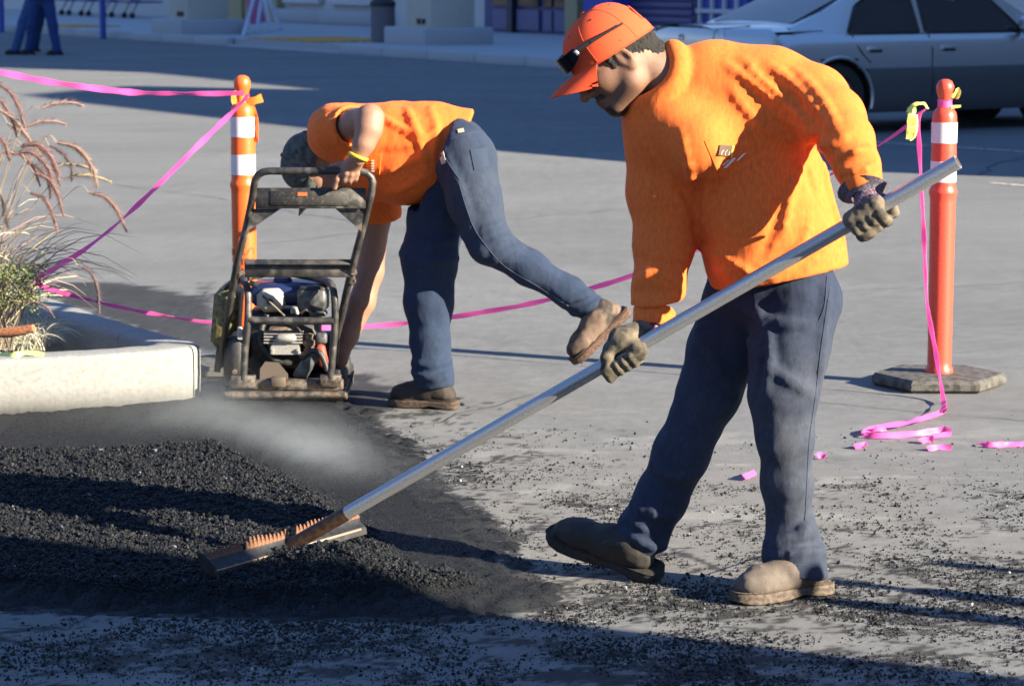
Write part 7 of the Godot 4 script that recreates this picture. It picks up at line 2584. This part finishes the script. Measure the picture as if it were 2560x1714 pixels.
# ---------------------------------------------------------------- two men standing far off by the shops
func build_bystanders() -> void:
	var n := noise(1.0, 111, 3)
	for q in [["distant man in blue jeans standing feet apart near the blue post", Vector3(-7.7813, 0.0000, -44.6673), Vector3(-7.2969, 0.0000, -44.4610), 0.0, Color(0.02, 0.055, 0.20), Color(0.02, 0.03, 0.08)], ["distant man in a lime green vest half hidden behind the man in blue jeans", Vector3(-8.0066, 0.0000, -44.6673), Vector3(-7.9540, 0.0000, -46.1669), 0.35, Color(0.025, 0.07, 0.19), Color(0.30, 0.75, 0.03)]]:
		var a: Vector3 = q[1]
		var b: Vector3 = q[2]
		var mid := (a + b) / 2.0
		if q[3] > 0.0:
			mid += Vector3(0.16, 0, -0.35)
		mid.y = 0.0
		var t := thing("person", q[0], "person", mid, "men standing by the shops")
		var s := Shape.new()
		var sk := SkinPaint.new()
		sk.n = n
		var F := Field.new(mid + Vector3(-0.5, 0.0, -0.5), mid + Vector3(0.5, 1.85, 0.5), 0.022)
		var hip := mid + Vector3(0, 0.92, 0)
		F.chain([mid + Vector3(0, 1.0, 0), mid + Vector3(0, 1.38, 0), mid + Vector3(0, 1.5, 0)], [0.12, 0.14, 0.06], 0.04)
		F.egg(mid + Vector3(0, 1.66, 0), Basis(), Vector3(0.08, 0.115, 0.095), 0.03)
		for e in [-1.0, 1.0]:
			F.chain([mid + Vector3(0.17 * e, 1.42, 0), mid + Vector3(0.24 * e, 1.14, 0.02), mid + Vector3(0.20 * e, 0.90, 0.08)], [0.055, 0.042, 0.032], 0.03)
		F.into(s, sk)
		obj("body", s, M.skin, t, true)
		s = Shape.new()
		F = Field.new(mid + Vector3(-0.5, 0.72, -0.4), mid + Vector3(0.5, 1.6, 0.4), 0.02)
		F.chain([mid + Vector3(0, 0.86, 0), mid + Vector3(0, 1.38, 0), mid + Vector3(0, 1.46, 0)], [0.18, 0.19, 0.10], 0.05)
		for e in [-1.0, 1.0]:
			F.cone(mid + Vector3(0.18 * e, 1.42, 0), mid + Vector3(0.24 * e, 1.2, 0.02), 0.075, 0.065, 0.04)
		F.plane(mid + Vector3(0, 0.89 if q[3] == 0.0 else 0.78, 0), Vector3.DOWN)
		F.into(s)
		var c: Color = q[5]
		obj("shirt", s, mat(lin(c.r, c.g, c.b), 0.9), t)
		s = Shape.new()
		F = Field.new(a.min(b).min(mid) - Vector3(0.25, 0.0, 0.4), a.max(b).max(mid) + Vector3(0.25, 1.05, 0.4), 0.016)
		F.egg(hip, Basis(), Vector3(0.17, 0.14, 0.13), 0.04)
		for p in [[a, -0.09], [b, 0.09]]:
			var ft: Vector3 = p[0]
			F.chain([hip + Vector3(p[1], -0.04, 0), hip.lerp(ft, 0.5) + Vector3(p[1] * 0.6, 0.02, 0.02), ft + Vector3(0, 0.06, 0)], [0.105, 0.080, 0.070], 0.04)
		F.plane(Vector3(mid.x, 0.045, mid.z), Vector3.DOWN)
		F.ripple(noise(7.0, 112, 2), 0.012)
		F.into(s, worn(q[4], n))
		obj("trousers", s, M.navy, t, true)
		for p in [a, b]:
			boot(p + Vector3(0.09, 0.001, -0.05), p + Vector3(-0.16, 0.001, 0.08), Vector3.UP, p + Vector3(0.03, 0.12, -0.02), worn(Color(0.03, 0.028, 0.026), n), Color(0.03, 0.03, 0.03), t)

# ---------------------------------------------------------------- planting
func plume(path_pts: Array, c0: Color, c1: Color, size: float, m: Material, parent: Node) -> void:
	var path := smooth_path(path_pts, 0.0035)
	var s := Shape.new()
	s.col = c0
	s.tube(path, 0.0012, 5)
	var np := path.size()
	for i in np:
		var f := float(i) / (np - 1)
		var tg: Vector3 = (path[mini(i + 1, np - 1)] - path[maxi(i - 1, 0)]).normalized()
		var u := tg.cross(Vector3(0.3, 0.4, 0.86)).normalized()
		var w := tg.cross(u)
		var fat := size * 1.9 * (0.5 + 0.75 * sin(PI * clampf(f * 0.86 + 0.12, 0.0, 1.0)))
		for k in 18:
			var a := rng.randf() * TAU
			var rad := u * cos(a) + w * sin(a)
			var tip: Vector3 = path[i] + (rad * rng.randf_range(0.4, 1.25) + tg * rng.randf_range(0.35, 1.0)) * fat
			if rng.randf() < 0.14:
				tip += (tip - path[i]) * 0.8
			var side := rad.cross(tg) * rng.randf_range(0.0006, 0.0012)
			s.col = c0.lerp(c1, rng.randf())
			var b := s.v.size()
			s.put(path[i] - side, rad)
			s.put(path[i] + side, rad)
			s.col = s.col.lerp(c1, 0.5)
			s.put(tip, rad)
			s.tri(b, b + 1, b + 2)
	obj("plume", s, m, parent, true)

func blade(s: Shape, a: Vector3, b: Vector3, c: Vector3, w: float, col0: Color, col1: Color) -> void:
	# a leaf that arches from a over b to c
	var face := (c - a).cross(Vector3.UP)
	if face.length() < 1e-4:
		face = Vector3.BACK
	var up := Vector3(rng.randf_range(-0.6, 0.6), 0.4, 1.0)
	var prev := -1
	for i in 7:
		var f := i / 6.0
		var p := a.lerp(b, f).lerp(b.lerp(c, f), f)
		var tg := (a.lerp(b, f).direction_to(b.lerp(c, f)))
		var sd := tg.cross(up).normalized() * w * (1.0 - f * f * 0.93) * 0.5
		s.col = col0.lerp(col1, f)
		var nn := sd.cross(tg).normalized()
		if nn.z < 0:
			nn = -nn
		var k := s.put(p - sd, nn)
		s.put(p + sd, nn)
		if prev >= 0:
			s.quad(prev, prev + 1, k + 1, k)
		prev = k

func build_plants() -> void:
	var leafm := mat(Color.WHITE, 0.7)
	leafm.vertex_color_use_as_albedo = true
	leafm.backlight_enabled = true
	leafm.backlight = Color(0.4, 0.4, 0.4)
	var t := thing("fountain_grass", "purple fountain grass with drooping brown plumes in the planter", "grass plant", Vector3(-1.85, 0.1, -9.75))
	var root := Vector3(-1.95, 0.12, -9.75)
	var br := Color(0.105, 0.046, 0.044)
	var pk := Color(0.27, 0.145, 0.135)
	var st := Color(0.33, 0.235, 0.20)
	var dk := Color(0.085, 0.05, 0.055)
	var list := [
		[[Vector3(-1.7771, 1.0978, -9.5000), Vector3(-1.7269, 1.0649, -9.5000), Vector3(-1.6953, 1.0095, -9.5000), Vector3(-1.6760, 0.9390, -9.5000)], br, pk, 0.0085],
		[[Vector3(-1.7921, 1.0027, -9.6000), Vector3(-1.7324, 0.9634, -9.6000), Vector3(-1.7000, 0.9209, -9.6000), Vector3(-1.6794, 0.8936, -9.6000)], Color(0.22, 0.12, 0.08), st, 0.0085],
		[[Vector3(-1.6289, 1.0024, -9.5500), Vector3(-1.5786, 1.0204, -9.5500), Vector3(-1.5257, 1.0235, -9.5500), Vector3(-1.4837, 1.0129, -9.5500)], Color(0.26, 0.15, 0.13), Color(0.45, 0.32, 0.28), 0.0088],
		[[Vector3(-1.6864, 0.8819, -9.5000), Vector3(-1.6263, 0.8789, -9.5000), Vector3(-1.5852, 0.8338, -9.5000), Vector3(-1.5625, 0.7705, -9.5000)], br, pk, 0.0085],
		[[Vector3(-1.7023, 0.8523, -9.4500), Vector3(-1.6482, 0.8583, -9.4500), Vector3(-1.5984, 0.8134, -9.4500), Vector3(-1.5730, 0.7428, -9.4500), Vector3(-1.5646, 0.7173, -9.4500)], br, pk, 0.0090],
		[[Vector3(-1.6293, 0.7902, -9.4000), Vector3(-1.5850, 0.7723, -9.4000), Vector3(-1.5533, 0.7215, -9.4000), Vector3(-1.5356, 0.6497, -9.4000)], br, pk, 0.0085],
		[[Vector3(-1.6904, 0.8145, -9.6000), Vector3(-1.6424, 0.7871, -9.6000), Vector3(-1.6131, 0.7383, -9.6000), Vector3(-1.6111, 0.6894, -9.6000)], dk, br, 0.0075],
		[[Vector3(-1.5742, 0.8847, -9.5500), Vector3(-1.5110, 0.8696, -9.5500), Vector3(-1.4622, 0.8151, -9.5500), Vector3(-1.4382, 0.7332, -9.5500)], Color(0.24, 0.14, 0.11), st, 0.0085],
		[[Vector3(-1.5579, 0.7536, -9.6000), Vector3(-1.5088, 0.7688, -9.6000), Vector3(-1.4556, 0.7642, -9.6000), Vector3(-1.3997, 0.7459, -9.6000)], Color(0.30, 0.22, 0.14), Color(0.50, 0.42, 0.30), 0.0075],
		[[Vector3(-1.4535, 0.7203, -9.4500), Vector3(-1.3998, 0.7053, -9.4500), Vector3(-1.3587, 0.6601, -9.4500), Vector3(-1.3271, 0.5878, -9.4500)], Color(0.18, 0.09, 0.075), pk, 0.0078],
		[[Vector3(-1.7774, 0.7343, -9.5000), Vector3(-1.7604, 0.6935, -9.5000), Vector3(-1.7527, 0.6405, -9.5000), Vector3(-1.7417, 0.5950, -9.5000)], Color(0.32, 0.21, 0.12), st, 0.0080],
		[[Vector3(-1.8056, 0.9270, -9.5000), Vector3(-1.7699, 0.9120, -9.5000), Vector3(-1.7438, 0.8744, -9.5000), Vector3(-1.7328, 0.8293, -9.5000)], br, pk, 0.0080],
		[[Vector3(-1.4900, 0.4754, -9.4000), Vector3(-1.4456, 0.4513, -9.4000), Vector3(-1.4228, 0.3940, -9.4000), Vector3(-1.4185, 0.3154, -9.4000)], dk, Color(0.20, 0.13, 0.13), 0.0062],
		[[Vector3(-1.6639, 0.3610, -9.3000), Vector3(-1.6120, 0.3580, -9.3000), Vector3(-1.5784, 0.3386, -9.3000), Vector3(-1.5582, 0.3101, -9.3000)], dk, Color(0.20, 0.13, 0.13), 0.0055]]
	for k in 9:   # a second, looser layer behind
		var src: Array = list[k]
		var sh := Vector3(rng.randf_range(-0.10, 0.05), rng.randf_range(-0.09, 0.05), rng.randf_range(-0.25, -0.08))
		var pts := []
		for p in src[0]:
			pts.append(p + sh)
		list.append([pts, src[1], src[2], src[3] * 0.9])
	for q in list:
		var a: Vector3 = q[0][0]
		var tg: Vector3 = (q[0][0] - q[0][1]).normalized()
		var s := Shape.new()
		s.tube(smooth_path([root + Vector3(rng.randf_range(-0.06, 0.12), 0, rng.randf_range(-0.05, 0.05)), root.lerp(a, 0.55) + Vector3(-0.03, 0.06, 0), a + tg * 0.05, a], 0.03), 0.0013, 5)
		obj("stem", s, mat(lin(0.30, 0.22, 0.15), 0.7), t)
		plume(q[0], q[1], q[2], q[3], leafm, t)
	var s := Shape.new()
	for i in 190:
		var b := root + Vector3(rng.randf_range(-0.10, 0.12), 0, rng.randf_range(-0.12, 0.12))
		var ang := rng.randf_range(-0.9, 1.5)
		var ln := rng.randf_range(0.30, 0.62)
		var dir := Vector3(sin(ang), 0, rng.randf_range(-0.5, 0.6))
		var m := b + Vector3(dir.x * ln * 0.35, ln * rng.randf_range(0.7, 1.05), dir.z * ln * 0.3)
		var e := b + dir * ln * 0.95 + Vector3(0, ln * rng.randf_range(0.35, 0.95), 0)
		var c0 := Color(0.24, 0.16, 0.14)
		if rng.randf() < 0.45:
			c0 = Color(0.46, 0.40, 0.24)
		blade(s, b, m, e, 0.0058, c0, c0 * 1.3)
	var fo := obj("foliage", s, leafm, t, true)
	fo.set_meta("kind", "stuff")
	# leafy green shrub in front of it
	t = thing("leafy_shrub", "low green shrub with small leaves beside the purple grass", "shrub", Vector3(-1.68, 0.1, -9.55))
	s = Shape.new()
	var cen := Vector3(-1.7567, 0.3578, -9.5500)
	var tw := []
	for i in 70:
		var dir := Vector3(rng.randf_range(-1, 1), rng.randf_range(-0.4, 1), rng.randf_range(-1, 1)).normalized()
		var reach := Vector3(0.155, 0.125, 0.13) * rng.randf_range(0.7, 1.12)
		var tip := cen + dir * reach
		tw.append(tip)
		for k in 34:
			var p := cen.lerp(tip, rng.randf_range(0.45, 1.05)) + Vector3(rng.randf_range(-1, 1), rng.randf_range(-1, 1), rng.randf_range(-1, 1)) * 0.022
			var ln := rng.randf_range(0.006, 0.012)
			var u := Vector3(rng.randf_range(-1, 1), rng.randf_range(-0.2, 1), rng.randf_range(-1, 1)).normalized()
			var w := u.cross(Vector3(rng.randf_range(-1, 1), rng.randf_range(-1, 1), rng.randf_range(-1, 1))).normalized() * ln * 0.32
			var nn := u.cross(w).normalized()
			if nn.y < 0:
				nn = -nn
			var g := rng.randf_range(0.6, 1.3)
			s.col = Color(0.085 * g, 0.115 * g, 0.030 * g) if rng.randf() < 0.8 else Color(0.20 * g, 0.19 * g, 0.06 * g)
			var b := s.v.size()
			s.put(p, nn)
			s.put(p + u * ln * 0.5 + w, nn)
			s.put(p + u * ln, nn)
			s.put(p + u * ln * 0.5 - w, nn)
			s.quad(b, b + 1, b + 2, b + 3)
	# a loose sprig towards the tape
	for k in 40:
		var f := rng.randf()
		var p := Vector3(-1.6827, 0.4126, -9.5000).lerp(Vector3(-1.6025, 0.4735, -9.5000), f) + Vector3(rng.randf_range(-1, 1), rng.randf_range(-1, 1), rng.randf_range(-1, 1)) * 0.016
		s.col = Color(0.07, 0.085, 0.045)
		var b := s.v.size()
		var u := Vector3(rng.randf_range(-1, 1), rng.randf_range(-1, 1), 0.2).normalized() * 0.010
		var w := u.cross(Vector3.BACK) * 0.4
		s.put(p, Vector3.BACK)
		s.put(p + u * 0.5 + w, Vector3.BACK)
		s.put(p + u, Vector3.BACK)
		s.put(p + u * 0.5 - w, Vector3.BACK)
		s.quad(b, b + 1, b + 2, b + 3)
	fo = obj("foliage", s, leafm, t, true)
	fo.set_meta("kind", "stuff")
	for i in 9:
		s = Shape.new()
		s.tube([cen + Vector3(0, -0.2, 0), cen.lerp(tw[i], 0.5), tw[i]], 0.002, 5)
		obj("twig", s, mat(lin(0.14, 0.10, 0.07), 0.9), t)
	# bleached tuft spilling over the soil
	t = thing("dry_grass_tuft", "bleached straw tuft of grass spilling over the planter soil", "grass plant", Vector3(-1.7331, 0.1200, -9.8389))
	s = Shape.new()
	for i in 700:
		var b := Vector3(-1.7614, 0.1100, -9.9096) + Vector3(rng.randf_range(-0.15, 0.07), 0, rng.randf_range(-0.20, 0.03))
		var ang := rng.randf_range(-1.0, 1.25)
		var ln := rng.randf_range(0.06, 0.16)
		var e := b + Vector3(sin(ang) * ln, cos(ang) * ln * rng.randf_range(0.45, 1.0), rng.randf_range(-0.03, 0.05))
		var m := b + Vector3(sin(ang) * ln * 0.3, ln * 0.75, 0)
		var g := rng.randf_range(0.75, 1.15)
		var c0 := Color(0.62 * g, 0.58 * g, 0.46 * g)
		if rng.randf() < 0.25:
			c0 = Color(0.24 * g, 0.27 * g, 0.15 * g)
		blade(s, b, m, e, 0.0035, c0 * 0.8, c0)
	fo = obj("foliage", s, leafm, t, true)
	fo.set_meta("kind", "stuff")
	# wood chunk and a scrap of yellow-green ribbon on the soil
	s = Shape.new()
	s.tube([Vector3(-1.7913, 0.2476, -9.3300), Vector3(-1.7129, 0.2548, -9.3100), Vector3(-1.6693, 0.2622, -9.3000), Vector3(-1.6257, 0.2725, -9.2900)], [0.016, 0.0175, 0.017, 0.014], 9)
	tag(obj("wood_chunk", s, tri_tex(mat(lin(0.45, 0.17, 0.07), 0.85), M.t_dirt, 8.0)), "reddish brown wood chunk lying in the bleached tuft", "wood")
	s = Shape.new()
	ribbon(s, [Vector3(-1.7298, 0.2050, -9.1534), Vector3(-1.6600, 0.2080, -9.0912), Vector3(-1.6222, 0.2120, -9.1250), Vector3(-1.5630, 0.2040, -9.1191)], 0.020, 0.012, [0.3, 0.9, 0.4, 0.8], Vector3(0, 1, 0.4))
	tag(obj("ribbon_scrap", s, mat(lin(0.50, 0.52, 0.16), 0.6)), "yellow-green ribbon scrap lying on the planter kerb", "scrap")

# ---------------------------------------------------------------- steam
func build_steam() -> void:
	var t := Node3D.new()
	t.name = "steam"
	add_child(t)
	tag(t, "white steam drifting off the hot asphalt beside the compactor", "steam", "", "stuff")
	t.position = Vector3(-0.7891, 0.0159, -8.6000)
	var spots := [
		[Vector3(-1.0083, 0.0770, -9.1000), 0.07, 0.12, 1.6], [Vector3(-0.9889, 0.0408, -9.0500), 0.10, 0.09, 1.8], [Vector3(-1.0503, 0.0207, -8.9500), 0.16, 0.07, 1.4], [Vector3(-0.9252, 0.0186, -8.8500), 0.15, 0.06, 2.0], [Vector3(-0.8539, 0.0198, -8.7000), 0.14, 0.06, 2.2], [Vector3(-0.7845, 0.0246, -8.5500), 0.13, 0.06, 2.4], [Vector3(-1.1462, 0.0170, -8.8000), 0.20, 0.05, 1.2],
		[Vector3(-0.7171, 0.0232, -8.4000), 0.13, 0.07, 2.8], [Vector3(-0.6515, 0.0228, -8.2500), 0.12, 0.07, 3.6], [Vector3(-0.6111, 0.0209, -8.1500), 0.10, 0.06, 4.2], [Vector3(-0.5618, 0.0234, -8.1000), 0.12, 0.06, 3.2], [Vector3(-0.5035, 0.0222, -8.0000), 0.13, 0.05, 2.4], [Vector3(-0.4237, 0.0184, -7.9500), 0.15, 0.05, 1.5], [Vector3(-0.6359, 0.0369, -8.4000), 0.12, 0.05, 1.8], [Vector3(-0.7700, 0.0269, -8.7000), 0.16, 0.07, 1.2], [Vector3(-0.5485, 0.0274, -8.3000), 0.14, 0.06, 1.2],
		[Vector3(-0.3028, 0.0147, -7.8000), 0.16, 0.04, 0.7], [Vector3(-1.0273, 0.1433, -9.1500), 0.07, 0.11, 0.8], [Vector3(-1.2360, 0.1164, -8.8500), 0.24, 0.10, 0.5], [Vector3(-1.4253, 0.1813, -8.8000), 0.25, 0.12, 0.4], [Vector3(-1.0379, 0.0159, -8.6000), 0.18, 0.04, 1.0]]
	var jit := RandomNumberGenerator.new()
	jit.seed = 77
	for q in spots:
		var turn := Vector3(jit.randf_range(-0.3, 0.3), jit.randf() * 3.0, jit.randf_range(-0.35, 0.2))
		var off := Vector3(jit.randf_range(-0.05, 0.05), jit.randf_range(-0.015, 0.02), jit.randf_range(-0.05, 0.05))
		for k in 3:
			var v := FogVolume.new()
			v.name = "wisp"
			v.shape = RenderingServer.FOG_VOLUME_SHAPE_ELLIPSOID
			var sc: float = [1.9, 1.2, 0.65][k]
			v.size = Vector3(q[1] * 2.0, q[2] * 2.0 * jit.randf_range(0.8, 1.2), q[1] * 1.5) * sc
			var fm := FogMaterial.new()
			fm.density = q[3] * [0.030, 0.044, 0.080][k]
			fm.albedo = Color(0.93, 0.97, 1.0)
			v.material = fm
			t.add_child(v, true)
			v.position = q[0] - t.position + off * (1.0 - 0.3 * k) + Vector3(jit.randf_range(-0.02, 0.02), 0, 0)
			v.rotation = turn
